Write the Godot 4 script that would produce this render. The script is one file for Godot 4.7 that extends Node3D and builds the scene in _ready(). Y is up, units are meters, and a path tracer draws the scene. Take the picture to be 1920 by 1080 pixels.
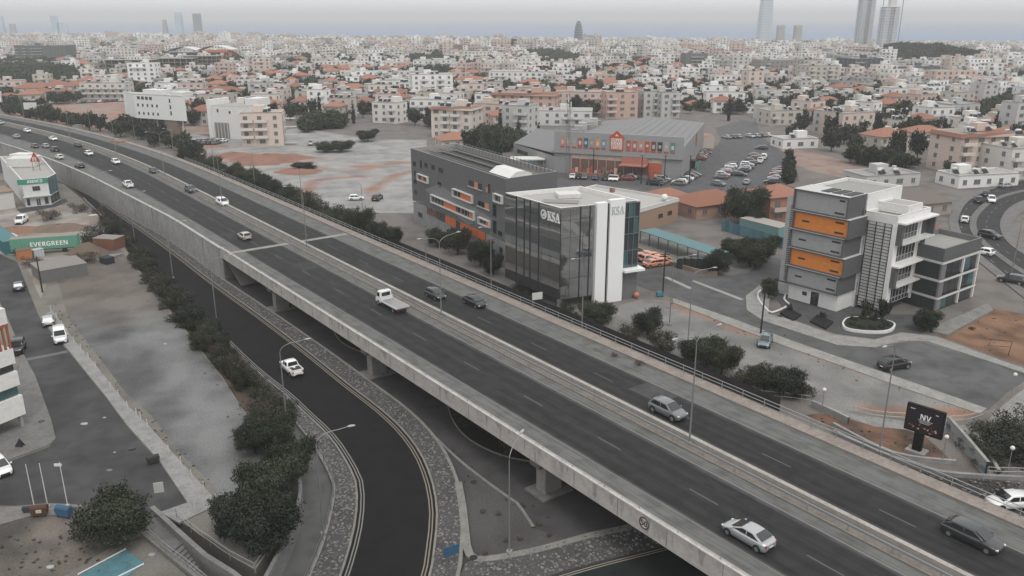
extends Node3D

# ---------------------------------------------------------------- mesh building
class Mesher:
	var v := PackedVector3Array()
	var n := PackedVector3Array()
	var c := PackedColorArray()
	var uv := PackedVector2Array()
	var ix := PackedInt32Array()
	var col := Color(0.5, 0.5, 0.5)
	func tri(a: Vector3, b: Vector3, d: Vector3, want := Vector3.ZERO) -> void:
		var nn := (b - a).cross(d - a)
		if nn.length_squared() < 1e-12: return
		nn = nn.normalized()
		var k := v.size()
		if want != Vector3.ZERO and nn.dot(want) < 0.0:
			nn = -nn
			v.append_array([a, d, b])
		else:
			v.append_array([a, b, d])
		n.append_array([nn, nn, nn]); c.append_array([col, col, col]); uv.append_array([Vector2(), Vector2(), Vector2()])
		ix.append_array([k, k + 2, k + 1])
	func quad(a: Vector3, b: Vector3, d: Vector3, e: Vector3, want := Vector3.ZERO) -> void:
		var nn := (d - a).cross(e - b)
		if nn.length_squared() < 1e-12: return
		nn = nn.normalized()
		var k := v.size()
		var flip := want != Vector3.ZERO and nn.dot(want) < 0.0
		if flip: nn = -nn
		v.append_array([a, b, d, e]); n.append_array([nn, nn, nn, nn]); c.append_array([col, col, col, col])
		uv.append_array([Vector2(0, 0), Vector2(1, 0), Vector2(1, 1), Vector2(0, 1)])
		if flip: ix.append_array([k, k + 1, k + 2, k, k + 2, k + 3])
		else: ix.append_array([k, k + 2, k + 1, k, k + 3, k + 2])
	func box(at: Vector3, size: Vector3, b := Basis(), bottom := true) -> void:
		var h := size * 0.5
		for ax in 3:
			for s in [-1.0, 1.0]:
				if ax == 1 and s < 0 and not bottom: continue
				var d := Vector3.ZERO; d[ax] = s * h[ax]
				var p := Vector3.ZERO; p[(ax + 1) % 3] = h[(ax + 1) % 3]
				var q := Vector3.ZERO; q[(ax + 2) % 3] = h[(ax + 2) % 3]
				quad(at + b * (d - p - q), at + b * (d + p - q), at + b * (d + p + q), at + b * (d - p + q), b * d)
	func cap(poly: PackedVector2Array, y: float, up := true) -> void:
		var t := Geometry2D.triangulate_polygon(poly)
		for i in range(0, t.size(), 3):
			tri(_p(poly[t[i]], y), _p(poly[t[i + 1]], y), _p(poly[t[i + 2]], y), Vector3.UP if up else Vector3.DOWN)
	func _p(a: Vector2, y: float) -> Vector3: return Vector3(a.x, y, a.y)
	func slab(poly: PackedVector2Array, y0: float, y1: float, top := true, bottom := false) -> void:
		var cw := Geometry2D.is_polygon_clockwise(poly)
		for i in poly.size():
			var a := poly[i]; var b := poly[(i + 1) % poly.size()]
			var o := Vector3(b.y - a.y, 0, a.x - b.x) * (1.0 if not cw else -1.0)
			quad(_p(a, y0), _p(b, y0), _p(b, y1), _p(a, y1), o)
		if top: cap(poly, y1)
		if bottom: cap(poly, y0, false)
	# rows of points joined into a smooth sheet; rows may be closed rings
	func grid(rows: Array, closed := false, smooth := true, out_from := Vector3.INF) -> void:
		var w: int = rows[0].size()
		var k := v.size()
		var m := w if closed else w - 1
		var nn := []
		for i in rows.size():
			for j in w:
				var p: Vector3 = rows[i][j]
				var jp: Vector3 = rows[i][(j + 1) % w] if closed else rows[i][mini(j + 1, w - 1)]
				var jm: Vector3 = rows[i][(j + w - 1) % w] if closed else rows[i][maxi(j - 1, 0)]
				var ip: Vector3 = rows[mini(i + 1, rows.size() - 1)][j]
				var im: Vector3 = rows[maxi(i - 1, 0)][j]
				var g := (ip - im).cross(jp - jm).normalized()
				v.append(p); n.append(g); c.append(col); uv.append(Vector2(j, i))
		var a0: Vector3 = rows[0][0]
		var flip := false
		var sum := 0.0
		if out_from != Vector3.INF:
			for i in range(k, v.size()): sum += n[i].dot(v[i] - out_from)
			flip = sum < 0
			if flip:
				for i in range(k, v.size()): n[i] = -n[i]
		for i in rows.size() - 1:
			for j in m:
				var q0 := k + i * w + j; var q1 := k + i * w + (j + 1) % w; var q2 := q1 + w; var q3 := q0 + w
				if flip: ix.append_array([q0, q2, q1, q0, q3, q2])
				else: ix.append_array([q0, q1, q2, q0, q2, q3])
	func tube(pts: Array, r0: float, r1 := -1.0, sides := 6, capped := true) -> void:
		if r1 < 0: r1 = r0
		var rows := []
		var up := Vector3.UP
		for i in pts.size():
			var p: Vector3 = pts[i]
			var d: Vector3 = (pts[mini(i + 1, pts.size() - 1)] - pts[maxi(i - 1, 0)]).normalized()
			var s := d.cross(up if absf(d.dot(up)) < 0.95 else Vector3.RIGHT).normalized()
			var t := d.cross(s)
			var r := lerpf(r0, r1, float(i) / maxf(1.0, pts.size() - 1.0))
			var row := []
			for j in sides:
				var a := -TAU * j / sides
				row.append(p + (s * cos(a) + t * sin(a)) * r)
			rows.append(row)
		grid(rows, true, true)
		var k := v.size() - pts.size() * sides
		# make the normals point outward
		for i in pts.size():
			for j in sides:
				n[k + i * sides + j] = (v[k + i * sides + j] - pts[i]).normalized()
		if capped:
			for e in [0, pts.size() - 1]:
				var d: Vector3 = pts[e] - pts[1 if e == 0 else e - 1]
				for j in range(1, sides - 1): tri(rows[e][0], rows[e][j], rows[e][j + 1], d)
	func disc(at: Vector3, nrm: Vector3, r: float, sides := 16) -> void:
		var s := nrm.cross(Vector3.UP if absf(nrm.y) < 0.9 else Vector3.RIGHT).normalized()
		var t := nrm.cross(s)
		for j in sides:
			var a := TAU * j / sides; var b := TAU * (j + 1) / sides
			tri(at, at + (s * cos(a) + t * sin(a)) * r, at + (s * cos(b) + t * sin(b)) * r, nrm)
	func ball(at: Vector3, r: Vector3, rings := 6, sides := 10) -> void:
		var rows := []
		for i in rings + 1:
			var ph := PI * i / rings
			var row := []
			for j in sides:
				var a := TAU * j / sides
				row.append(at + Vector3(sin(ph) * cos(a) * r.x, cos(ph) * r.y, sin(ph) * sin(a) * r.z))
			rows.append(row)
		var k := v.size()
		grid(rows, true, true, at)
		for i in range(k, v.size()): n[i] = ((v[i] - at) / (r * r)).normalized()
	func mesh(mat: Material = null, into: ArrayMesh = null) -> ArrayMesh:
		var am := into if into else ArrayMesh.new()
		if v.is_empty(): return am
		var arr := []
		arr.resize(Mesh.ARRAY_MAX)
		arr[Mesh.ARRAY_VERTEX] = v; arr[Mesh.ARRAY_NORMAL] = n; arr[Mesh.ARRAY_COLOR] = c; arr[Mesh.ARRAY_TEX_UV] = uv; arr[Mesh.ARRAY_INDEX] = ix
		am.add_surface_from_arrays(Mesh.PRIMITIVE_TRIANGLES, arr)
		if mat: am.surface_set_material(am.get_surface_count() - 1, mat)
		return am

var M := {}
var taken := {}
var R := RandomNumberGenerator.new()

func numbered(called: String) -> String:
	var k: int = taken.get(called, 0)
	taken[called] = k + 1
	return called if k == 0 else "%s_%03d" % [called, k]
func meta(o: Node, label := "", category := "", group := "", kind := "") -> Node:
	if label: o.set_meta("label", label)
	if category: o.set_meta("category", category)
	if group: o.set_meta("group", group)
	if kind: o.set_meta("kind", kind)
	return o
func thing(called: String, label: String, category: String, at := Vector3.ZERO, turn := 0.0, group := "") -> Node3D:
	var o := Node3D.new()
	o.name = numbered(called); add_child(o); o.position = at; o.rotation.y = turn
	meta(o, label, category, group)
	return o
func part(parent: Node3D, called: String, m, mat: Material = null) -> MeshInstance3D:
	var o := MeshInstance3D.new()
	o.mesh = m.mesh(mat) if m is Mesher else m
	if mat and not (m is Mesher): o.material_override = mat
	var k := 0
	var nm := called
	while parent.has_node(nm):
		k += 1; nm = "%s_%03d" % [called, k]
	o.name = nm
	parent.add_child(o)
	return o
func single(called: String, m, mat: Material, label: String, category: String, group := "") -> MeshInstance3D:
	var o := MeshInstance3D.new()
	o.mesh = m.mesh(mat) if m is Mesher else m
	if mat and not (m is Mesher): o.material_override = mat
	o.name = numbered(called); add_child(o)
	meta(o, label, category, group)
	return o
func struct(called: String, m, mat: Material, label := "") -> MeshInstance3D:
	var o := single(called, m, mat, label, "")
	o.set_meta("kind", "structure")
	return o
func dup(src: Node3D, at: Vector3, turn: float, label: String, group := "") -> Node3D:
	var o: Node3D = src.duplicate()
	o.name = numbered(str(src.get_meta("base_name", src.name))); add_child(o)
	o.position = at; o.rotation = Vector3(0, turn, 0)
	o.set_meta("label", label)
	if group: o.set_meta("group", group)
	return o
func stuff(parent: Node3D, called: String, mesh_: Mesh, where: Array, mat: Material = null, tints: Array = []) -> MultiMeshInstance3D:
	var mm := MultiMesh.new()
	mm.transform_format = MultiMesh.TRANSFORM_3D
	if tints.size() > 0: mm.use_colors = true
	mm.mesh = mesh_; mm.instance_count = where.size()
	for i in where.size():
		mm.set_instance_transform(i, where[i])
		if tints.size() > 0: mm.set_instance_color(i, tints[i])
	var o := MultiMeshInstance3D.new()
	o.multimesh = mm
	if mat: o.material_override = mat
	o.name = called if parent != self else numbered(called)
	parent.add_child(o, true)
	o.set_meta("kind", "stuff")
	return o

# ---------------------------------------------------------------- small geometry helpers
func S(r: float, g: float, b: float) -> Color:
	# display colour to base colour; the place is dusty and dull, near-greys are drawn towards grey
	var c := Color(r / 255.0, g / 255.0, b / 255.0)
	var l := c.get_luminance()
	return c.lerp(Color(l, l, l), 0.25 if c.s < 0.22 else 0.14).srgb_to_linear()
static func V(x: float, y: float, z: float) -> Vector3: return Vector3(x, y, z)
static func L(y: float, q: Array) -> Array:   # points at one height
	var o := []
	for i in range(0, q.size(), 2): o.append(Vector3(q[i], y, q[i + 1]))
	return o
func G(x: float, warm := 0.0) -> Color: return S(x + warm, x, x - warm)
func xz(p: Vector3) -> Vector2: return Vector2(p.x, p.z)
func flat(pts: Array) -> PackedVector2Array:
	var o := PackedVector2Array()
	for p in pts: o.append(Vector2(p.x, p.z))
	return o
func mesher(c := Color(0.5, 0.5, 0.5)) -> Mesher:
	var m := Mesher.new(); m.col = c
	return m
# the highway runs straight past the camera and bends away in the distance: a metres across it, s along it (s falls with distance)
func W(a: float, s: float, y := 5.5) -> Vector3:
	var k := a
	if s < -200.0: k -= 0.00064 * (s + 200.0) * (s + 200.0)
	return Vector3(16.04 + 0.6034 * s + 0.7974 * k, y, -55.09 + 0.7974 * s - 0.6034 * k)
func across(p: Vector3) -> float: return (p.x - 16.04) * 0.7974 - (p.z + 55.09) * 0.6034
func along(p: Vector3) -> float: return (p.x - 16.04) * 0.6034 + (p.z + 55.09) * 0.7974
const ROAD_TURN := -0.9230   # turn that lines a car's +x up with the highway towards the camera
func smooth_line(pts: Array, count: int) -> Array:
	var cv := Curve3D.new()
	for i in pts.size():
		var d: Vector3 = (pts[mini(i + 1, pts.size() - 1)] - pts[maxi(i - 1, 0)]) * 0.18
		cv.add_point(pts[i], -d, d)
	var L := cv.get_baked_length()
	var o := []
	for i in count: o.append(cv.sample_baked(L * i / (count - 1.0)))
	return o
func shift_line(pts: Array, d: float, dy := 0.0) -> Array:
	var o := []
	for i in pts.size():
		var t: Vector3 = pts[mini(i + 1, pts.size() - 1)] - pts[maxi(i - 1, 0)]
		var s := Vector3(t.z, 0, -t.x).normalized()
		o.append(pts[i] + s * d + Vector3(0, dy, 0))
	return o
func loft(m: Mesher, a: Array, b: Array, want := Vector3.UP) -> void:
	for i in a.size() - 1: m.quad(a[i], a[i + 1], b[i + 1], b[i], want)
func lifted(pts: Array, y: float) -> Array:
	var o := []
	for p in pts: o.append(Vector3(p.x, y, p.z))
	return o
func inside(p: Vector2, poly: PackedVector2Array) -> bool: return Geometry2D.is_point_in_polygon(p, poly)
func line_gap(p: Vector2, pts: PackedVector2Array) -> float:
	var best := 1e9
	for i in pts.size() - 1:
		best = minf(best, p.distance_to(Geometry2D.get_closest_point_to_segment(p, pts[i], pts[i + 1])))
	return best
# a sheet over a polygon, cut into cells so that the soil can change colour from place to place
func sheet(poly: PackedVector2Array, y: float, cell: float, tint: Callable) -> Mesher:
	var m := Mesher.new()
	var r := Rect2(poly[0], Vector2.ZERO)
	for p in poly: r = r.expand(p)
	var nx := int(ceil(r.size.x / cell)); var nz := int(ceil(r.size.y / cell))
	for i in nx:
		for j in nz:
			var o := r.position + Vector2(i, j) * cell
			var sq := PackedVector2Array([o, o + Vector2(cell, 0), o + Vector2(cell, cell), o + Vector2(0, cell)])
			var ins := 0
			for q in sq: ins += int(Geometry2D.is_point_in_polygon(q, poly))
			var polys := []
			if ins == 4: polys = [sq]
			else: polys = Geometry2D.intersect_polygons(sq, poly)
			for pl in polys:
				var k := m.v.size()
				for q in pl:
					m.v.append(Vector3(q.x, y, q.y)); m.n.append(Vector3.UP); m.c.append(tint.call(q)); m.uv.append(q)
				var t := PackedInt32Array([0, 1, 2, 0, 2, 3]) if ins == 4 else Geometry2D.triangulate_polygon(pl)
				for e in range(0, t.size(), 3):
					var a: Vector2 = pl[t[e]]; var b: Vector2 = pl[t[e + 1]]; var c: Vector2 = pl[t[e + 2]]
					if (b - a).cross(c - a) > 0: m.ix.append_array([k + t[e], k + t[e + 1], k + t[e + 2]])
					else: m.ix.append_array([k + t[e], k + t[e + 2], k + t[e + 1]])
	return m
func text(parent: Node3D, called: String, words: String, height: float, deep: float, mat: Material, at: Vector3, face: Vector3, up := Vector3.UP, wide := 0.0, fontname := "Droid Sans") -> MeshInstance3D:
	var t := TextMesh.new()
	var f := SystemFont.new(); f.font_names = [fontname]; f.font_weight = 700
	t.font = f; t.text = words; t.font_size = 64; t.pixel_size = height / 46.0; t.depth = deep; t.curve_step = 2.0
	var o := part(parent, called, t, mat)
	var z := face.normalized(); var x := up.cross(z).normalized(); var y := z.cross(x)
	var sx := 1.0
	if wide > 0.0:
		var w := t.get_aabb().size.x
		if w > 0.01: sx = wide / w
	o.transform = Transform3D(Basis(x * sx, y, z), at)
	return o

# ---------------------------------------------------------------- materials
func noise_tex(freq: float, octaves: int, lo: float, hi: float, seed_: int, size := 512, kind := FastNoiseLite.TYPE_SIMPLEX_SMOOTH) -> NoiseTexture2D:
	var f := FastNoiseLite.new()
	f.noise_type = kind; f.frequency = freq; f.fractal_octaves = octaves; f.seed = seed_
	var t := NoiseTexture2D.new()
	t.noise = f; t.width = size; t.height = size; t.seamless = true
	var g := Gradient.new()
	g.set_color(0, Color(lo, lo, lo)); g.set_color(1, Color(hi, hi, hi))
	t.color_ramp = g
	return t
func bumps(freq: float, seed_: int, strength: float) -> NoiseTexture2D:
	var f := FastNoiseLite.new()
	f.frequency = freq; f.fractal_octaves = 4; f.seed = seed_
	var t := NoiseTexture2D.new()
	t.noise = f; t.width = 512; t.height = 512; t.seamless = true; t.as_normal_map = true; t.bump_strength = strength
	return t
func material(tex: Texture2D, metres: float, rough: float, detail: Texture2D = null) -> StandardMaterial3D:
	var m := StandardMaterial3D.new()
	m.vertex_color_use_as_albedo = true
	m.roughness = rough
	m.metallic_specular = 0.3
	if tex:
		m.albedo_texture = tex
		m.uv1_triplanar = true; m.uv1_world_triplanar = true
		m.uv1_scale = Vector3.ONE / metres
	if detail:
		m.detail_enabled = true; m.detail_blend_mode = BaseMaterial3D.BLEND_MODE_MUL
		m.detail_albedo = detail; m.detail_uv_layer = BaseMaterial3D.DETAIL_UV_2
		m.uv2_triplanar = true; m.uv2_world_triplanar = true; m.uv2_scale = Vector3.ONE / (metres * 6.7)
	return m
func solid(c: Color, rough := 0.6, metal := 0.0, spec := 0.5) -> StandardMaterial3D:
	var m := StandardMaterial3D.new()
	m.albedo_color = c.linear_to_srgb(); m.roughness = rough; m.metallic = metal; m.metallic_specular = spec
	return m
func paint(c: Color) -> StandardMaterial3D:
	var m := solid(c, 0.35, 0.0, 0.5)
	m.clearcoat_enabled = true; m.clearcoat = 0.7; m.clearcoat_roughness = 0.08
	return m
func make_materials() -> void:
	var grain := noise_tex(0.09, 5, 0.84, 1.08, 3)
	var blotch := noise_tex(0.012, 5, 0.86, 1.1, 5)
	var stain := noise_tex(0.02, 5, 0.88, 1.07, 9)
	M.asphalt = material(grain, 3.0, 0.92, blotch)
	var stone := Mesher.new(); stone.col = Color(1, 1, 1)
	stone.ball(Vector3.ZERO, Vector3(0.5, 0.5, 0.5), 3, 6)
	M.stone = material(null, 1.0, 0.9)
	M.stone_mesh = stone.mesh(M.stone)
	M.road = material(noise_tex(0.02, 5, 0.84, 1.12, 41), 2.5, 0.8, noise_tex(0.012, 5, 0.84, 1.1, 43))
	M.road.uv1_triplanar = false; M.road.uv1_scale = Vector3(0.22, 0.011, 1)   # worn streaks drawn out along the lanes
	M.road_wear = material(noise_tex(0.06, 4, 0.8, 1.2, 45), 2.0, 0.7)
	M.soil = material(noise_tex(0.05, 5, 0.86, 1.09, 12), 9.0, 0.97, noise_tex(0.015, 5, 0.84, 1.1, 15))
	M.soil.normal_enabled = true; M.soil.normal_texture = bumps(0.06, 4, 6.0); M.soil.normal_scale = 0.08
	M.concrete = material(stain, 5.0, 0.88, noise_tex(0.03, 4, 0.88, 1.06, 18))
	M.wall = material(noise_tex(0.02, 4, 0.93, 1.03, 21), 8.0, 0.85)
	M.roof = material(noise_tex(0.06, 4, 0.7, 1.15, 24), 4.0, 0.9)
	M.plain = material(null, 1.0, 0.7)
	M.metal = material(null, 1.0, 0.45); M.metal.metallic = 0.5
	M.leaf = material(null, 1.0, 0.75)
	M.leaf.backlight_enabled = true; M.leaf.backlight = Color(0.25, 0.25, 0.22)
	M.leaves = []
	for c in [Color(0.98, 0.97, 1.0), Color(0.86, 0.87, 0.88), Color(1.0, 0.97, 0.98), Color(0.8, 0.81, 0.86), Color(1.0, 0.95, 0.95)]:
		var lf: StandardMaterial3D = M.leaf.duplicate(); lf.albedo_color = c; M.leaves.append(lf)
	M.bark = material(noise_tex(0.08, 4, 0.6, 1.2, 27), 0.8, 0.95)
	M.pane = solid(Color(0.025, 0.03, 0.034), 0.12, 0.0, 0.8)
	M.townpane = solid(Color(0.13, 0.135, 0.14), 0.2, 0.0, 0.6)
	M.mirror = solid(Color(0.42, 0.425, 0.435), 0.03, 0.9, 0.8)
	M.water = solid(Color(0.05, 0.13, 0.26), 0.35, 0.0, 0.5)
	M.water.normal_enabled = true; M.water.normal_texture = bumps(0.05, 6, 5.0); M.water.uv1_triplanar = true; M.water.uv1_world_triplanar = true; M.water.uv1_scale = Vector3.ONE / 60.0
	M.tyre = solid(Color(0.015, 0.015, 0.016), 0.85)
	M.rim = solid(Color(0.35, 0.35, 0.36), 0.35, 0.7)
	M.carglass = solid(Color(0.012, 0.014, 0.017), 0.05, 0.0, 0.8)
	M.lens = solid(Color(0.75, 0.75, 0.72), 0.15, 0.2)
	M.tail = solid(Color(0.28, 0.02, 0.015), 0.2)
	M.tealglass = solid(Color(0.05, 0.11, 0.12), 0.1, 0.0, 0.8)
	M.towerglass = material(null, 1.0, 0.4)
	M.greyletter = solid(Color(0.42, 0.43, 0.45), 0.5)
	M.dark = solid(Color(0.02, 0.02, 0.021), 0.6)
	M.white = solid(Color(0.78, 0.78, 0.77), 0.5)
	M.line = material(noise_tex(0.2, 4, 0.55, 1.15, 33), 1.5, 0.8)


# ---------------------------------------------------------------- the order of the scene
func _ready() -> void:
	R.seed = 20231
	var cam := Camera3D.new()
	cam.name = "camera"; cam.position = Vector3(0, 47.5, 0); cam.rotation_degrees = Vector3(-18.113, 0, 0)
	cam.fov = 38.41; cam.far = 60000.0; cam.near = 0.5
	add_child(cam); cam.current = true
	var we := WorldEnvironment.new(); we.name = "world_environment"
	var env := Environment.new()
	env.background_mode = Environment.BG_SKY
	var sm := ProceduralSkyMaterial.new()
	sm.sky_top_color = Color(0.90, 0.905, 0.91); sm.sky_horizon_color = Color(0.83, 0.838, 0.845); sm.sky_curve = 0.22
	sm.ground_bottom_color = Color(0.35, 0.35, 0.35); sm.ground_horizon_color = Color(0.76, 0.775, 0.79)
	sm.sky_energy_multiplier = 1.0
	var clouds := FastNoiseLite.new(); clouds.seed = 8; clouds.frequency = 0.006; clouds.fractal_octaves = 4
	var sky := Sky.new(); sky.sky_material = sm
	env.sky = sky
	env.tonemap_mode = Environment.TONE_MAPPER_LINEAR
	env.tonemap_exposure = 1.4
	env.fog_enabled = true; env.fog_density = 0.00024; env.fog_light_color = Color(0.95, 0.955, 0.96)
	env.sdfgi_enabled = true; env.ssao_enabled = true; env.ssil_enabled = true
	we.environment = env
	add_child(we)
	var sun := DirectionalLight3D.new()
	sun.name = "sun"; sun.light_energy = 0.4; sun.light_angular_distance = 25.0; sun.light_color = Color(1.0, 0.99, 0.975)
	sun.shadow_enabled = true; sun.rotation_degrees = Vector3(-58, 25, 0)
	add_child(sun)
	make_materials()
	make_plant_meshes()
	make_vehicle_models()
	build_ground()
	build_highway()
	build_slip_road()
	build_left_side()
	build_right_side()
	build_glass_office()
	build_grey_office()
	build_orange_office()
	build_supermarket()
	build_middle_town()
	build_town()
	build_skyline()
	build_planting()
	build_lamps()
	build_traffic()
	build_small_things()

# ---------------------------------------------------------------- ground
func build_ground() -> void:
	var m := mesher(S(118, 112, 106))
	# the town's plain right of the highway, up to the shore
	var right := PackedVector2Array()
	for p in L(2.5,[74.63,-64.31, 54.3,-73.83, 48.71,-74.54, 44.2,-75.38, 41.39,-77.75]): right.append(xz(p))
	for s in [-30, -60, -119, -200, -240, -280, -320, -360, -400, -440, -480, -520, -560]: right.append(xz(W(27.5, s)))
	for p in [Vector2(-900, -900), Vector2(-3200, -900), Vector2(-3200, -2500), Vector2(-1360, -2150), Vector2(-700, -2050), Vector2(-200, -1790), Vector2(200, -1650), Vector2(700, -1430), Vector2(1000, -1290), Vector2(2600, -900), Vector2(2600, 60), Vector2(160, 60)]: right.append(p)
	m.slab(right, -0.6, 2.5)
	struct("town_ground", m, M.soil)
	# the lower ground round the slip road and under the bridge
	var low := mesher(S(74, 73, 71))
	var lp := PackedVector2Array()
	for q in [W(-70, 90), W(120, 90), W(120, -20), W(33.8, -20), W(33.8, -119), W(1, -121), W(1, -200), W(-3, -260), W(-10, -320), W(-60, -320), W(-60, -100)]: lp.append(xz(q))
	low.cap(lp, -0.012)
	struct("lower_ground", low, M.asphalt)
	# the raised land left of the slip road, with its yards and streets
	var land := mesher(S(120, 114, 107))
	var pp := PackedVector2Array()
	for q in LAND_EDGE: pp.append(xz(q))
	for q in L(2,[-31.5,-62.95, -27.73,-59.61, -23.35,-55.64]): pp.append(xz(q))
	for q in [Vector2(-30, 20), Vector2(-140, 20), Vector2(-900, -100), Vector2(-900, -900), Vector2(-420, -560), Vector2(-300, -470)]: pp.append(q)
	for s in [-320, -280]: pp.append(xz(W(-22 if s == -280 else -16, s)))
	land.slab(pp, -0.1, 2.0)
	struct("raised_land", land, M.soil)
	var sea := mesher(Color(1, 1, 1))
	sea.quad(Vector3(-16000, 0, -900), Vector3(16000, 0, -900), Vector3(16000, 0, -17000), Vector3(-16000, 0, -17000), Vector3.UP)
	struct("sea", sea, M.water, "pale blue sea beyond the town, fading into haze at the horizon")

var LAND_EDGE: Array = L(2,[-128.9,-235.3, -109.0,-208.8, -91.5,-182.8, -84.26,-172.3, -70.35,-149.5, -53.57,-123.8, -38.44,-100.8, -32.09,-90.19, -27.68,-82.83, -23.66,-75.9, -20.97,-69.15, -22.25,-60.4, -24.62,-62.34, -28.11,-65.27, -31.51,-67.73, -34.23,-69.7, -34.47,-69.15, -34.03,-65.19])
var FENCE: Array = L(0,[-112.6,-214.0, -96.16,-190.8, -84.46,-174.4, -72.84,-157.9, -61.22,-141.2, -48.95,-123.3, -36.81,-105.7, -28.12,-93.13])

# ---------------------------------------------------------------- the highway on its bridge
func road_tint(a: float) -> Color:
	# worn lanes are darker than the shoulders: tyres polish and stain them
	var k := G(104, 1)
	var lanes := 0.0
	for e in [[4.35, 12.0], [16.3, 22.6]]: lanes = maxf(lanes, clampf(minf(a - e[0], e[1] - a) / 0.6 + 0.35, 0.0, 1.0))
	var track := 0.0
	for c in [5.3, 7.1, 9.2, 11.0, 17.0, 18.5, 19.9, 21.5]: track = maxf(track, 1.0 - absf(a - c) / 0.8)
	return k.lerp(G(53).lerp(G(44), track), lanes)
func build_highway() -> void:
	var hw := thing("highway", "grey dual carriageway crossing the picture on a concrete bridge", "", Vector3.ZERO)
	hw.set_meta("kind", "structure")
	var m := mesher()
	var ss := []
	var s := 70.0
	while s > -600.0:
		ss.append(s); s -= 5.0 if s < -150.0 else 8.0
	# carriageway, one mesh of narrow strips
	for pair in [[1.45, 13.5], [15.75, 26.1]]:
		var cols := []
		var a: float = pair[0]
		while a < pair[1] - 0.01:
			cols.append(a); a += 0.55
		cols.append(pair[1])
		for i in ss.size():
			for q in cols:
				var k: float = left_widen(ss[i]) * clampf((6.0 - q) / 5.0, 0.0, 1.0)
				m.v.append(W(q - k, ss[i])); m.n.append(Vector3.UP); m.uv.append(Vector2(q, ss[i])); m.c.append(road_tint(q))
		var base := m.v.size() - ss.size() * cols.size()
		var w: int = cols.size()
		for i in ss.size() - 1:
			for j in w - 1:
				var q0: int = base + i * w + j
				m.ix.append_array([q0, q0 + w + 1, q0 + 1, q0, q0 + w, q0 + w + 1])
	part(hw, "carriageway", m, M.road)
	# body of the bridge and the embankment
	var b := mesher(S(126, 123, 119))
	for i in ss.size() - 1:
		var s0: float = ss[i]; var s1: float = ss[i + 1]
		var y0 := 4.25
		b.quad(W(1.05, s0, y0), W(1.05, s1, y0), W(26.9, s1, y0), W(26.9, s0, y0), Vector3.DOWN)
		b.quad(W(26.9, s0, y0), W(26.9, s1, y0), W(26.9, s1), W(26.9, s0), W(1, 0) - W(0, 0))
	for g in 6:   # girders under the slab
		var a := 2.5 + g * 4.6
		b.quad(W(a, 70, 4.25), W(a, -119, 4.25), W(a, -119, 3.75), W(a, 70, 3.75)); b.quad(W(a + 0.6, 70, 4.25), W(a + 0.6, -119, 4.25), W(a + 0.6, -119, 3.75), W(a + 0.6, 70, 3.75)); b.quad(W(a, 70, 3.75), W(a, -119, 3.75), W(a + 0.6, -119, 3.75), W(a + 0.6, 70, 3.75), Vector3.DOWN)
	part(hw, "bridge_slab", b, M.concrete)
	# painted lines
	var line := mesher(S(206, 204, 198))
	for a in [4.25, 12.0, 16.2, 22.55]:
		var lm := mesher(S(140, 138, 134) if a > 5 else S(128, 126, 122))
		for i in ss.size() - 1:
			var k0: float = left_widen(ss[i]) if a < 5 else 0.0; var k1: float = left_widen(ss[i + 1]) if a < 5 else 0.0
			lm.quad(W(a - k0, ss[i], 5.504), W(a - k1, ss[i + 1], 5.504), W(a + 0.17 - k1, ss[i + 1], 5.504), W(a + 0.17 - k0, ss[i], 5.504), Vector3.UP)
		part(hw, "edge_line", lm, M.line)
	for a in [8.1, 19.05]:
		var d := 44.0
		while d > -420.0:
			var lm := mesher(S(108, 107, 105))
			lm.quad(W(a, d, 5.504), W(a, d - 3.4, 5.504), W(a + 0.14, d - 3.4, 5.504), W(a + 0.14, d, 5.504), Vector3.UP)
			part(hw, "lane_dash", lm, M.line)
			d -= 12.6
	# oil stains, tar seams and mended patches
	for q in [[6.4, -20.0, 0.8, 3.5], [10.4, -52.0, 0.6, 4.5], [9.4, -88.0, 1.0, 2.6], [17.8, -30.0, 0.7, 4.0], [20.6, -66.0, 0.9, 3.2], [6.2, -130.0, 1.2, 5.0], [21.0, -12.0, 0.5, 2.2], [17.4, -100.0, 0.8, 3.0], [10.6, -8.0, 0.7, 3.0], [24.4, -40.0, 0.6, 1.6], [2.9, -60.0, 0.5, 1.8]]:
		var sm := mesher(S(48, 48, 48) if q[0] < 23 and q[0] > 4 else S(84, 83, 82)); var c := W(q[0], q[1], 5.5035)
		for i in 14:
			var a0 := TAU * i / 14.0; var a1 := TAU * (i + 1) / 14.0
			var f0 := 0.75 + 0.35 * sin(i * 2.3 + q[1]); var f1 := 0.75 + 0.35 * sin(((i + 1) % 14) * 2.3 + q[1])
			var p0 := W(q[0] + cos(a0) * q[2] * f0, q[1] + sin(a0) * q[3] * f0, 5.5035); var p1 := W(q[0] + cos(a1) * q[2] * f1, q[1] + sin(a1) * q[3] * f1, 5.5035)
			sm.tri(c, p0, p1, Vector3.UP)
		part(hw, "stain", sm, M.road_wear)
	for q in [[4.6, -38.0, 8.0, -45.5, 54], [16.6, -82.0, 19.0, -95.0, 62], [19.2, -24.0, 22.3, -29.0, 78], [8.4, -98.0, 11.8, -103.0, 64]]:
		var pm := mesher(G(q[4])); pm.quad(W(q[0], q[1], 5.503), W(q[2], q[1], 5.503), W(q[2], q[3], 5.503), W(q[0], q[3], 5.503), Vector3.UP); part(hw, "mended_patch", pm, M.asphalt)
	# expansion joint across both carriageways
	for pair in [[1.45, 13.5], [15.75, 26.1]]:
		var j := mesher(S(150, 146, 140))
		j.quad(W(pair[0], -116.2, 5.505), W(pair[0], -117.6, 5.505), W(pair[1], -117.6, 5.505), W(pair[1], -116.2, 5.505), Vector3.UP)
		part(hw, "expansion_joint", j, M.concrete)
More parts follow.
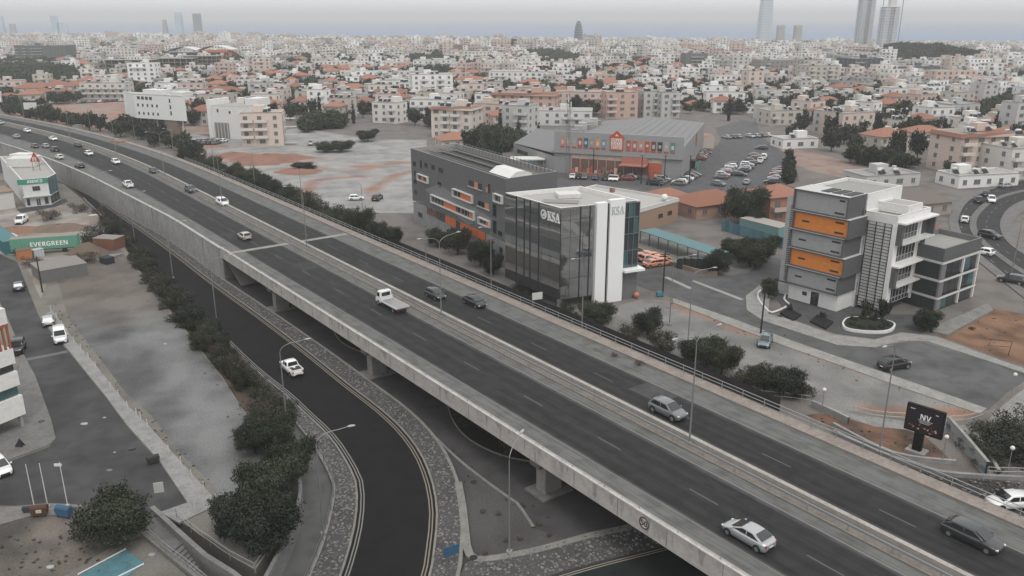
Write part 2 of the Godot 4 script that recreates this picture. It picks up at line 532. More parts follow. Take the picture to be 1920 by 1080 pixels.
	# raised median between two barriers
	var md := mesher(S(126, 118, 109))
	for i in ss.size() - 1:
		var s0: float = ss[i]; var s1: float = ss[i + 1]
		md.quad(W(13.5, s0, 5.5), W(13.5, s1, 5.5), W(13.5, s1, 5.62), W(13.5, s0, 5.62), W(-1, 0) - W(0, 0))
		md.quad(W(13.5, s0, 5.62), W(13.5, s1, 5.62), W(15.0, s1, 5.62), W(15.0, s0, 5.62), Vector3.UP)
		md.quad(W(15.75, s0, 5.5), W(15.75, s1, 5.5), W(15.3, s1, 5.5), W(15.3, s0, 5.5), Vector3.UP)
	part(hw, "median", md, M.concrete)
	wall_along("median_barrier", "low concrete barrier along the middle of the highway", 14.95, 15.45, 5.55, 6.15, ss, S(166, 160, 152), 0.0)
	rail_along("median_guardrail", "pale steel guardrail on the central reservation of the highway", 13.75, 5.62, 0.62, 60.0, -440.0, 4.0, false)
	# left parapet: bridge part, then the long retaining wall
	var br := ss.filter(func(q): return q > -119.0)
	br.append(-119.0)
	wall_along("bridge_parapet", "long concrete parapet on the near side of the bridge", 1.0, 1.4, 4.25, 6.15, br, S(186, 179, 172), 0.0)
	rail_along("parapet_rail", "thin steel handrail on top of the near bridge parapet", 1.2, 6.15, 0.3, 68.0, -119.0, 4.5, true)
	var up_ := ss.filter(func(q): return q < -119.0)
	up_.push_front(-119.0)
	var rw := wall_along("retaining_wall", "tall pale retaining wall beside the dark slip road, with faded graffiti", 0.9, 1.4, -0.1, 6.0, up_, S(162, 160, 156), 1.0)
	graffiti(rw)
	# far parapet, a wide sloping verge and a railing
	var pv := mesher(S(146, 134, 124))
	for i in ss.size() - 1:
		var s0: float = ss[i]; var s1: float = ss[i + 1]
		pv.quad(W(26.1, s0, 5.5), W(26.1, s1, 5.5), W(26.1, s1, 5.72), W(26.1, s0, 5.72), W(-1, 0) - W(0, 0))
		pv.quad(W(26.1, s0, 5.72), W(26.1, s1, 5.72), W(27.9, s1, 5.72), W(27.9, s0, 5.72), Vector3.UP)
		pv.quad(W(27.9, s0, 5.72), W(27.9, s1, 5.72), W(27.9, s1, 2.3), W(27.9, s0, 2.3), W(1, 0) - W(0, 0))
	part(hw, "verge", pv, M.concrete)
	rail_along("highway_railing", "steel railing along the far edge of the highway above the shrubs", 27.7, 5.72, 0.95, 60.0, -230.0, 3.0, true)
	# frontage lane beyond the railing, far left
	var fl := mesher(G(82))
	for i in range(ss.size() - 1):
		if ss[i] < -185.0:
			fl.quad(W(29.5, ss[i], 2.56), W(29.5, ss[i + 1], 2.56), W(34.5, ss[i + 1], 2.56), W(34.5, ss[i], 2.56), Vector3.UP)
	struct("frontage_road", fl, M.asphalt)
	# abutment slope under the first span
	var ab := mesher(S(116, 112, 106))
	for k in 5:
		var s0 := -119.0 + k * 1.5; var y0 := 3.2 - k * 0.65
		ab.quad(W(1.6, s0, y0 + 0.6), W(1.6, s0 + 1.5, y0 - 0.05), W(26.5, s0 + 1.5, y0 - 0.05), W(26.5, s0, y0 + 0.6), Vector3.UP)
	ab.quad(W(1.2, -118.98, 0), W(26.8, -118.98, 0), W(26.8, -118.98, 5.4), W(1.2, -118.98, 5.4))
	single("bridge_abutment", ab, M.concrete, "stepped concrete slope under the left end of the bridge", "abutment")
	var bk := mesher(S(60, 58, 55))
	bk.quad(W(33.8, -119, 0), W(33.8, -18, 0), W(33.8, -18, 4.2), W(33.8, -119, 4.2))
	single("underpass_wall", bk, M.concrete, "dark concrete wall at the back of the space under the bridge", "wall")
	# piers
	var places := [V(5.85,0,-77.93), V(-15.87,0,-108.9), V(-36.76,0,-136.2)]
	var how := ["thick square concrete bridge pier on a footing, nearest the camera", "concrete bridge pier under the middle of the near deck edge", "stubby concrete bridge pier nearest the retaining wall"]
	for i in 3:
		var t := thing("bridge_pier", how[i], "bridge pier", Vector3.ZERO, 0, "piers under the bridge")
		var sp := along(places[i]); var pm := mesher(S(140, 137, 132))
		var bs := Basis(Vector3.UP, ROAD_TURN)
		pm.box(W(3.2, sp, 1.9), Vector3(1.5, 3.75, 2.2), bs)
		part(t, "column", pm, M.concrete)
		var fm := mesher(S(120, 118, 113)); fm.box(W(3.2, sp, 0.08), Vector3(3.2, 0.3, 4.0), bs); part(t, "footing", fm, M.concrete)
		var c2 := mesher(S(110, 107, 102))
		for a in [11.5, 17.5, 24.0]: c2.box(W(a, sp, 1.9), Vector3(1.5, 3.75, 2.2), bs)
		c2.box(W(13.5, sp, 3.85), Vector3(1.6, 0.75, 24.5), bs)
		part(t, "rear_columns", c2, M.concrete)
func left_widen(s: float) -> float: return 0.0 if s > -150.0 else minf((-150.0 - s) * 0.05, 8.0)
func wall_along(called: String, label: String, a0: float, a1: float, y0: float, y1: float, ss: Array, c: Color, widen: float) -> Node3D:
	var t := thing(called, label, "wall" if called != "median_barrier" else "barrier")
	# cast in bays with a joint between them
	var m := mesher(c)
	for i in ss.size() - 1:
		var s0: float = ss[i]; var s1: float = ss[i + 1]
		var k0: float = left_widen(s0) * widen; var k1: float = left_widen(s1) * widen
		var lo := W(-1, 0) - W(0, 0)
		m.quad(W(a0 - k0, s0, y0), W(a0 - k1, s1, y0), W(a0 - k1, s1, y1), W(a0 - k0, s0, y1), lo)
		m.quad(W(a1 - k0, s0, y0), W(a1 - k1, s1, y0), W(a1 - k1, s1, y1), W(a1 - k0, s0, y1), -lo)
		m.quad(W(a0 - k0, s0, y1), W(a0 - k1, s1, y1), W(a1 - k1, s1, y1), W(a1 - k0, s0, y1), Vector3.UP)
	m.quad(W(a0, ss[0], y0), W(a1, ss[0], y0), W(a1, ss[0], y1), W(a0, ss[0], y1)); 
	part(t, "wall_body", m, M.concrete)
	if y1 - y0 > 1.5:
		var q := -118.0 if widen > 0.5 else 60.0
		var stop := -330.0 if widen > 0.5 else -117.0
		while q > stop:
			var j := mesher(c * 0.55)
			var k := left_widen(q) * widen
			j.box(W(a0 - k - 0.004, q, (y0 + y1) * 0.5), Vector3(0.09, y1 - y0 - 0.1, 0.02), Basis(Vector3.UP, ROAD_TURN))
			part(t, "joint", j, M.concrete); q -= 6.0
		var cp := mesher(c * 1.12)
		for i in ss.size() - 1:
			var k0: float = left_widen(ss[i]) * widen; var k1: float = left_widen(ss[i + 1]) * widen
			for f in [[a0 - 0.06, y1 + 0.003], [a1 + 0.06, y1 + 0.003]]: pass
			cp.quad(W(a0 - 0.06 - k0, ss[i], y1 + 0.12), W(a0 - 0.06 - k1, ss[i + 1], y1 + 0.12), W(a1 + 0.06 - k1, ss[i + 1], y1 + 0.12), W(a1 + 0.06 - k0, ss[i], y1 + 0.12), Vector3.UP)
			cp.quad(W(a0 - 0.06 - k0, ss[i], y1 - 0.02), W(a0 - 0.06 - k1, ss[i + 1], y1 - 0.02), W(a0 - 0.06 - k1, ss[i + 1], y1 + 0.12), W(a0 - 0.06 - k0, ss[i], y1 + 0.12), W(-1, 0) - W(0, 0))
			cp.quad(W(a1 + 0.06 - k0, ss[i], y1 - 0.02), W(a1 + 0.06 - k1, ss[i + 1], y1 - 0.02), W(a1 + 0.06 - k1, ss[i + 1], y1 + 0.12), W(a1 + 0.06 - k0, ss[i], y1 + 0.12), W(1, 0) - W(0, 0))
		part(t, "coping", cp, M.concrete)
		# runs of dirt below the coping
		for k in 70:
			var s9 := R.randf_range(q, 20.0) if widen < 0.5 else R.randf_range(-320.0, -119.5)
			var k9 := left_widen(s9) * widen; var h9 := R.randf_range(0.3, 1.0) * (y1 - y0 - 0.2); var w9 := R.randf_range(0.08, 0.5)
			var dm := mesher(c * R.randf_range(0.66, 0.9)); var o9 := a0 - k9 - 0.008 - 0.0002 * k
			dm.quad(W(o9, s9 - w9, y1 - 0.05), W(o9, s9 + w9, y1 - 0.05), W(o9, s9 + w9 * 0.3, y1 - h9), W(o9, s9 - w9 * 0.2, y1 - h9 * 0.9), W(-1, 0) - W(0, 0))
			part(t, "dirt_run", dm, M.concrete)
	return t
func graffiti(t: Node3D) -> void:
	# faded strokes of pale paint on the wall
	for g in [[-205.0, 9.0, 2.2], [-186.0, 8.0, 2.4], [-150.0, 4.0, 2.0], [-141.0, 2.5, 1.6]]:
		var m := mesher(S(200, 198, 194))
		for k in int(g[1] * 1.6):
			var s: float = g[0] + R.randf() * g[1]; var y := 2.4 + R.randf() * 0.8
			var pts := []
			for i in 5: pts.append([s + R.randf_range(-0.5, 0.5), y + (R.randf() - 0.3) * g[2]])
			for i in 4:
				var k0 := left_widen(pts[i][0]); var k1 := left_widen(pts[i + 1][0])
				var p := W(0.88 - k0, pts[i][0], pts[i][1]); var q := W(0.88 - k1, pts[i + 1][0], pts[i + 1][1])
				var side := (q - p).cross(W(1, 0) - W(0, 0)).normalized() * 0.09
				m.quad(p - side, q - side, q + side, p + side, W(-1, 0) - W(0, 0))
		part(t, "graffiti", m, M.line)
func rail_along(called: String, label: String, a: float, y: float, h: float, s0: float, s1: float, gap: float, round_: bool) -> void:
	var t := thing(called, label, "railing")
	var n := int((s0 - s1) / 6.0)
	var rails := [h] if h < 0.5 else ([h, h * 0.55] if round_ else [h])
	for r in rails:
		var pts := []
		for i in n + 1: pts.append(W(a, s0 + (s1 - s0) * i / n, y + r))
		var m := mesher(S(158, 160, 160))
		if round_: m.tube(pts, 0.045, -1, 5)
		else:
			for i in n:
				for e in 2:
					m.quad(pts[i] + Vector3(0, 0.1, 0), pts[i + 1] + Vector3(0, 0.1, 0), pts[i + 1] - Vector3(0, 0.16, 0), pts[i] - Vector3(0, 0.16, 0), W(-1, 0) - W(0, 0))
					break
				m.quad(pts[i] + Vector3(0, 0.1, 0), pts[i + 1] + Vector3(0, 0.1, 0), pts[i + 1] + Vector3(0.05, 0.1, -0.04), pts[i] + Vector3(0.05, 0.1, -0.04), Vector3.UP)
		part(t, "rail", m, M.metal)
	var pm := mesher(S(150, 151, 150)); pm.box(Vector3(0, h * 0.5, 0), Vector3(0.08, h, 0.08))
	var pmesh := pm.mesh(M.metal)
	var s := s0 - 1.0
	var count := 0
	while s > s1 and count < 150:
		var o := part(t, "post", pmesh); o.position = W(a, s, y); s -= gap; count += 1

# ---------------------------------------------------------------- the slip road and its slopes of stone
var SLIP_L: Array
var SLIP_R: Array
func build_slip_road() -> void:
	var left: Array = L(0,[-150.4,-266.5, -129.2,-240.0, -98.15,-195.1, -86.27,-178.5, -74.42,-161.6, -62.79,-145.2, -50.59,-128.0, -38.24,-110.4, -29.9,-99.74, -25.9,-94.16, -22.82,-89.9, -20.13,-85.46, -16.93,-78.69, -15.92,-74.32, -15.33,-69.18, -15.25,-62.16, -15.69,-55.52])
	var right: Array = L(0,[-141.3,-258.9, -123.0,-235.2, -100.5,-206.5, -74.04,-172.3, -56.84,-149.1, -42.21,-130.0, -30.69,-114.5, -22.55,-103.1, -15.92,-94.01, -11.73,-86.72, -9.19,-79.9, -7.77,-73.05, -7.44,-67.04, -7.48,-62.16, -8.28,-55.52])
	SLIP_L = smooth_line(left, 90); SLIP_R = smooth_line(right, 90)
	var road := thing("slip_road", "fresh dark asphalt slip road curving down to the lower edge", "")
	road.set_meta("kind", "structure")
	var m := mesher(S(28, 29, 32))
	for i in 89:
		for j in 6:
			m.quad(SLIP_L[i].lerp(SLIP_R[i], j / 6.0), SLIP_L[i + 1].lerp(SLIP_R[i + 1], j / 6.0), SLIP_L[i + 1].lerp(SLIP_R[i + 1], (j + 1) / 6.0), SLIP_L[i].lerp(SLIP_R[i], (j + 1) / 6.0), Vector3.UP)
	part(road, "asphalt", m, M.asphalt)
	# kerbs with double lines
	for side in 2:
		var edge: Array = SLIP_L if side == 0 else SLIP_R
		var sg := -1.0 if side == 0 else 1.0
		var from := 36 if side == 0 else 0
		for k in 2:
			var lm := mesher(S(150, 138, 122) if side == 1 else S(140, 138, 133))
			var a := shift_line(edge, -sg * (0.25 + k * 0.3), 0.006); var b := shift_line(edge, -sg * (0.38 + k * 0.3), 0.006)
			loft(lm, a.slice(from), b.slice(from)); part(road, "edge_line", lm, M.line)
		var kb := mesher(S(132, 126, 118))
		var o0 := shift_line(edge, 0.0, 0.12).slice(from); var o1 := shift_line(edge, sg * 0.22, 0.12).slice(from)
		loft(kb, o0, o1); loft(kb, lifted(o0, 0.0), o0, W(0, 0) - W(1, 0) if side == 1 else W(1, 0) - W(0, 0))
		part(road, "kerb", kb, M.concrete)
	# stone paved strip on the right, widening downhill
	var wr := []
	for i in 90:
		var k := clampf((i - 40.0) / 30.0, 0.0, 1.0)
		wr.append(1.7 + 0.8 * k * k)
	var in_r := shift_line(SLIP_R, 0.24, 0.1)
	var out_r := []
	for i in 90:
		var t: Vector3 = SLIP_R[mini(i + 1, 89)] - SLIP_R[maxi(i - 1, 0)]
		out_r.append(SLIP_R[i] + Vector3(t.z, 0, -t.x).normalized() * wr[i] + Vector3(0, 0.3, 0))
	stone_strip("stone_verge", in_r.slice(24), out_r.slice(24), "strip of embedded stones right of the curving slip road", 0.31)
	var kr := mesher(S(130, 128, 123))
	var o2 := shift_line(out_r, 0.35)
	loft(kr, lifted(out_r, 0.36).slice(24), lifted(o2, 0.36).slice(24)); loft(kr, lifted(o2, 0.36).slice(24), lifted(o2, -0.05).slice(24), W(1, 0) - W(0, 0)); loft(kr, lifted(out_r, 0.3).slice(24), lifted(out_r, 0.36).slice(24), W(-1, 0) - W(0, 0))
	single("verge_kerb", kr, M.concrete, "pale concrete kerb between the stone strip and the ground under the bridge", "kerb")
	# slope of stones on the left, and the footpath below it
	var li: Array = smooth_line(L(0,[-29.82,-99.42, -25.79,-93.72, -22.65,-89.09, -20.19,-84.84, -17.02,-78.25, -16.09,-74.32, -15.53,-69.18, -15.44,-62.16, -15.82,-56.14]), 50)
	var lo: Array = smooth_line(L(0,[-28.41,-95.05, -25.93,-90.72, -23.57,-86.98, -21.97,-83.98, -19.49,-78.79, -18.44,-75.32, -17.8,-68.14, -17.87,-62.16, -18.24,-56.14]), 50)
	stone_strip("stone_slope", lifted(li, 0.1), lifted(lo, 0.32), "slope of embedded stones between the slip road and the footpath", 0.3)
	var lip := mesher(S(134, 132, 127))
	var l2 := shift_line(lo, -0.3)
	loft(lip, lifted(lo, 0.36), lifted(l2, 0.36)); loft(lip, lifted(l2, 0.36), lifted(l2, -0.05), W(-1, 0) - W(0, 0)); loft(lip, lifted(lo, 0.3), lifted(lo, 0.36), W(1, 0) - W(0, 0))
	single("path_kerb", lip, M.concrete, "curved concrete kerb between the stone slope and the footpath", "kerb")
	railing("path_railing", "thin curved railing between the footpath and the stone slope", shift_line(lifted(lo, 0.36), -0.15), 0.9, 2.2, S(120, 121, 120), 2)
	var pl: Array = smooth_line(L(0,[-27.37,-90.72, -25.33,-86.72, -23.48,-80.69, -21.95,-75.32, -21,-70.07, -20.6,-65.4, -20.8,-61.57, -20.66,-56.14]), 40)
	var path := mesher(S(96, 95, 93))
	loft(path, lifted(smooth_line(l2, 40), 0.012), lifted(pl, 0.012))
	struct("footpath", path, M.asphalt)
	# bank of soil between the yard and the slip road fence
	var bank := mesher(S(88, 76, 66))
	var be: Array = smooth_line(LAND_EDGE.slice(0, 9), 60); var fe: Array = smooth_line(FENCE, 60)
	for i in 59:
		for j in 3: bank.quad(be[i].lerp(fe[i], j / 3.0), be[i + 1].lerp(fe[i + 1], j / 3.0), be[i + 1].lerp(fe[i + 1], (j + 1) / 3.0), be[i].lerp(fe[i], (j + 1) / 3.0), Vector3.UP)
	loft(bank, fe, smooth_line(SLIP_L.slice(8, 45), 60))
	struct("soil_bank", bank, M.soil)
	# chain link fence on the bank
	var fence := thing("chain_link_fence", "tall grey mesh fence between the slip road and the overgrown bank", "fence")
	var fl: Array = smooth_line(FENCE, 64)
	for k in 12:
		var r := mesher(S(120, 122, 122)); var pts := lifted(fl, 0.15 + k * 0.21); r.tube(pts, 0.008 if k < 11 else 0.03, -1, 4); part(fence, "rail" if k == 11 else "wire", r, M.metal)
	var wires := mesher(S(116, 118, 118))
	var dense: Array = smooth_line(FENCE, 800)
	for i in 799:
		wires.quad(dense[i] + Vector3(0, 0.1, 0), dense[i] + Vector3(0.016, 0.1, 0), dense[i] + Vector3(0.016, 2.45, 0), dense[i] + Vector3(0, 2.45, 0))
	part(fence, "mesh_wires", wires, M.metal).set_meta("kind", "stuff")
	var pm := mesher(S(140, 141, 140)); pm.tube([Vector3.ZERO, Vector3(0, 2.55, 0)], 0.05, 0.05, 6)
	var pmesh := pm.mesh(M.metal)
	for i in 64:
		var o := part(fence, "post", pmesh); o.position = fl[i]
	# grey wall that carries on where the fence stops, far end
	var gw := mesher(S(112, 113, 112))
	var ge := lifted(fl.slice(0, 22), 0.0)
	var g2 := shift_line(ge, -0.3)
	loft(gw, ge, lifted(ge, 2.6), Vector3(1, 0, -0.5)); loft(gw, g2, lifted(g2, 2.6), Vector3(-1, 0, 0.5)); loft(gw, lifted(ge, 2.6), lifted(g2, 2.6))
	single("yard_wall", gw, M.concrete, "grey wall between the yards and the far stretch of the slip road", "wall")
	# road that dives under the bridge at the lower right
	var u0: Array = smooth_line(L(0,[0,-60.14, 3.82,-62.31, 8.32,-64.29, 13.28,-66.21, 19.08,-68.57, 28.03,-72.38, 42.66,-78.47]), 30)
	var u1: Array = smooth_line(L(0,[9.59,-55.52, 12.41,-59.44, 16.15,-61.94, 21.52,-64.21, 27.07,-66.21, 36.03,-69.63, 49.04,-74.32]), 30)
	var um := mesher(S(42, 43, 45)); loft(um, lifted(u0, 0.0), lifted(u1, 0.0))
	struct("underpass_road", um, M.asphalt)
	for k in 2:
		var lm := mesher(S(165, 152, 132)); loft(lm, shift_line(u0, -0.15 - k * 0.28, 0.006), shift_line(u0, -0.27 - k * 0.28, 0.006))
		single("road_edge_line", lm, M.line, "pale painted line at the edge of the road under the bridge", "road marking", "painted lines of the road under the bridge").set_meta("kind", "structure")
	# stone fan and kerbs that bound the flat ground
	var fan_a: Array = smooth_line(L(0,[-6.26,-57.43, -4.53,-62.31, -4.27,-63.67, -2.7,-64.6, 2,-65.8, 7.18,-68.06, 11.49,-69.63, 16.09,-71.91]), 40)
	var fan_b: Array = smooth_line(L(0,[-5.49,-56.14, -2.76,-59.44, 0,-60.28, 3.83,-62.46, 8.34,-64.45, 10.92,-65.4, 13.31,-66.37, 19.12,-68.75]), 40)
	stone_strip("stone_fan", lifted(fan_b, 0.06), lifted(fan_a, 0.3), "fan of embedded stones above the road that dives under the bridge", 0.33)
	var kk := mesher(S(128, 126, 121))
	var kl: Array = smooth_line(L(0,[-5.37,-77.61, -4.69,-73.34, -4.13,-68.75, -3.69,-65.72, -2.71,-64.76, 2,-66.05, 7.2,-68.31, 12.07,-70.07, 16.17,-72.38]), 50)
	var k2 := shift_line(kl, -0.8)
	loft(kk, lifted(kl, 0.34), lifted(k2, 0.34)); loft(kk, lifted(k2, 0.34), lifted(k2, 0), W(0, -1) - W(0, 0)); loft(kk, lifted(kl, 0), lifted(kl, 0.34), W(0, 1) - W(0, 0))
	single("corner_kerb", kk, M.concrete, "broad pale kerb turning the corner round the ground with the lamp post", "kerb")
	var cur := mesher(S(124, 122, 118))
	var cl: Array = smooth_line(L(0,[-16.78,-99.42, -10.36,-90.04, -5.51,-82.07, -0.56,-75.32, 0.66,-73.83, 2.25,-69.63]), 40)
	var c2 := shift_line(cl, -0.32)
	loft(cur, lifted(cl, 0.2), lifted(c2, 0.2)); loft(cur, lifted(c2, 0.2), lifted(c2, 0), W(1, 0) - W(0, 0)); loft(cur, lifted(cl, 0), lifted(cl, 0.2), W(-1, 0) - W(0, 0))
	single("ground_kerb", cur, M.concrete, "straight narrow kerb running over the bare ground beside the bridge", "kerb")
	var dirt := mesher(S(82, 80, 77))
	var dp := PackedVector2Array()
	for q in L(0,[-5.49,-81.84, -0.56,-75.12, 0.66,-73.54, 2.35,-69.45, 5.12,-67.88, 2.01,-66.21, -2.71,-64.92, -3.61,-66.21, -4.18,-69.63, -4.74,-74.32]): dp.append(xz(q))
	dirt.cap(dp, 0.0)
	struct("bare_ground", dirt, M.soil)
	# planted islands under the deck
	for isl in [L(0,[-8.48,-97.82, -7.26,-92.13, -5.05,-87.37, -1.22,-83.61, 2.99,-81.84, 5.87,-80.12, 8.46,-83.01, 2.61,-90.72, -4.21,-98.93]), L(0,[-29.17,-125.2, -26.26,-118.3, -21.35,-113.4, -17.21,-112.0, -19.76,-118.7, -26.21,-126.9])]:
		var im := mesher(S(34, 34, 30)); im.slab(flat(isl), -0.02, 0.14)
		struct("planted_island", im, M.soil)
		var km := mesher(S(118, 112, 104)); var ring: Array = smooth_line(isl, 40)
		km.tube(lifted(ring, 0.12), 0.12, 0.12, 5)
		single("island_kerb", km, M.concrete, "curved kerb round the dark planted island under the %s of the bridge" % ("middle" if isl[0].x > -20 and isl[0].z > -85 else "far part"), "kerb")

func stone_strip(called: String, a: Array, b: Array, label: String, size: float) -> void:
	var t := thing(called, label, "")
	t.set_meta("kind", "structure")
	var m := mesher(S(80, 79, 77))
	loft(m, a, b); part(t, "mortar_bed", m, M.soil)
	var places := []; var tints := []
	for i in a.size() - 1:
		var du: float = a[i].distance_to(a[i + 1]) * 0.5 + b[i].distance_to(b[i + 1]) * 0.5
		var dw: float = a[i].distance_to(b[i])
		var count := int(du * dw / (size * size * 0.9))
		for k in count:
			var u := R.randf(); var w := R.randf_range(0.02, 0.98)
			var p: Vector3 = a[i].lerp(a[i + 1], u).lerp(b[i].lerp(b[i + 1], u), w)
			var s := size * R.randf_range(0.6, 1.35)
			places.append(Transform3D(Basis(Vector3.UP, R.randf() * TAU) * Basis.from_scale(Vector3(s, s * 0.42, s * R.randf_range(0.55, 0.9))), p))
			var g := R.randf(); var cc := G(78).lerp(G(126), g * g)
			tints.append(Color(cc.r * R.randf_range(1.0, 1.05), cc.g, cc.b * R.randf_range(0.93, 1.0)))
	stuff(t, "stones", M.stone_mesh, places, null, tints)
func railing(called: String, label: String, line: Array, h: float, gap: float, c: Color, rails := 2, mat: Material = null) -> void:
	var t := thing(called, label, "railing")
	for r in rails:
		var m := mesher(c)
		var pts := []
		for p in line: pts.append(p + Vector3(0, h * (1.0 - 0.48 * r), 0))
		m.tube(pts, 0.035, -1, 5); part(t, "rail", m, M.metal)
	var pm := mesher(c); pm.tube([Vector3.ZERO, Vector3(0, h, 0)], 0.035, -1, 5)
	var pmesh := pm.mesh(M.metal)
	var run := 0.0
	for i in line.size():
		if i > 0: run -= line[i].distance_to(line[i - 1])
		if run <= 0:
			var o := part(t, "post", pmesh); o.position = line[i]; run = gap


# ---------------------------------------------------------------- plants
func leaf_crown(seed_: int, blobs: Array, count: int, leaf: float, c0: Color, c1: Color, up := 0.3) -> Mesher:
	var r := RandomNumberGenerator.new(); r.seed = seed_
	var m := Mesher.new()
	var total := 0.0
	for b in blobs: total += b[1].x * b[1].y * b[1].z
	for b in blobs:
		var n := int(count * b[1].x * b[1].y * b[1].z / total)
		var shade := r.randf_range(0.62, 1.35)
		var sprigs := []
		for i in 16: sprigs.append([Vector3(r.randfn(), absf(r.randfn()) * 0.9, r.randfn()).normalized(), r.randf_range(1.1, 1.55)])
		for i in n:
			var d := Vector3(r.randfn(), r.randfn(), r.randfn()).normalized()
			var rad := pow(r.randf(), 0.3) * r.randf_range(0.85, 1.12)
			# tufts: leaves gather in lumps, with gaps in between
			var lump := sin(d.x * 7.0 + seed_) * sin(d.y * 8.0 + 1.3) * sin(d.z * 7.0 + 2.1 + seed_)
			rad *= 1.0 + 0.22 * lump
			var p: Vector3 = b[0] + d * rad * b[1]
			if i % 7 == 0:   # stray shoots that break the outline
				var sp: Array = sprigs[r.randi() % 16]
				p = b[0] + (sp[0] * r.randf_range(0.8, sp[1]) + Vector3(r.randfn(), r.randfn(), r.randfn()) * 0.07) * b[1]
			var nn := (d + Vector3(r.randfn(), r.randfn() + up, r.randfn()) * 0.8).normalized()
			var s := nn.cross(Vector3(r.randfn(), r.randfn(), r.randfn())).normalized() * leaf * r.randf_range(0.6, 1.3)
			var t := nn.cross(s) * r.randf_range(0.5, 0.8)
			m.col = c0.lerp(c1, r.randf()) * shade
			var k := m.v.size()
			m.v.append_array([p - s - t * 0.3, p + s * 0.2 - t, p + s, p + s * 0.1 + t])
			var soft := (nn + d).normalized()
			m.n.append_array([soft, soft, soft, soft]); m.c.append_array([m.col, m.col, m.col, m.col]); m.uv.append_array([Vector2(), Vector2(), Vector2(), Vector2()])
			m.ix.append_array([k, k + 2, k + 1, k, k + 3, k + 2])
	return m
func blobs_for(seed_: int, n: int, spread: float, low: float) -> Array:
	var r := RandomNumberGenerator.new(); r.seed = seed_
	var o := [[Vector3(0, low + 0.38, 0), Vector3(0.6, 0.42, 0.6)]]
	for i in n:
		var a := TAU * i / n + r.randf()
		var q := r.randf_range(0.5, 1.0) * spread
		var s := r.randf_range(0.2, 0.38)
		o.append([Vector3(cos(a) * q, low + r.randf_range(0.12, 0.82), sin(a) * q), Vector3(s, s * 0.8, s)])
	return o
func make_plant_meshes() -> void:
	var d0 := S(36, 42, 31); var d1 := S(78, 84, 62)
	M.fine = []; M.coarse = []; M.shrub = []; M.cypress = []
	for i in 3: M.fine.append(leaf_crown(11 + i, blobs_for(3 + i, 20, 0.74, 0.0), 24000, 0.026, d0, d1).mesh(M.leaf))
	for i in 5: M.coarse.append(leaf_crown(31 + i, blobs_for(13 + i, 9, 0.66, 0.0), 1300, 0.085, d0, d1).mesh(M.leaf))
	for i in 3: M.shrub.append(leaf_crown(51 + i, blobs_for(23 + i, 11, 0.85, -0.1), 4000, 0.036, S(36, 41, 31), S(84, 86, 66)).mesh(M.leaf))
	var brown := []
	for i in 2: brown.append(leaf_crown(71 + i, blobs_for(33 + i, 11, 0.85, -0.1), 2600, 0.034, S(66, 58, 52), S(108, 94, 84)).mesh(M.leaf))
	M.dry = brown
	var cy := []
	for k in 7: cy.append([Vector3(0, 0.08 + k * 0.14, 0), Vector3(1, 1, 1) * (0.115 - absf(k - 2) * 0.014)])
	for i in 2: M.cypress.append(leaf_crown(91 + i, cy, 700, 0.035, S(34, 37, 34), S(60, 63, 56)).mesh(M.leaf))
	var pm := mesher()
	var r := RandomNumberGenerator.new(); r.seed = 5
	for k in 26:
		var a := r.randf() * TAU; var lift := r.randf_range(-0.2, 0.9)
		var dirn := Vector3(cos(a), 0, sin(a)); var side := Vector3(-sin(a), 0, cos(a))
		for j in 4:
			var t0 := j / 4.0; var t1 := (j + 1) / 4.0
			var p0 := dirn * t0 + Vector3(0, lift * t0 - 0.75 * t0 * t0, 0); var p1 := dirn * t1 + Vector3(0, lift * t1 - 0.75 * t1 * t1, 0)
			pm.col = S(52, 55, 48).lerp(S(84, 84, 72), r.randf())
			pm.quad(p0 - side * 0.10 * (1.1 - t0), p0 + side * 0.10 * (1.1 - t0), p1 + side * 0.10 * (1.1 - t1), p1 - side * 0.10 * (1.1 - t1))
	M.palm = pm.mesh(M.leaf)
	var tm := mesher(S(74, 66, 58))
	tm.tube([Vector3(0, 0, 0), Vector3(0.02, 0.5, 0.01), Vector3(0.0, 1.0, 0.0)], 0.06, 0.03, 7)
	for k in 5:
		var a := TAU * k / 5.0 + 0.4
		tm.tube([Vector3(0, 0.55 + k * 0.08, 0), Vector3(cos(a) * 0.16, 0.8 + k * 0.07, sin(a) * 0.16), Vector3(cos(a) * 0.36, 1.05 + k * 0.06, sin(a) * 0.36)], 0.028, 0.01, 5)
	M.trunk = tm.mesh(M.bark)
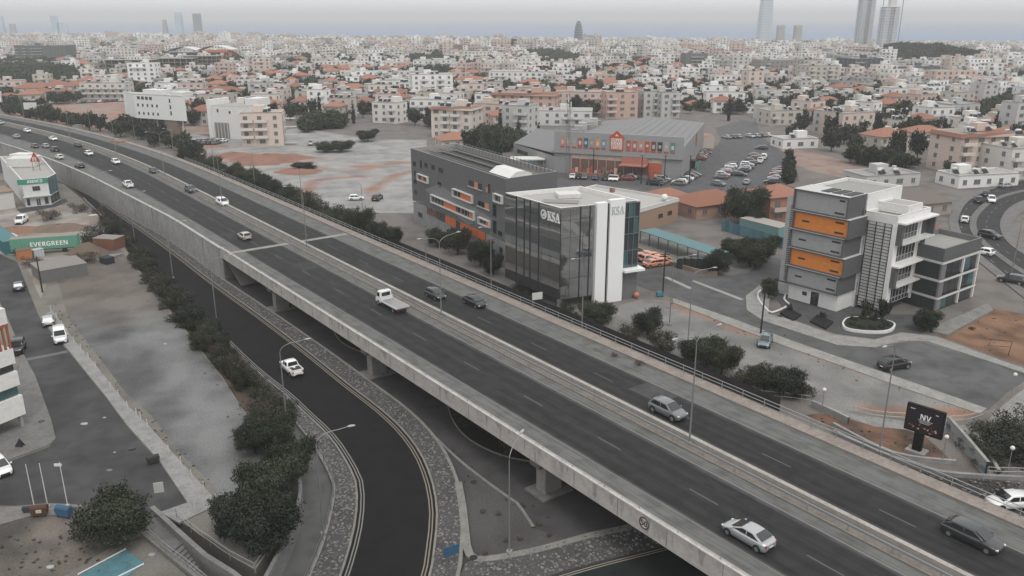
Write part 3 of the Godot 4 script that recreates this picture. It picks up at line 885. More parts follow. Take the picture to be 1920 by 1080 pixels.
# small weeds scattered along an edge, too many to count
func weeds(label: String, line: Array, count: int, spread: float) -> void:
	var l: Array = smooth_line(line, 60); var where := []
	for i in int(count * 0.6):
		var p: Vector3 = l[R.randi() % 60] + Vector3(R.randfn(), 0, R.randfn()) * spread
		var s := R.randf_range(0.05, 0.2)
		where.append(Transform3D(Basis(Vector3.UP, R.randf() * TAU) * Basis.from_scale(Vector3(s, s * 0.8, s)), p))
	var o := stuff(self, "weeds", M.dry[R.randi() % 2], where); meta(o, label, "weeds")
func tree(label: String, at: Vector3, h: float, r: float, kind: String, group := "", turn := -1.0) -> Node3D:
	if turn < 0: turn = R.randf() * TAU
	var names := {"fine": "broadleaf_tree", "coarse": "town_tree", "shrub": "shrub", "dry": "dry_shrub", "cypress": "cypress_tree", "palm": "palm_tree"}
	var t := thing(names[kind], label, "shrub" if kind in ["shrub", "dry"] else "tree", at, turn, group)
	var trunk_h := h * (0.35 if kind in ["fine", "coarse"] else 0.2)
	if kind == "palm": trunk_h = h * 0.85
	var tk := part(t, "stem" if kind in ["shrub", "dry"] else "trunk", M.trunk)
	tk.scale = Vector3(r * 0.9 if kind != "palm" else 2.5, trunk_h, r * 0.9 if kind != "palm" else 2.5)
	var list: Array = [M.palm] if kind == "palm" else M[kind]
	var c := part(t, "crown", list[R.randi() % list.size()])
	if kind != "dry": c.material_override = M.leaves[R.randi() % 5]
	if kind == "cypress": c.scale = Vector3(r / 0.115, h / 1.05, r / 0.115)
	elif kind == "palm": c.position.y = trunk_h; c.scale = Vector3(r, r, r)
	else:
		c.position.y = trunk_h * 0.55
		c.scale = Vector3(r, h - trunk_h * 0.55, r)
	return t
func build_planting() -> void:
	# near trees at the lower left
	tree("big round dark tree standing over the bins at the lower left corner", V(-35.96,2,-63.74), 5.4, 3.75, "fine", "", 0.4)
	var big := [[V(-22.51,2,-64.06), 5.2, 3.9, "dark bushy tree in the walled corner above the footpath, nearest the bottom edge"], [V(-23.75,2,-70.25), 4.8, 3.6, "dark spreading tree in the middle of the clump above the footpath"], [V(-23.12,1,-76.29), 4.6, 3.0, "leafy tree leaning over the footpath, right side of the dark clump"], [V(-28.24,2,-80.67), 3.6, 2.6, "low dark tree where the yard meets the clump"], [V(-26.23,1,-82.45), 4.2, 2.7, "dark tree at the top of the clump beside the end of the mesh fence"], [V(-25.15,2,-65.85), 4.0, 2.6, "small dark tree on the yard side of the clump"]]
	for b in big: tree(b[3], b[0], b[1], b[2], "fine")
	# overgrown bank along the mesh fence
	var rows := [["shrub", "green"], ["dry", "brown dry"]]
	var be: Array = smooth_line(LAND_EDGE.slice(0, 9), 34); var fe: Array = smooth_line(FENCE, 34)
	var ords := ordinals()
	var k := 0
	for i in range(8, 34):
		for j in 3:
			if R.randf() < 0.05: continue
			var p: Vector3 = be[i].lerp(be[mini(i + 1, 33)], R.randf()).lerp(fe[i].lerp(fe[mini(i + 1, 33)], R.randf()), 0.1 + 0.28 * j + R.randf() * 0.3)
			var kind := "dry" if R.randf() < (0.24 if j == 0 else 0.1) else ("fine" if R.randf() < 0.25 else "shrub")
			tree("%s shrub on the fence bank, %s from far end, %s row" % ["brownish dry" if kind == "dry" else "dull green", ords[i - 8], ["yard side", "middle", "fence side"][j]], p, R.randf_range(1.4, 3.8), R.randf_range(1.4, 2.9), kind, "shrubs on the bank along the mesh fence")
	# shrubs along the far side of the highway
	var right := [[V(13.1,2.5,-120.5), 3.4, 3.2], [V(17.16,2.5,-112.5), 2.6, 2.2], [V(20.29,2.5,-115.0), 3.8, 2.6], [V(21.31,2.5,-109.4), 3.0, 2.6], [V(24.96,2.5,-105.0), 3.2, 2.4], [V(26.09,2.5,-102.8), 4.6, 3.1], [V(27.74,2.5,-100.7), 4.4, 2.8], [V(29.69,2.5,-97.35), 2.6, 2.2], [V(31.83,2.5,-95.27), 3.6, 2.8], [V(33.92,2.5,-94.18), 3.8, 2.8], [V(35.91,2.5,-93.73), 2.6, 1.9], [V(-6.08,2.5,-150.6), 5.2, 3.1], [V(-10.85,2.5,-158.8), 5.6, 3.0], [V(-3.44,2.5,-145.5), 3.6, 2.2], [V(-15.45,2.5,-165.3), 3.6, 2.6], [V(2.3,2.5,-135.2), 2.6, 2.2], [V(8.47,2.5,-123.4), 2.4, 2.0]]
	for i in right.size():
		var q: Array = right[i]
		tree("dark rounded bush behind the highway railing, %s from the right of the roadside row" % ords[i], q[0], q[1], q[2], "fine" if q[1] > 3.0 else "shrub", "bushes along the far side of the highway")
	weeds("dry weeds along the pavement edge of the bare yard", L(2.01,[-78.1,-133.2, -66.7,-117.0, -57.33,-105.8, -47.4,-93.23, -38.05,-82.08, -30.05,-72.62]), 130, 0.5)
	weeds("dry weeds scattered at the fence side of the bare yard", L(2.01,[-83.36,-170.1, -67.81,-145.4, -51.43,-120.4, -37.27,-98.74, -30.98,-88.23, -26.95,-80.66]), 170, 1.3)
	weeds("dry weeds along the red band of the dirt lot", L(2.52,[27.42,-129.5, 33.63,-119.0, 39.56,-109.4, 45.41,-101.0, 49.89,-95.23, 53.94,-90.01]), 90, 1.1)
	weeds("dark weeds over the orange soil lot", L(2.52,[64.75,-115.7, 71.78,-121.4, 75.95,-121.4, 69.03,-110.4, 71.32,-106.4]), 60, 2.2)
	weeds("dry weeds on the scrub ground by the bins", L(2.02,[-48.49,-65.82, -44.08,-65, -40.24,-64.19, -36.41,-62.23, -39.68,-60.38, -44.23,-61.86]), 110, 1.6)
	weeds("weeds growing from the soil bed by the billboard", L(2.54,[36.1,-88.57, 39.22,-85.22, 42.73,-82.09, 45.44,-80.3]), 60, 1.0)
	weeds("weeds along the kerb under the bridge", L(0.02,[-13.37,-93.53, -7.34,-84.19, -3.46,-78.43, 0,-73.8, 2.08,-69.16]), 60, 1.0)
	# hedge row before the grey office
	for i in 26:
		var s := -112.0 - i * 5.2
		tree("dark hedge bush by the far railing, %s counting leftwards from the grey office" % ords[i], W(31.0 + R.randf() * 2.5, s, 2.5), R.randf_range(3.6, 6.8), R.randf_range(2.4, 4.2), "fine" if R.randf() < 0.6 else "shrub", "hedge along the far side of the highway")
	for i in 44:
		var s := -250.0 - i * 6.0
		tree("roadside tree beyond the frontage lane, %s from its near end" % ords[i], W(37.5 + R.randf() * 9, s, 2.5), R.randf_range(4.5, 8.0), R.randf_range(3.2, 5.0), "coarse", "trees along the frontage lane")
	for i in 12: tree("dark tree in the gardens behind the soil track, %s from its left" % ords[i], V(108.2,2.5,-274.5).lerp(V(127.8,2.5,-252.5), i / 11.0) + Vector3(R.randf_range(-3, 3), 0, R.randf_range(-8, 8)), R.randf_range(4.0, 7.0), R.randf_range(2.6, 4.2), "coarse", "trees behind the soil track")
	for i in 7: tree("dark hedge tree along the right side of the car park, %s from the near end" % ords[i], V(76.88,2.5,-227.3).lerp(V(91.86,2.5,-274.5), i / 6.0), R.randf_range(2.6, 4.4), R.randf_range(2.0, 3.2), "coarse", "hedge trees of the car park")
	# planting round the orange office and lots
	var spots := [[V(52.85,2.5,-184.8), 8.6, 5.4, "fine", "large dark tree behind the car yard, left of the white and orange office"], [V(54.9,2.5,-180.8), 4.0, 3.0, "fine", "smaller dark tree at the foot of the large dark tree"],
		[V(45.12,2.5,-150.6), 5.0, 3.8, "fine", "dark round tree at the bend of the street by the car yard"], [V(47.97,2.5,-153.5), 5.0, 4.0, "fine", "wide dark tree in front of the blue fence"], [V(38.05,2.5,-146.5), 4.0, 3.0, "fine", "dark tree beside the gate of the car yard"], [V(44.27,2.5,-158.0), 3.6, 3.6, "fine", "dark bush along the car yard wall"],
		[V(62.51,2.5,-116.8), 3.4, 2.2, "fine", "round dark bush at the left corner of the orange soil lot"], [V(43.12,2.5,-131.8), 3.6, 1.6, "fine", "slim tree inside the kerbed bed at the street corner"],
		[V(55.16,2.6,-121.2), 3.2, 1.1, "coarse", "thin young tree in the white planter, left one"], [V(57.91,2.6,-121.2), 3.4, 1.2, "coarse", "thin young tree in the white planter, right one"],
		[V(44.65,2.7,-125.4), 1.2, 0.6, "shrub", "clipped small tree in the left black planting bed"], [V(48.73,2.7,-121.9), 1.2, 0.6, "shrub", "clipped small tree in the right black planting bed"],
		[V(56.16,2.6,-120.0), 2.6, 0.3, "cypress", "slim cypress in the white planter beside the office"],
		[V(53.32,2.5,-79.79), 3.0, 4.0, "shrub", "broad dark shrub at the right edge above the stone slope"], [V(57.21,2.5,-84.02), 3.0, 3.6, "shrub", "dark shrub at the right edge beside the globe lamp"], [V(54.31,2.5,-83.14), 2.2, 3.0, "shrub", "low dark shrub behind the slanted path wall"], [V(55.25,2.5,-78.65), 2.6, 3.4, "shrub", "dark shrub partly cut by the right edge"], [V(50.46,2.5,-77.75), 1.6, 2.2, "shrub", "low dark shrub at the lower end of the path wall"],
		[V(-77.67,2.5,-228.9), 3.4, 3.6, "fine", "dark bush growing over the abandoned black stand"], [V(-62.52,2.5,-214.4), 3.0, 3.2, "fine", "dark bush alone at the edge of the pale yard by the highway"], [V(-65.12,2.5,-256.2), 2.2, 4.4, "fine", "low spreading bush on the red soil mound"], [V(-60.12,2.5,-291.7), 4.0, 5.0, "fine", "dark tree cluster in the yard, left of the apartment block"], [V(-55.1,2.5,-318.1), 4.4, 4.6, "fine", "dark tree in the yard nearest the apartment block"], [V(-65.76,2.5,-291.7), 3.4, 4.0, "fine", "round dark tree left in the yard cluster"],
		[V(-109.3,2,-191.1), 3.2, 3.0, "dry", "bare grey tree in front of the yard of the white shop building"], [V(-106.2,2,-199.0), 2.8, 2.8, "dry", "bare grey tree beside the wall of the white shop yard"], [V(-89.69,2,-171.4), 3.2, 3.6, "shrub", "dark bush behind the right end of the green trailer"], [V(-83.28,2,-155.9), 2.4, 3.0, "dry", "brown leafless bush over the scrap beside the green trailer"], [V(-92.26,2,-152.3), 2.2, 2.2, "dry", "brown dry bush by the street pole"], [V(-97.99,2,-159.8), 1.8, 2.0, "dry", "low dry bush beside the orange frame on the kerb"]]
	for q in spots: tree(q[4], q[0], q[1], q[2], q[3])
func ordinals() -> Array:
	return ["first", "second", "third", "fourth", "fifth", "sixth", "seventh", "eighth", "ninth", "tenth", "eleventh", "twelfth", "thirteenth", "fourteenth", "fifteenth", "sixteenth", "seventeenth", "eighteenth", "nineteenth", "twentieth", "twenty-first", "twenty-second", "twenty-third", "twenty-fourth", "twenty-fifth", "twenty-sixth", "twenty-seventh", "twenty-eighth", "twenty-ninth", "thirtieth", "thirty-first", "thirty-second", "thirty-third", "thirty-fourth", "thirty-fifth", "thirty-sixth", "thirty-seventh", "thirty-eighth", "thirty-ninth", "fortieth", "forty-first", "forty-second", "forty-third", "forty-fourth", "forty-fifth", "forty-sixth", "forty-seventh", "forty-eighth", "forty-ninth", "fiftieth", "fifty-first", "fifty-second", "fifty-third", "fifty-fourth", "fifty-fifth"]


# ---------------------------------------------------------------- vehicles; a model points along +x, its base in the middle
var CARS := {}
func ring_half(w: float, ys: float, yb: float, top: float) -> Array:
	# half of a body section from sill to the middle of the bonnet or boot
	return [Vector2(w * 0.80, ys), Vector2(w * 0.95, ys + 0.05), Vector2(w, lerpf(ys, yb, 0.45)), Vector2(w * 0.985, lerpf(ys, yb, 0.8)), Vector2(w * 0.93, yb), Vector2(w * 0.6, top), Vector2(0.0, top + 0.015)]
func section(x: float, half: Array) -> Array:
	var o := []
	for p in half: o.append(Vector3(x, p.y, p.x))
	for i in range(half.size() - 2, -1, -1): o.append(Vector3(x, half[i].y, -half[i].x))
	return o
func make_car(kind: String) -> Node3D:
	# length, width, bonnet height at nose / at screen, roof height, x of: rear glass base, rear roof, front roof, screen base, boot height
	var P: Dictionary = {
		"hatch": {"L": 4.0, "W": 1.74, "nose": 0.78, "cowl": 0.98, "roof": 1.5, "x": [-1.93, -1.5, 0.15, 1.2], "boot": 0.92, "sill": 0.2},
		"sedan": {"L": 4.6, "W": 1.80, "nose": 0.70, "cowl": 0.95, "roof": 1.45, "x": [-1.95, -1.0, 0.2, 1.3], "boot": 1.02, "sill": 0.2},
		"suv": {"L": 4.5, "W": 1.86, "nose": 0.95, "cowl": 1.1, "roof": 1.68, "x": [-2.16, -1.7, 0.3, 1.22], "boot": 1.05, "sill": 0.28},
		"wagon": {"L": 4.7, "W": 1.82, "nose": 0.75, "cowl": 0.95, "roof": 1.48, "x": [-2.27, -1.6, 0.25, 1.3], "boot": 0.95, "sill": 0.2},
		"van": {"L": 4.5, "W": 1.84, "nose": 1.0, "cowl": 1.2, "roof": 1.86, "x": [-2.2, -2.05, 0.75, 1.5], "boot": 1.1, "sill": 0.25},
		"pickup": {"L": 5.2, "W": 1.86, "nose": 1.0, "cowl": 1.15, "roof": 1.76, "x": [-0.75, -0.55, 0.72, 1.35], "boot": 1.08, "sill": 0.32},
		"jeep": {"L": 4.0, "W": 1.8, "nose": 1.08, "cowl": 1.15, "roof": 1.8, "x": [-1.9, -1.85, 0.35, 0.6], "boot": 1.12, "sill": 0.38},
	}[kind]
	var root := Node3D.new()
	root.name = {"hatch": "hatchback_car", "sedan": "sedan_car", "suv": "suv_car", "wagon": "estate_car", "van": "van", "pickup": "pickup_truck", "jeep": "jeep_car"}[kind]
	root.set_meta("base_name", str(root.name)); root.set_meta("category", "pickup truck" if kind == "pickup" else ("van" if kind == "van" else "car"))
	var L: float = P.L * 0.5; var hw: float = P.W * 0.5; var X: Array = P.x
	var b := Mesher.new(); b.col = Color(1, 1, 1)
	var st := []
	var open_bed := kind == "pickup"
	var xs := [[-L, 0.70, 0.42, P.boot * 0.84], [-L + 0.06, 0.86, P.sill + 0.08, P.boot * 0.94], [-L + 0.3, 0.98, P.sill, P.boot], [X[0], 1.0, P.sill, P.boot + 0.02], [0.0, 1.0, P.sill, lerpf(P.boot, P.cowl, 0.5)], [X[3] - 0.1, 1.0, P.sill, P.cowl], [X[3] + 0.25, 0.99, P.sill, P.cowl - 0.03], [L - 0.6, 0.97, P.sill, lerpf(P.cowl, P.nose, 0.6)], [L - 0.3, 0.91, P.sill, lerpf(P.cowl, P.nose, 0.92)], [L - 0.12, 0.80, P.sill + 0.04, P.nose - 0.06], [L - 0.03, 0.66, P.sill + 0.12, P.nose - 0.16], [L, 0.52, 0.4, P.nose - 0.26]]
	var bed_x0 := -L + 0.1; var bed_x1: float = X[0] - 0.08
	for q in xs: st.append(section(q[0], ring_half(hw * q[1], q[2], q[3] - 0.05, q[3] - (0.0 if not (open_bed and q[0] < X[0] - 0.01) else 0.0))))
	b.grid(st, false, true, Vector3(0, 0.5, 0))
	for e in [0, st.size() - 1]:
		var ctr := Vector3.ZERO
		for p in st[e]: ctr += p / st[e].size()
		for j in st[e].size() - 1: b.tri(ctr, st[e][j], st[e][j + 1], Vector3(-1 if e == 0 else 1, 0, 0))
	# roof and pillars
	var belt := hw * 0.92; var rw := hw * (0.79 if kind not in ["van", "jeep"] else 0.84)
	var bt: float = P.boot - 0.02; var ct: float = P.cowl - 0.03; var rf: float = P.roof
	var cab := [[X[0] - 0.02, belt, bt, bt + 0.01], [X[1], rw, bt, rf - 0.03], [lerpf(X[1], X[2], 0.5), rw * 1.02, lerpf(bt, ct, 0.5), rf], [X[2], rw * 0.99, ct, rf - 0.03], [X[3] + 0.02, belt * 0.97, ct, ct + 0.01]]
	var cs := []
	for q in cab: cs.append(section(q[0], [Vector2(belt, q[2]), Vector2(lerpf(belt, q[1], 0.9), lerpf(q[2], q[3], 0.88)), Vector2(q[1] * 0.88, q[3]), Vector2(0, q[3] + 0.03)]))
	b.grid(cs, false, true, Vector3(0, 0.9, 0))
	part(root, "body", b, M.paint_default)
	# glass, a little proud of the cabin
	var scr := func(nm: String, xb: float, yb: float, wb: float, xt: float, yt: float, wt: float, out: float) -> void:
		var g := Mesher.new()
		var o := Vector3(out * 1.2, 0.055, 0)
		g.quad(Vector3(xb, yb, -wb) + o, Vector3(xb, yb, wb) + o, Vector3(xt, yt, wt) + o, Vector3(xt, yt, -wt) + o, Vector3(signf(out), 0.3, 0))
		part(root, nm, g, M.carglass)
	scr.call("windscreen", lerpf(X[3], X[2], 0.04), ct + 0.05, belt * 0.86, lerpf(X[3], X[2], 0.93), rf - 0.07, rw * 0.86, 0.035)
	scr.call("rear_window", lerpf(X[0], X[1], 0.12), bt + 0.09, belt * 0.84, lerpf(X[0], X[1], 0.9), rf - 0.08, rw * 0.84, -0.03)
	var mid := lerpf(X[0], X[3], 0.5)
	for sd in [-1.0, 1.0]:
		for half in 2:
			var g := Mesher.new()
			var xa: float = mid + 0.05 if half == 0 else X[0] + 0.3; var xb: float = X[3] - 0.28 if half == 0 else mid - 0.05
			var ta: float = mid + 0.05 if half == 0 else X[1] + 0.16; var tb: float = X[2] - 0.08 if half == 0 else mid - 0.05
			var z0: float = (lerpf(belt, rw, 0.10) + 0.012) * sd; var z1: float = (lerpf(belt, rw, 0.82) + 0.02) * sd
			var y0: float = lerpf(bt, ct, 0.5) + 0.05; var y1: float = lerpf(bt, rf, 0.80)
			g.quad(Vector3(xa, y0, z0), Vector3(xb, y0, z0), Vector3(tb, y1, z1), Vector3(ta, y1, z1), Vector3(0, 0.2, sd))
			if kind != "van" or half == 0: part(root, "side_window", g, M.carglass)
	if open_bed:
		var bm := Mesher.new()
		bm.box(Vector3((bed_x0 + bed_x1) * 0.5, P.boot - 0.005, 0), Vector3(bed_x1 - bed_x0 - 0.16, 0.06, hw * 1.55))
		part(root, "cargo_bed", bm, M.dark)
		var rim_ := Mesher.new(); rim_.col = Color(1, 1, 1)
		for sd in [-1.0, 1.0]: rim_.box(Vector3((bed_x0 + bed_x1) * 0.5, P.boot + 0.02, sd * hw * 0.85), Vector3(bed_x1 - bed_x0, 0.22, 0.1))
		rim_.box(Vector3(bed_x0, P.boot + 0.02, 0), Vector3(0.1, 0.22, hw * 1.7))
		part(root, "bed_side", rim_, M.paint_default)
	# bumpers, lights, plates, mirrors
	for sd in [-1.0, 1.0]:
		var h := Mesher.new(); h.box(Vector3(L - 0.16, P.nose - 0.14, sd * hw * 0.68), Vector3(0.2, 0.1, 0.28), Basis(Vector3.UP, sd * 0.55)); part(root, "headlight", h, M.lens)
		var tl := Mesher.new(); tl.box(Vector3(-L + 0.05, P.boot - 0.2, sd * hw * 0.72), Vector3(0.1, 0.2, 0.26), Basis(Vector3.UP, -sd * 0.3)); part(root, "tail_light", tl, M.tail)
		var mr := Mesher.new(); mr.col = Color(1, 1, 1); mr.box(Vector3(X[3] - 0.25, P.cowl + 0.08, sd * (hw + 0.06)), Vector3(0.12, 0.13, 0.2)); part(root, "mirror", mr, M.paint_default)
	var ub := Mesher.new(); ub.box(Vector3(0, P.sill + 0.02, 0), Vector3(P.L * 0.86, 0.16, hw * 1.7)); part(root, "underbody", ub, M.dark)
	var gr := Mesher.new(); gr.box(Vector3(L - 0.005, 0.48, 0), Vector3(0.05, 0.2, hw * 1.05)); part(root, "grille", gr, M.dark)
	var np := Mesher.new(); np.box(Vector3(-L - 0.005, 0.62, 0), Vector3(0.03, 0.12, 0.5)); part(root, "number_plate", np, M.white)
	wheels(root, [L - 0.82, -L + 0.78], hw, 0.31 if kind not in ["suv", "pickup", "jeep"] else 0.38)
	return root
func wheels(root: Node3D, at: Array, hw: float, r: float) -> void:
	if not M.has("wheel%d" % int(r * 100)):
		var w := Mesher.new(); w.tube([Vector3(0, 0, -0.11), Vector3(0, 0, 0.11)], r, r, 16)
		var rm := Mesher.new(); rm.disc(Vector3(0, 0, 0.115), Vector3(0, 0, 1), r * 0.64, 14); rm.disc(Vector3(0, 0, -0.115), Vector3(0, 0, -1), r * 0.64, 14)
		var ar := Mesher.new(); ar.disc(Vector3(0, 0, 0.0), Vector3(0, 0, 1), r * 1.22, 16)
		M["wheel%d" % int(r * 100)] = w.mesh(M.tyre); M["rim%d" % int(r * 100)] = rm.mesh(M.rim); M["arch%d" % int(r * 100)] = ar.mesh(M.dark)
	for x in at:
		for sd in [-1.0, 1.0]:
			var o := part(root, "wheel", M["wheel%d" % int(r * 100)]); o.position = Vector3(x, r, sd * (hw - 0.07))
			part(o, "rim", M["rim%d" % int(r * 100)])
			var a := part(root, "wheel_arch", M["arch%d" % int(r * 100)]); a.position = Vector3(x, r + 0.03, sd * (hw + 0.012))
func make_flatbed() -> Node3D:
	var root := Node3D.new(); root.name = "flatbed_truck"
	root.set_meta("base_name", "flatbed_truck"); root.set_meta("category", "truck")
	var c := Mesher.new(); c.col = Color(1, 1, 1)
	var rows := []
	for q in [[1.75, 0.95, 0.6, 2.3], [1.8, 1.0, 0.55, 2.36], [2.6, 1.02, 0.5, 2.36], [3.05, 1.0, 0.5, 1.5], [3.3, 0.98, 0.5, 1.25], [3.36, 0.9, 0.55, 1.1]]:
		rows.append(section(q[0], [Vector2(q[1], q[2]), Vector2(q[1], lerpf(q[2], q[3], 0.6)), Vector2(q[1] * 0.94, q[3] - 0.06), Vector2(q[1] * 0.85, q[3]), Vector2(0, q[3] + 0.02)]))
	c.grid(rows, false, true, Vector3(2.5, 1.2, 0))
	for e in [0, rows.size() - 1]:
		var ctr := Vector3.ZERO
		for p in rows[e]: ctr += p / rows[e].size()
		for j in rows[e].size() - 1: c.tri(ctr, rows[e][j], rows[e][j + 1], Vector3(-1 if e == 0 else 1, 0, 0))
	part(root, "cab", c, M.paint_default)
	var g := Mesher.new(); g.quad(Vector3(1.735, 1.55, -0.75), Vector3(1.735, 1.55, 0.75), Vector3(1.735, 2.12, 0.72), Vector3(1.735, 2.12, -0.72), Vector3(-1, 0, 0)); part(root, "rear_window", g, M.carglass)
	var ws := Mesher.new(); ws.quad(Vector3(3.02, 1.56, -0.84), Vector3(3.02, 1.56, 0.84), Vector3(2.66, 2.26, 0.8), Vector3(2.66, 2.26, -0.8), Vector3(1, 0.3, 0)); part(root, "windscreen", ws, M.carglass)
	for sd in [-1.0, 1.0]:
		var s := Mesher.new(); s.quad(Vector3(1.95, 1.5, sd * 1.03), Vector3(2.85, 1.5, sd * 1.03), Vector3(2.55, 2.14, sd * 0.99), Vector3(1.95, 2.14, sd * 0.99), Vector3(0, 0, sd)); part(root, "side_window", s, M.carglass)
		var tl := Mesher.new(); tl.box(Vector3(-3.4, 0.72, sd * 0.8), Vector3(0.08, 0.14, 0.3)); part(root, "tail_light", tl, M.tail)
	var b := mesher(S(150, 150, 148)); b.box(Vector3(-0.95, 0.95, 0), Vector3(4.95, 0.14, 2.15))
	part(root, "bed", b, M.metal)
	var e2 := mesher(S(205, 205, 202))
	for sd in [-1.0, 1.0]: e2.box(Vector3(-0.95, 1.0, sd * 1.08), Vector3(4.95, 0.2, 0.08))
	e2.box(Vector3(1.56, 1.25, 0), Vector3(0.08, 0.6, 2.1)); part(root, "bed_edge", e2, M.plain)
	var ch := Mesher.new(); ch.box(Vector3(-0.3, 0.68, 0), Vector3(6.0, 0.3, 0.9)); part(root, "chassis", ch, M.dark)
	wheels(root, [2.45, -2.1], 1.0, 0.41)
	return root
func make_vehicle_models() -> void:
	M.paint_default = paint(S(205, 205, 205))
	for k in ["hatch", "sedan", "suv", "wagon", "van", "pickup", "jeep"]: CARS[k] = make_car(k)
	CARS["flatbed"] = make_flatbed()
	M.paints = {"white": paint(S(226, 226, 224)), "silver": paint(S(168, 171, 173)), "grey": paint(S(104, 106, 108)), "black": paint(S(24, 24, 26)), "dark": paint(S(44, 46, 50)), "blue": paint(S(40, 56, 80)), "red": paint(S(130, 48, 40)), "brown": paint(S(112, 78, 66)), "teal": paint(S(112, 134, 140)), "beige": paint(S(176, 166, 150)), "salmon": paint(S(196, 126, 96)), "orange": paint(S(206, 130, 90))}
	M.paints["silver"].metallic = 0.4; M.paints["teal"].metallic = 0.4
func car(kind: String, colour: String, at: Vector3, turn: float, label: String, group := "") -> Node3D:
	var o := dup(CARS[kind], at, turn, label, group)
	for ch in o.get_children():
		if str(ch.name).begins_with("body") or str(ch.name).begins_with("mirror") or str(ch.name).begins_with("cab") or str(ch.name).begins_with("bed_side"):
			ch.material_override = M.paints[colour]
	return o


# ---------------------------------------------------------------- helpers for buildings
# a wall face runs from a to b, left to right as seen from outside; u along it, v up
func face_box(m: Mesher, a: Vector3, b: Vector3, u0: float, u1: float, v0: float, v1: float, o0: float, o1: float) -> void:
	var d := Vector3(b.x - a.x, 0, b.z - a.z).normalized(); var out := d.cross(Vector3.UP)
	var bs := Basis(d, Vector3.UP, out)
	m.box(a + d * (u0 + u1) * 0.5 + Vector3(0, (v0 + v1) * 0.5, 0) + out * (o0 + o1) * 0.5, Vector3(absf(u1 - u0), absf(v1 - v0), absf(o1 - o0)), bs)
func fpart(root: Node3D, called: String, a: Vector3, b: Vector3, u0: float, u1: float, v0: float, v1: float, o0: float, o1: float, mat: Material, c := Color(1, 1, 1)) -> MeshInstance3D:
	var m := mesher(c)
	face_box(m, a, b, u0, u1, v0, v1, o0, o1)
	return part(root, called, m, mat)
func window(root: Node3D, a: Vector3, b: Vector3, u0: float, u1: float, v0: float, v1: float, bars := 1, frame := Color(0.5, 0.5, 0.5), mat: Material = null) -> MeshInstance3D:
	# frame with a dark pane set back in it
	var fr := mesher(frame)
	var t := 0.09
	face_box(fr, a, b, u0, u1, v1 - t, v1, -0.02, 0.05); face_box(fr, a, b, u0, u1, v0, v0 + t, -0.02, 0.09)
	face_box(fr, a, b, u0, u0 + t, v0 + t, v1 - t, -0.02, 0.045); face_box(fr, a, b, u1 - t, u1, v0 + t, v1 - t, -0.02, 0.045)
	for k in range(1, bars): face_box(fr, a, b, lerpf(u0, u1, float(k) / bars) - 0.04, lerpf(u0, u1, float(k) / bars) + 0.04, v0 + t, v1 - t, -0.02, 0.04)
	var o := part(root, "window", fr, M.plain)
	var gm := mesher(); face_box(gm, a, b, u0 + t, u1 - t, v0 + t, v1 - t, -0.01, 0.015)
	part(o, "pane", gm, mat if mat else M.pane)
	return o
func flat_roof(root: Node3D, foot: PackedVector2Array, y: float, c: Color, lip := 0.5, lip_c := Color(0.6, 0.6, 0.58)) -> MeshInstance3D:
	var m := mesher(c); m.cap(foot, y - lip)
	var o := part(root, "roof", m, M.roof)
	var pm := mesher(lip_c)
	var inner: PackedVector2Array = Geometry2D.offset_polygon(foot, -0.3)[0]
	var cw := Geometry2D.is_polygon_clockwise(foot)
	if Geometry2D.is_polygon_clockwise(inner) != cw: inner.reverse()
	# pair each outer corner with the nearest inner one
	var q := PackedVector2Array()
	for p in foot:
		var best := inner[0]
		for r in inner:
			if r.distance_to(p) < best.distance_to(p): best = r
		q.append(best)
	for i in foot.size():
		var j := (i + 1) % foot.size()
		pm.quad(pm._p(foot[i], y), pm._p(foot[j], y), pm._p(q[j], y), pm._p(q[i], y), Vector3.UP)
		pm.quad(pm._p(q[i], y), pm._p(q[j], y), pm._p(q[j], y - lip), pm._p(q[i], y - lip))
	part(o, "parapet", pm, M.wall)
	return o
func walls(root: Node3D, foot: PackedVector2Array, y0: float, y1: float, c: Color, mat: Material = null, called := "wall") -> MeshInstance3D:
	var m := mesher(c); m.slab(foot, y0, y1, false)
	return part(root, called, m, mat if mat else M.wall)
func quad_foot(l: Vector3, n: Vector3, r: Vector3) -> PackedVector2Array:
	return PackedVector2Array([xz(l), xz(n), xz(r), xz(l + r - n)])

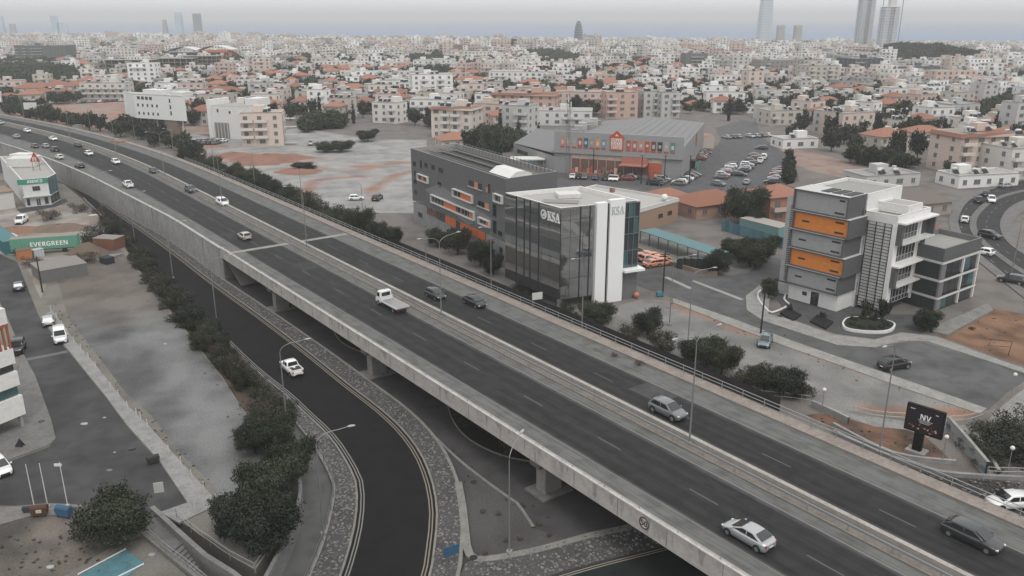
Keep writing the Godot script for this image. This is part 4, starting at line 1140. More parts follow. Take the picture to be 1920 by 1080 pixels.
# ---------------------------------------------------------------- left of the highway
func build_left_side() -> void:
	# bare yard with worn tracks of pale dust
	var lot := flat(L(2,[-88.16,-152.3, -84.17,-156.7, -84.51,-170.1, -69.76,-148.1, -53.19,-122.8, -38.21,-100.1, -31.91,-89.63, -27.54,-82.34, -24.13,-76.21, -28.25,-70.44, -31.02,-74.65, -36.33,-80.67, -43.26,-89.63, -49.44,-96.33, -60.42,-110.6, -70.08,-122.8]))
	var trk1 := flat(smooth_line(L(2,[-76.84,-129.2, -74.07,-132.4, -69.1,-132.4, -63.24,-128.4, -54.18,-117.0, -45.54,-103.9, -38.52,-92.5, -32.92,-81.86, -28.82,-72.15]), 30)); var trk2 := flat(smooth_line(L(2,[-64.5,-133.3, -50.47,-113.7, -41.11,-98.76, -34.33,-86.9]), 20))
	var nz := FastNoiseLite.new(); nz.seed = 4; nz.frequency = 0.09; nz.fractal_octaves = 4
	var pale := S(122, 123, 122); var darker := S(86, 86, 86); var brown := S(114, 101, 91)
	var tint := func(p: Vector2) -> Color:
		var n := nz.get_noise_2d(p.x, p.y)
		var d1 := line_gap(p, trk1); var d2 := line_gap(p, trk2)
		var c: Color = darker.lerp(pale, clampf(0.3 + n * 0.7, 0, 1))
		c = c.lerp(pale, clampf(1.15 - d1 / 3.6 + n * 0.5, 0, 1) * 0.9)
		c = c.lerp(pale, clampf(1.0 - d2 / 4.5 + n * 0.6, 0, 1) * 0.55)
		c = c.lerp(brown, clampf(-(p.y + 118.0) / 14.0, 0, 1) * 0.7)
		return c
	struct("bare_yard", sheet(lot, 2.008, 0.7, tint), M.soil)
	# streets
	var st := flat(L(2,[-111.7,-163.8, -105.8,-163.0, -96.68,-155.2, -74.64,-122.8, -63.09,-109.2, -50.89,-94.31, -44.82,-86.64, -37.84,-78.61, -31.91,-70.72, -33.08,-69.15, -35.58,-68.62, -39.76,-70.44, -50.23,-70.44, -56.38,-70.25, -59.63,-75.16, -54.78,-78.17, -51.62,-82.1, -51.94,-84.07, -54.64,-88.25, -63.69,-101.3, -71.54,-111.6, -82.39,-126.5, -94.4,-142.2]))
	var stm := sheet(st, 2.012, 1.2, func(p: Vector2) -> Color: return G(64).lerp(G(80), clampf(0.5 + nz.get_noise_2d(p.x * 1.3, p.y * 1.3), 0, 1)))
	struct("side_street", stm, M.asphalt)
	var seam := mesher(S(112, 110, 106)); seam.cap(flat(L(2,[-68.56,-106.9, -63.98,-110.2, -63.5,-109.4, -67.99,-106.2])), 2.017)
	struct("street_seam", seam, M.asphalt)
	var pv := mesher(S(142, 141, 138))
	pv.slab(flat(L(2,[-75.17,-123.8, -75.03,-127.1, -69.78,-120.4, -64.49,-113.5, -59.43,-107.5, -56.86,-104.3, -47.02,-91.92, -42.44,-86.9, -35.35,-78.39, -28.73,-70.63, -31.48,-67.38, -34.01,-69.15, -31.95,-70.81, -37.93,-78.84, -44.94,-86.9, -51.03,-94.61, -63.3,-109.6])), 1.9, 2.13)
	struct("pavement", pv, M.concrete)
	var pv2 := mesher(S(118, 116, 113))
	pv2.slab(flat(L(2,[-71.31,-111.2, -63.52,-101.1, -54.58,-88.25, -51.75,-83.82, -51.75,-82.34, -54.91,-78.39, -59.63,-75.16, -65.7,-84.32, -61.52,-89.63, -59.6,-89.63])), 1.9, 2.125)
	struct("corner_pavement", pv2, M.concrete)
	var pv3 := mesher(S(120, 118, 114))
	pv3.slab(flat(L(2,[-52.56,-69.15, -49.9,-69.88, -45.67,-70.72, -40.2,-70.25, -35.74,-68.62, -36.21,-67.12, -41.56,-68.79, -46.08,-68.62, -48.27,-67.12, -50.5,-65.85])), 1.9, 2.12)
	struct("kerb_strip", pv3, M.concrete)
	var scrub := sheet(flat(L(2,[-51.29,-67.12, -48.79,-67.99, -46.23,-68.88, -41.74,-69.15, -35.7,-67.12, -34.13,-64.86, -36.49,-63.42, -38.41,-59.68, -38.92,-55.64, -44.97,-55.64])), 2.01, 0.8, func(p: Vector2) -> Color: return S(84, 80, 76).lerp(S(118, 108, 98), clampf(0.5 + nz.get_noise_2d(p.x * 2.2, p.y * 2.2) * 1.2, 0, 1)))
	struct("scrub_ground", scrub, M.soil)
	var court := mesher(S(84, 128, 138)); court.slab(flat(L(2,[-37.04,-59.68, -34.69,-63.27, -32.2,-61.43, -33.91,-56.94, -35.03,-55.64, -36.99,-56.94])), 1.95, 2.05)
	struct("blue_court", court, M.concrete)
	for q in [L(2.06,[-37.28,-59.82, -34.75,-63.42]), L(2.06,[-32.22,-61.28, -34.31,-58.76])]:
		var lm := mesher(S(200, 200, 196)); lm.tube(q, 0.08, -1, 5); single("court_edge", lm, M.plain, "white edge bar of the teal court, %s" % ("lower side" if q[0].x > q[1].x else "upper side"), "kerb")
	# stairs down from the street
	var stairs := thing("stairway", "grey concrete stairway going down from the pavement at the lower left", "stairs")
	var top_l: Vector3 = V(-30.72,2,-62.19); var top_r: Vector3 = V(-29.95,2,-64.54)
	var dn: Vector3 = (V(-26.9,2,-61.28) - V(-30,2,-64.54)).normalized(); dn.y = 0
	dn = dn.normalized()
	var acr := (top_r - top_l); var wid := acr.length(); acr = acr.normalized()
	var land := mesher(S(112, 110, 107)); land.slab(flat([V(-34.23,2,-69.7), V(-34.65,2,-65.85), top_l, top_r]), 1.0, 2.02); part(stairs, "landing", land, M.concrete)
	for k in 12:
		var sm := mesher(S(124, 122, 118)); var c := (top_l + top_r) * 0.5 + dn * (0.25 + k * 0.5); c.y = 2.0 - k * 0.17 - 0.35
		sm.box(c, Vector3(wid, 0.36, 0.5), Basis(acr, Vector3.UP, acr.cross(Vector3.UP)))
		part(stairs, "step", sm, M.concrete)
	var wr := mesher(S(128, 126, 122)); var rline: Array = L(2,[-34.55,-69.34, -30.13,-65.03, -26.83,-61.88, -23.44,-59.33, -20.07,-56.28]); var rline2 := shift_line(rline, -0.45)
	for q in [[rline, rline2]]:
		loft(wr, lifted(q[0], 2.75), lifted(q[1], 2.75)); loft(wr, lifted(q[0], -1.0), lifted(q[0], 2.75), Vector3(-1, 0, 0.6)); loft(wr, lifted(q[1], -1.0), lifted(q[1], 2.75), Vector3(1, 0, -0.6))
	single("stair_wall", wr, M.concrete, "sloped concrete wall on the right side of the stairway", "wall")
	var wl := mesher(S(120, 118, 114)); var ll: Array = L(2,[-34.41,-65.52, -30.78,-62.34, -27.66,-59.68, -23.46,-55.96]); var ll2 := shift_line(ll, 0.4)
	loft(wl, lifted(ll, 2.4), lifted(ll2, 2.4)); loft(wl, lifted(ll, -1), lifted(ll, 2.4), Vector3(1, 0, -0.5)); loft(wl, lifted(ll2, -1), lifted(ll2, 2.4), Vector3(-1, 0, 0.5))
	single("stair_wall", wl, M.concrete, "low concrete wall on the left side of the stairway", "wall")
	railing("stair_railing", "pale handrail on the left wall of the stairway", lifted(L(2,[-34.02,-65.52, -30.74,-62.49, -28.01,-60.26, -24.85,-57.47]), 2.4), 0.9, 2.0, S(150, 150, 148))
	railing("stair_railing", "long pale handrail between the stairway and the tree corner", lifted(smooth_line(L(2,[-32.02,-68.26, -29.54,-65.69, -27.34,-63.9, -24.95,-61.88, -22.12,-59.97]), 9), 2.05), 1.05, 2.2, S(165, 165, 162))
	railing("corner_railing", "pale handrail above the graffiti wall by the footpath", lifted(smooth_line(L(2,[-22.03,-59.97, -21.7,-62.03, -21.48,-64.38, -21.22,-67.12]), 7), 2.05), 1.05, 1.8, S(165, 165, 162))
	# wall with faded blue graffiti along the footpath
	var gw := thing("footpath_wall", "retaining wall along the footpath with faded blue graffiti", "wall")
	var gl: Array = smooth_line(L(0,[-22.17,-75.32, -21.4,-72.38, -20.98,-68.75, -20.84,-65.4, -21,-61.94, -21.18,-58.76]), 24); var gm := mesher(S(124, 124, 122))
	var go := shift_line(gl, 0.35)
	loft(gm, gl, lifted(gl, 2.3), Vector3(1, 0, 0.2)); loft(gm, go, lifted(go, 2.3), Vector3(-1, 0, -0.2)); loft(gm, lifted(gl, 2.3), lifted(go, 2.3))
	part(gw, "wall_body", gm, M.concrete)
	for k in 16:
		var bm := mesher([S(92, 126, 150), S(150, 160, 168), S(70, 84, 96), S(168, 168, 166)][k % 4])
		var i := 6 + R.randi() % 15; var p: Vector3 = gl[i]; var q: Vector3 = gl[i + 1]
		var y := R.randf_range(0.4, 1.5); var h := R.randf_range(0.3, 0.7)
		var o := Vector3(0.012 + 0.001 * k, 0, 0.003)
		bm.quad(p + o + Vector3(0, y, 0), q + o + Vector3(0, y + R.randf_range(-0.3, 0.3), 0), q + o + Vector3(0, y + h, 0), p + o + Vector3(0, y + h * R.randf_range(0.3, 1.3), 0))
		part(gw, "graffiti", bm, M.line)
	for q in [L(2,[-23.54,-61.14, -22.22,-59.83]), L(2,[-22.03,-59.97, -21.83,-64.22])]:
		pass
	# white bollards along the yard side of the pavement
	var bo := mesher(S(196, 194, 188)); bo.tube([Vector3.ZERO, Vector3(0, 0.95, 0), Vector3(0, 1.0, 0)], 0.06, 0.05, 8)
	var bmesh := bo.mesh(M.plain)
	var ords := ordinals()
	var bl: Array = L(2.1,[-75.04,-126.8, -72.24,-123.3, -69.55,-119.7, -66.99,-116.3, -64.29,-112.9, -61.85,-110.0, -59.26,-106.9, -56.71,-103.7, -51.54,-96.91, -49.44,-94.56, -46.92,-91.42, -45.02,-89.43, -44.03,-88.33, -42.48,-86.58, -37.59,-80.5, -35.26,-77.89, -33.25,-75.52, -31.16,-73.07, -29.03,-70.75, -30.54,-69])
	for i in bl.size():
		var o := single("bollard", bmesh, null, "thin white bollard on the pavement edge beside the bare yard, %s from the far end" % ords[i], "bollard", "bollards along the bare yard")
		o.position = bl[i]; o.rotation.z = R.randf_range(-0.05, 0.05)
	build_shop()
	build_balcony_house()
	# green lorry trailer with its lettering
	var tr := thing("semi_trailer", "long green box trailer with white lettering parked on the scrap yard", "trailer")
	var c0: Vector3 = V(-100.2,2,-159.4); var c1: Vector3 = V(-89.42,2,-163.0)
	c1 = c0 + (c1 - c0).normalized() * 12.2
	var body := mesher(S(92, 150, 126)); face_box(body, c0, c1, 0, 12.2, 1.0, 3.4, -2.4, 0); part(tr, "box_body", body, M.plain)
	var top := mesher(S(150, 142, 132)); face_box(top, c0, c1, 0, 12.2, 3.4, 3.46, -2.4, 0.0); part(tr, "roof", top, M.roof)
	for k in 20: fpart(tr, "rib", c0, c1, 0.1 + k * 0.62, 0.18 + k * 0.62, 1.05, 3.38, 0.0, 0.035, M.plain, S(84, 140, 117))
	var d := (c1 - c0).normalized(); var out := d.cross(Vector3.UP)
	text(tr, "lettering", "EVERGREEN", 0.9, 0.02, M.white, c0 + d * 7.0 + Vector3(0, 2.1, 0) + out * 0.06, out, Vector3.UP, 6.8)
	fpart(tr, "chassis", c0, c1, 0.5, 11.8, 0.75, 1.08, -1.9, -0.5, M.dark)
	for u in [1.2, 2.4, 9.6]:
		var w := mesher(); var ctr: Vector3 = c0 + d * u + Vector3(0, 0.5, 0)
		w.tube([ctr - out * 0.3, ctr - out * 0.05], 0.5, 0.5, 12); part(tr, "wheel", w, M.tyre)
	# smaller containers and sheds of the yard
	_crate("shipping_container", "rust red shipping container end-on by the fence, its roof pale with dust", "container", V(-81.5,2,-163.8), V(-80.79,2,-167.1), 5.0, 2.3, S(124, 84, 66), S(142, 136, 130))
	_crate("shipping_container", "teal container cut by the left edge beside the green trailer", "container", V(-115.0,2,-174.6), V(-102.2,2,-160.6), 3.0, 2.6, S(64, 118, 124), S(86, 130, 134))
	_crate("storage_cage", "orange framed cage standing before the green trailer", "cage", V(-96.79,2,-155.9), V(-94.9,2,-157.5), 2.0, 2.0, S(186, 118, 74), S(120, 100, 84))
	_crate("white_tank", "small white tank box behind the street pole by the green trailer", "tank", V(-94.9,2,-158.2), V(-93.82,2,-159.8), 1.4, 1.5, S(180, 186, 188), S(190, 194, 194))
	_crate("concrete_hut", "low flat-roofed concrete hut between the green trailer and the bare yard", "hut", V(-84.42,2,-141.6), V(-78.7,2,-146.8), 7.0, 2.3, S(112, 112, 110), S(142, 136, 128))
	_crate("scrap_cart", "small dark flatbed cart by the rust red container", "cart", V(-78.41,2,-153.4), V(-77.43,2,-154.8), 2.4, 1.2, S(52, 56, 60), S(60, 66, 70))
	_crate("water_tank", "pale round-topped water tank by the yard wall", "tank", V(-97.48,2,-186.8), V(-96.24,2,-187.9), 1.6, 1.8, S(176, 164, 150), S(190, 178, 164))
	for k in 5: _crate("scrap_beam", "pale beam lying in the scrap heap, %s from the near side" % ords[k], "beam", V(-81.29,2,-155.9) + Vector3(0.2 * k, 0, -0.8 * k), V(-79.44,2,-156.7) + Vector3(0.3 * k, 0, -0.8 * k), 0.3, 0.35, S(136, 134, 130), S(150, 148, 144))
	# heaps of soil and rubble
	var heaps := [[V(-86.11,2,-161.7), 4.4, 2.2, S(112, 98, 86), "brown heap of soil between the trailer and the scrap beams"], [V(-111.6,2,-180.8), 6.0, 0.8, S(138, 104, 84), "reddish low bank of soil behind the green trailer"], [V(-103.0,2,-182.8), 7.0, 0.9, S(122, 102, 90), "brown low bank of soil behind the bare trees"], [V(-109.5,2,-175.5), 1.4, 0.8, S(196, 190, 182), "small white heap on the red soil bank"]]
	for h in heaps: heap(h[4], h[0], h[1], h[2], h[3])
	var yard := sheet(flat(L(2,[-111.7,-163.8, -134.9,-200.8, -128.0,-202.6, -115.6,-206.9, -109.2,-205.0, -92.25,-181.8, -83.72,-170.1, -83.8,-155.9, -87.22,-150.5, -80.3,-133.3, -98.53,-159.8])), 2.006, 1.2, func(p: Vector2) -> Color: return S(134, 122, 110).lerp(S(156, 150, 142), clampf(0.5 + nz.get_noise_2d(p.x, p.y) * 1.3, 0, 1)))
	struct("scrap_yard", yard, M.soil)
	var ap := mesher(S(72, 73, 74)); ap.cap(flat(L(2,[-124.0,-202.6, -118.9,-207.5, -118.3,-215.4, -115.4,-211.4, -115.3,-205.0, -120.0,-197.8])), 2.016)
	struct("shop_forecourt", ap, M.asphalt)
func heap(label: String, at: Vector3, r: float, h: float, c: Color) -> void:
	var m := mesher(c)
	var nz := FastNoiseLite.new(); nz.frequency = 0.35; nz.seed = int(absf(at.x) * 7) % 97
	var rows := []
	for i in 8:
		var row := []
		var t := i / 7.0
		for j in 20:
			var a := TAU * j / 20.0
			var q := t * r * (1.0 + 0.35 * nz.get_noise_2d(cos(a) * 3, sin(a) * 3))
			row.append(at + Vector3(cos(a) * q, h * pow(cos(t * PI * 0.5), 1.4) * (1.0 + 0.3 * nz.get_noise_2d(cos(a) * q + 9, sin(a) * q)) - 0.03, sin(a) * q * 0.7))
		rows.append(row)
	m.grid(rows, true, true, at - Vector3(0, 5, 0))
	single("soil_heap", m, M.soil, label, "soil heap")
func _crate(called: String, label: String, cat: String, a: Vector3, b: Vector3, depth: float, h: float, c: Color, roof: Color) -> Node3D:
	var t := thing(called, label, cat)
	var w := Vector2(b.x - a.x, b.z - a.z).length()
	fpart(t, "body", a, b, 0, w, 0.0, h, -depth, 0, M.wall, c)
	fpart(t, "top", a, b, -0.05, w + 0.05, h + 0.003, h + 0.08, -depth - 0.05, 0.05, M.roof, roof)
	var n := int(w / 0.5)
	if n > 2 and depth > 1.0:
		for k in n: fpart(t, "rib", a, b, 0.15 + k * w / n, 0.22 + k * w / n, 0.1, h - 0.05, 0.0, 0.03, M.wall, c * 0.85)
	return t
func build_shop() -> void:
	var t := thing("shop_building", "white two-storey shop with green sign strip and red roof triangle, left edge", "building")
	var n: Vector3 = V(-117.7,9,-207.6); var l: Vector3 = V(-122.6,9,-204.7); var g: Vector3 = V(-118.6,9,-213.6); var b: Vector3 = V(-138.9,9,-243.5); var bl: Vector3 = V(-149.6,9,-241.5)
	for p in [n, l, g, b, bl]: p.y = 2.0
	var N := Vector3(n.x, 2, n.z); var L := Vector3(l.x, 2, l.z); var Gc := Vector3(g.x, 2, g.z)
	var foot := PackedVector2Array([xz(l), xz(n), xz(g), xz(b), xz(bl)])
	walls(t, foot, 1.9, 9.0, S(206, 206, 204))
	flat_roof(t, foot, 9.0, S(172, 168, 162), 0.5, S(206, 204, 200))
	var w := L.distance_to(N)
	var sg := fpart(t, "sign_strip", L, N, -1.0, w, 5.7, 7.0, 0.0, 0.12, M.plain, S(58, 140, 112))
	var d := (N - L).normalized(); var out := d.cross(Vector3.UP)
	text(sg, "lettering", "ARENCO", 0.75, 0.02, M.white, L + d * (w * 0.5) + Vector3(0, 6.35, 0) + out * 0.14, out, Vector3.UP, w * 0.6)
	window(t, L, N, w * 0.36, w * 0.66, 3.9, 5.1, 3, S(120, 120, 120))
	window(t, L, N, w * 0.42, w * 0.6, 0.1, 2.0, 2, S(210, 210, 208))
	window(t, L, N, w * 0.05, w * 0.2, 0.3, 2.2, 1, S(190, 190, 188)); window(t, L, N, w * 0.74, w * 0.92, 0.3, 2.2, 1, S(190, 190, 188))
	fpart(t, "canopy", L, N, -0.4, w + 0.3, 2.5, 2.7, 0, 1.0, M.wall, S(190, 190, 188))
	var gw := N.distance_to(Gc)
	for k in 3:
		var gm := mesher(); face_box(gm, N, Gc, gw * k / 3.0 + 0.08, gw * (k + 1) / 3.0 - 0.08, 2.6, 6.9, 0.0, 0.04); part(t, "glazing", gm, M.tealglass)
		var g2 := mesher(); face_box(g2, N, Gc, gw * k / 3.0 + 0.08, gw * (k + 1) / 3.0 - 0.08, 0.3, 2.4, 0.0, 0.04); part(t, "glazing", g2, M.pane)
	# lower white wing to the left, roof boxes, air unit
	var lw: Vector3 = V(-129.8,2,-199.0); var lb: Vector3 = V(-124.7,2,-203.8)
	fpart(t, "wing", lw, lb, -2, lw.distance_to(lb), 0, 4.2, -9, -0.05, M.wall, S(196, 194, 190))
	fpart(t, "wing_roof", lw, lb, -2.2, lw.distance_to(lb) + 0.2, 4.2, 4.4, -9.2, 0.2, M.roof, S(150, 128, 112))
	var rb := (n + bl) * 0.5
	fpart(t, "roof_room", Vector3(rb.x - 4, 8.6, rb.z), Vector3(rb.x + 3.5, 8.6, rb.z - 1.5), 0, 7, 0, 2.3, -6, 0, M.wall, S(205, 203, 198))
	fpart(t, "roof_room", Vector3(b.x - 5.5, 8.6, b.z + 6), Vector3(b.x + 0.5, 8.6, b.z + 7), 0, 5.5, 0, 1.6, -4, 0, M.wall, S(214, 212, 208))
	fpart(t, "air_unit", Vector3(rb.x - 6, 8.6, rb.z + 6), Vector3(rb.x - 3.5, 8.6, rb.z + 6), 0, 2.0, 0, 1.2, -1.2, 0, M.wall, S(150, 150, 148))
	# red triangle sign
	var tp: Vector3 = V(-127.2,11,-220.0)
	var tri := mesher(S(176, 70, 52))
	tri.tri(tp + Vector3(-1.4, 0, 0), tp + Vector3(1.4, 0, 0.2), tp + Vector3(0, 2.5, 0), Vector3(0, 0, 1)); tri.tri(tp + Vector3(-1.4, 0, -0.3), tp + Vector3(1.4, 0, -0.1), tp + Vector3(0, 2.5, -0.3), Vector3(0, 0, -1))
	var sgn := part(t, "triangle_sign", tri, M.plain)
	var bars := mesher(S(226, 220, 214))
	for x in [-0.4, 0.0, 0.4]: bars.box(tp + Vector3(x, 0.75 + (0.2 if x == 0 else 0.0), 0.12), Vector3(0.2, 0.8, 0.05))
	for x in [-1.0, 1.0]: bars.box(tp + Vector3(x * 0.35, 0.28, 0.12), Vector3(0.4, 0.12, 0.05))
	part(sgn, "emblem", bars, M.plain)
	for x in [-0.9, 0.9]:
		var m := mesher(S(120, 120, 120)); m.tube([tp + Vector3(x, 0.1, -0.15), Vector3(tp.x + x, 8.5, tp.z - 0.15)], 0.08); part(sgn, "strut", m, M.metal)
func build_balcony_house() -> void:
	var t := thing("apartment_house", "pale block with white balcony bands cut by the left edge above the corner pavement", "building")
	var c: Vector3 = V(-56.55,2,-86.9)
	var l: Vector3 = V(-56.38,10.1,-83.55); l.y = 2
	var cw: Vector3 = V(-55.6,10.1,-85); cw.y = 2
	var d := (l - cw).normalized()   # along the front, to the left
	l = c + d * 14.0
	var back := Vector3(-d.z, 0, d.x)
	if back.z > 0: back = -back
	var bands := [[1.7, 4.1, 0.0], [5.4, 7.1, 0.0], [8.1, 9.9, 0.0], [12.9, 14.7, 0.0]]
	for b in bands: fpart(t, "balcony_band", l, c, 0, 14.0, b[0], b[1], -11.0, 0.0, M.wall, S(220, 217, 212))
	for b in [[4.1, 5.4], [7.1, 8.1]]:
		fpart(t, "inner_wall", l, c, 0, 13.7, b[0], b[1], -10.8, -0.5, M.wall, S(120, 118, 115))
		for k in 9: fpart(t, "window", l, c, 14.0 - 1.5 * (k + 1), 14.0 - 1.5 * k - 0.15, b[0] + 0.05, b[1] - 0.05, -0.45, -0.38, M.tealglass if b[0] < 5 else M.pane)
	fpart(t, "inner_wall", l, c, 0, 13.0, 9.9, 12.9, -10.8, -2.2, M.wall, S(178, 170, 160))
	for k in 5: fpart(t, "timber_frame", l, c, 13.75 - k * 0.55, 13.95 - k * 0.55, 9.9, 12.9, -0.25, -0.05, M.plain, S(158, 92, 58))
	fpart(t, "timber_frame", l, c, 11.0, 14.0, 12.55, 12.9, -0.4, -0.0, M.plain, S(158, 92, 58))
	fpart(t, "inner_wall", l, c, 0, 10.0, 0, 1.7, -10.5, -3.5, M.wall, S(150, 146, 140))
	for u in [13.7, 9.0, 4.0]: fpart(t, "column", l, c, u - 0.35, u, 0, 1.7, -0.6, -0.25, M.wall, S(150, 147, 142))


# ---------------------------------------------------------------- right of the highway: lots and streets
func build_right_side() -> void:
	var nz := FastNoiseLite.new(); nz.seed = 9; nz.frequency = 0.06; nz.fractal_octaves = 4
	var pale := S(158, 156, 153); var pale2 := S(142, 140, 137); var red := S(150, 108, 90)
	# pale yard with mounds of red soil
	var yard := flat(L(2.5,[-136.5,-322.5, -135.4,-344.4, -111.6,-322.5, -91.49,-358.3, -53.76,-322.5, -33.08,-322.5, -28.37,-274.5, -28.38,-245.3, -21.93,-195.7, -41.51,-196.8, -55.38,-211.0, -72.84,-232.8, -95.03,-262.0, -115.1,-288.1]))
	var spots := [[V(-81.57,2.5,-274.5), 20.0], [V(-94.69,2.5,-282.3), 14.0], [V(-82.42,2.5,-271.3), 9.0], [V(-66.32,2.5,-259.1), 9.0], [V(-112.5,2.5,-304.3), 14.0], [V(-44.12,2.5,-262.0), 8.0], [V(-38.29,2.5,-269.2), 7.0]]
	var arcs := [flat(smooth_line(L(2.5,[-54.19,-217.8, -56.7,-227.3, -55.88,-238.4, -49.09,-243.5, -43.04,-245.3]), 12)), flat(smooth_line(L(2.5,[-52.42,-252.5, -45.17,-258.1, -39.6,-266.1, -32.2,-269.2]), 10)), flat(smooth_line(L(2.5,[-38.86,-220.0, -38.09,-228.9, -36.06,-241.0, -31.34,-254.3]), 10))]
	var t1 := func(p: Vector2) -> Color:
		var n := nz.get_noise_2d(p.x, p.y)
		var c: Color = pale2.lerp(pale, clampf(0.5 + n, 0, 1))
		var k := 0.0
		for s in spots:
			var dx: float = (p.x - s[0].x) / s[1]; var dz: float = (p.y - s[0].z) / (s[1] * 0.55)
			k = maxf(k, clampf(1.6 - 1.6 * sqrt(dx * dx + dz * dz) + n * 0.8, 0, 1))
		for a in arcs: k = maxf(k, clampf(1.3 - line_gap(p, a) / 2.0 + n, 0, 1))
		return c.lerp(red, k * 0.85)
	struct("pale_yard", sheet(yard, 2.506, 1.5, t1), M.soil)
	var field := flat(L(2.5,[-253.9,-416.6, -255.2,-447.6, -247.2,-470.9, -224.4,-489.9, -171.3,-373.3, -159.7,-344.4, -173.4,-347.8, -204.6,-373.3, -235.5,-385.3]))
	struct("red_field", sheet(field, 2.505, 2.5, func(p: Vector2) -> Color: return S(158, 122, 106).lerp(S(148, 136, 127), clampf(0.3 + nz.get_noise_2d(p.x * 0.8, p.y * 0.8) * 1.6, 0, 1))), M.soil)
	var fld2 := flat(L(2.5,[-160.0,-409.5, -149.4,-416.6, -122.2,-341.1, -130.1,-333.1]))
	struct("red_field", sheet(fld2, 2.505, 2.5, func(p: Vector2) -> Color: return S(154, 126, 110).lerp(S(150, 142, 134), clampf(0.4 + nz.get_noise_2d(p.x, p.y) * 1.5, 0, 1))), M.soil)
	# streets round the offices
	var st := sheet(flat(L(2.5,[25.14,-162.0, 29.72,-152.4, 33.61,-146.5, 37.43,-143.8, 43.49,-146.5, 51.9,-158.0, 53.43,-153.5, 49.18,-142.5, 42.54,-136.1, 39.35,-131.8, 38.08,-126.4, 39.41,-121.5, 43.41,-116.4, 47.19,-111.4, 52.18,-110.4, 59.48,-112.9, 64.12,-106.9, 68.65,-100.7, 74.24,-91.49, 61.73,-85.95, 67.29,-99, 62.72,-95.27, 57.3,-90.05, 51.22,-98.16, 46.69,-104.3, 40.56,-112.5, 34.36,-121.9, 27.75,-131.2, 22.88,-137.6, 19.44,-143.8])), 2.512, 1.4, func(p: Vector2) -> Color: return G(84).lerp(G(102), clampf(0.5 + nz.get_noise_2d(p.x * 1.5, p.y * 1.5), 0, 1)))
	struct("street", st, M.asphalt)
	for q in [L(2.5,[27.61,-143.8, 28.45,-144.2, 31.69,-137.3, 30.88,-137.0]), L(2.5,[32.2,-141.6, 32.84,-141.9, 39.01,-131.5, 38.23,-131.0])]:
		var lm := mesher(S(176, 172, 166)); lm.cap(flat(q), 2.518); struct("street_line", lm, M.line)
	# pale dirt lot beside the highway with a band of red soil along the street
	var lot := flat(L(2.5,[13.72,-125.2, 22.01,-131.8, 27.09,-130.1, 34.06,-120.7, 40.23,-111.4, 46.26,-103.2, 50.78,-97.18, 54.86,-91.78, 55.76,-89.2, 51.91,-87.28, 42.28,-89.76, 37.16,-89.76, 36.57,-93.73, 29.68,-95.27, 26.26,-101.0, 21.9,-108.4, 14.4,-115.7]))
	var band1 := flat(L(2.5,[27.77,-129.1, 31.34,-123.4, 33.64,-119.1, 36.6,-115.0])); var band2 := flat(L(2.5,[40.03,-110.8, 43.91,-104.6, 46.85,-101.0])); var band3 := flat(L(2.5,[43.68,-90.05, 48.49,-89.34, 53.38,-88.92, 55.74,-89.76])); var band4 := flat(L(2.5,[17.77,-130.1, 23.72,-134.1]))
	struct("dirt_lot", sheet(lot, 2.51, 0.8, func(p: Vector2) -> Color:
		var n := nz.get_noise_2d(p.x * 2, p.y * 2)
		var c: Color = S(118, 117, 114).lerp(S(138, 136, 132), clampf(0.5 + n, 0, 1))
		var k := maxf(maxf(clampf(1.5 - line_gap(p, band1) / 1.6 + n, 0, 1), clampf(1.1 - line_gap(p, band2) / 1.0 + n, 0, 1)), maxf(clampf(1.3 - line_gap(p, band3) / 1.8 + n, 0, 1), clampf(1.1 - line_gap(p, band4) / 1.2 + n, 0, 1)))
		return c.lerp(S(148, 108, 86), k * 0.8)), M.soil)
	var kerb := mesher(S(150, 147, 141))
	kerb.slab(flat(L(2.5,[27.13,-131.8, 34.42,-122.2, 40.69,-112.9, 46.83,-104.6, 51.45,-98.66, 57.41,-90.48, 55.75,-89.06, 49.8,-96.54, 45.33,-102.6, 39.2,-110.6, 32.99,-119.8, 26.73,-129.6])), 2.4, 2.6)
	struct("pavement", kerb, M.concrete)
	# lot of bare orange soil
	var soil := flat(L(2.5,[63.02,-115.0, 70.39,-121.9, 77.75,-127.7, 82.03,-123.9, 85.8,-112.5, 71.67,-97.67, 69.9,-102.8, 66.22,-109.4]))
	struct("orange_soil", sheet(soil, 2.515, 0.7, func(p: Vector2) -> Color: return S(112, 84, 66).lerp(S(144, 109, 85), clampf(0.55 + nz.get_noise_2d(p.x * 3, p.y * 3) * 1.5, 0, 1))), M.soil)
	var pv := mesher(S(146, 144, 140))
	pv.slab(flat(L(2.5,[39.65,-132.9, 43.86,-139.1, 44.85,-136.1, 40.8,-123.9, 43.42,-121.5, 47.74,-115.0, 53.22,-112.9, 58.38,-115.7, 61.86,-114.6, 62.84,-114.2, 65.7,-108.4, 69.27,-101.7, 73.66,-94.49, 72.3,-92.67, 68.44,-100.4, 64.27,-106.9, 60.58,-112.3, 56.94,-112.5, 52.01,-110.0, 46.96,-110.8, 42.6,-116.4, 39.11,-121.0, 37.95,-125.9])), 2.4, 2.62)
	struct("corner_pavement", pv, M.concrete)
	var fc := mesher(S(86, 86, 88)); fc.slab(flat(L(2.5,[44.85,-136.1, 50.07,-143.8, 57.5,-131.8, 57.8,-123.9, 64.6,-123.9, 63.78,-118.6, 61.48,-115.5, 58.68,-116.4, 53.48,-113.5, 48.39,-115.7, 43.82,-122.2])), 2.4, 2.56)
	struct("office_forecourt", fc, M.asphalt)
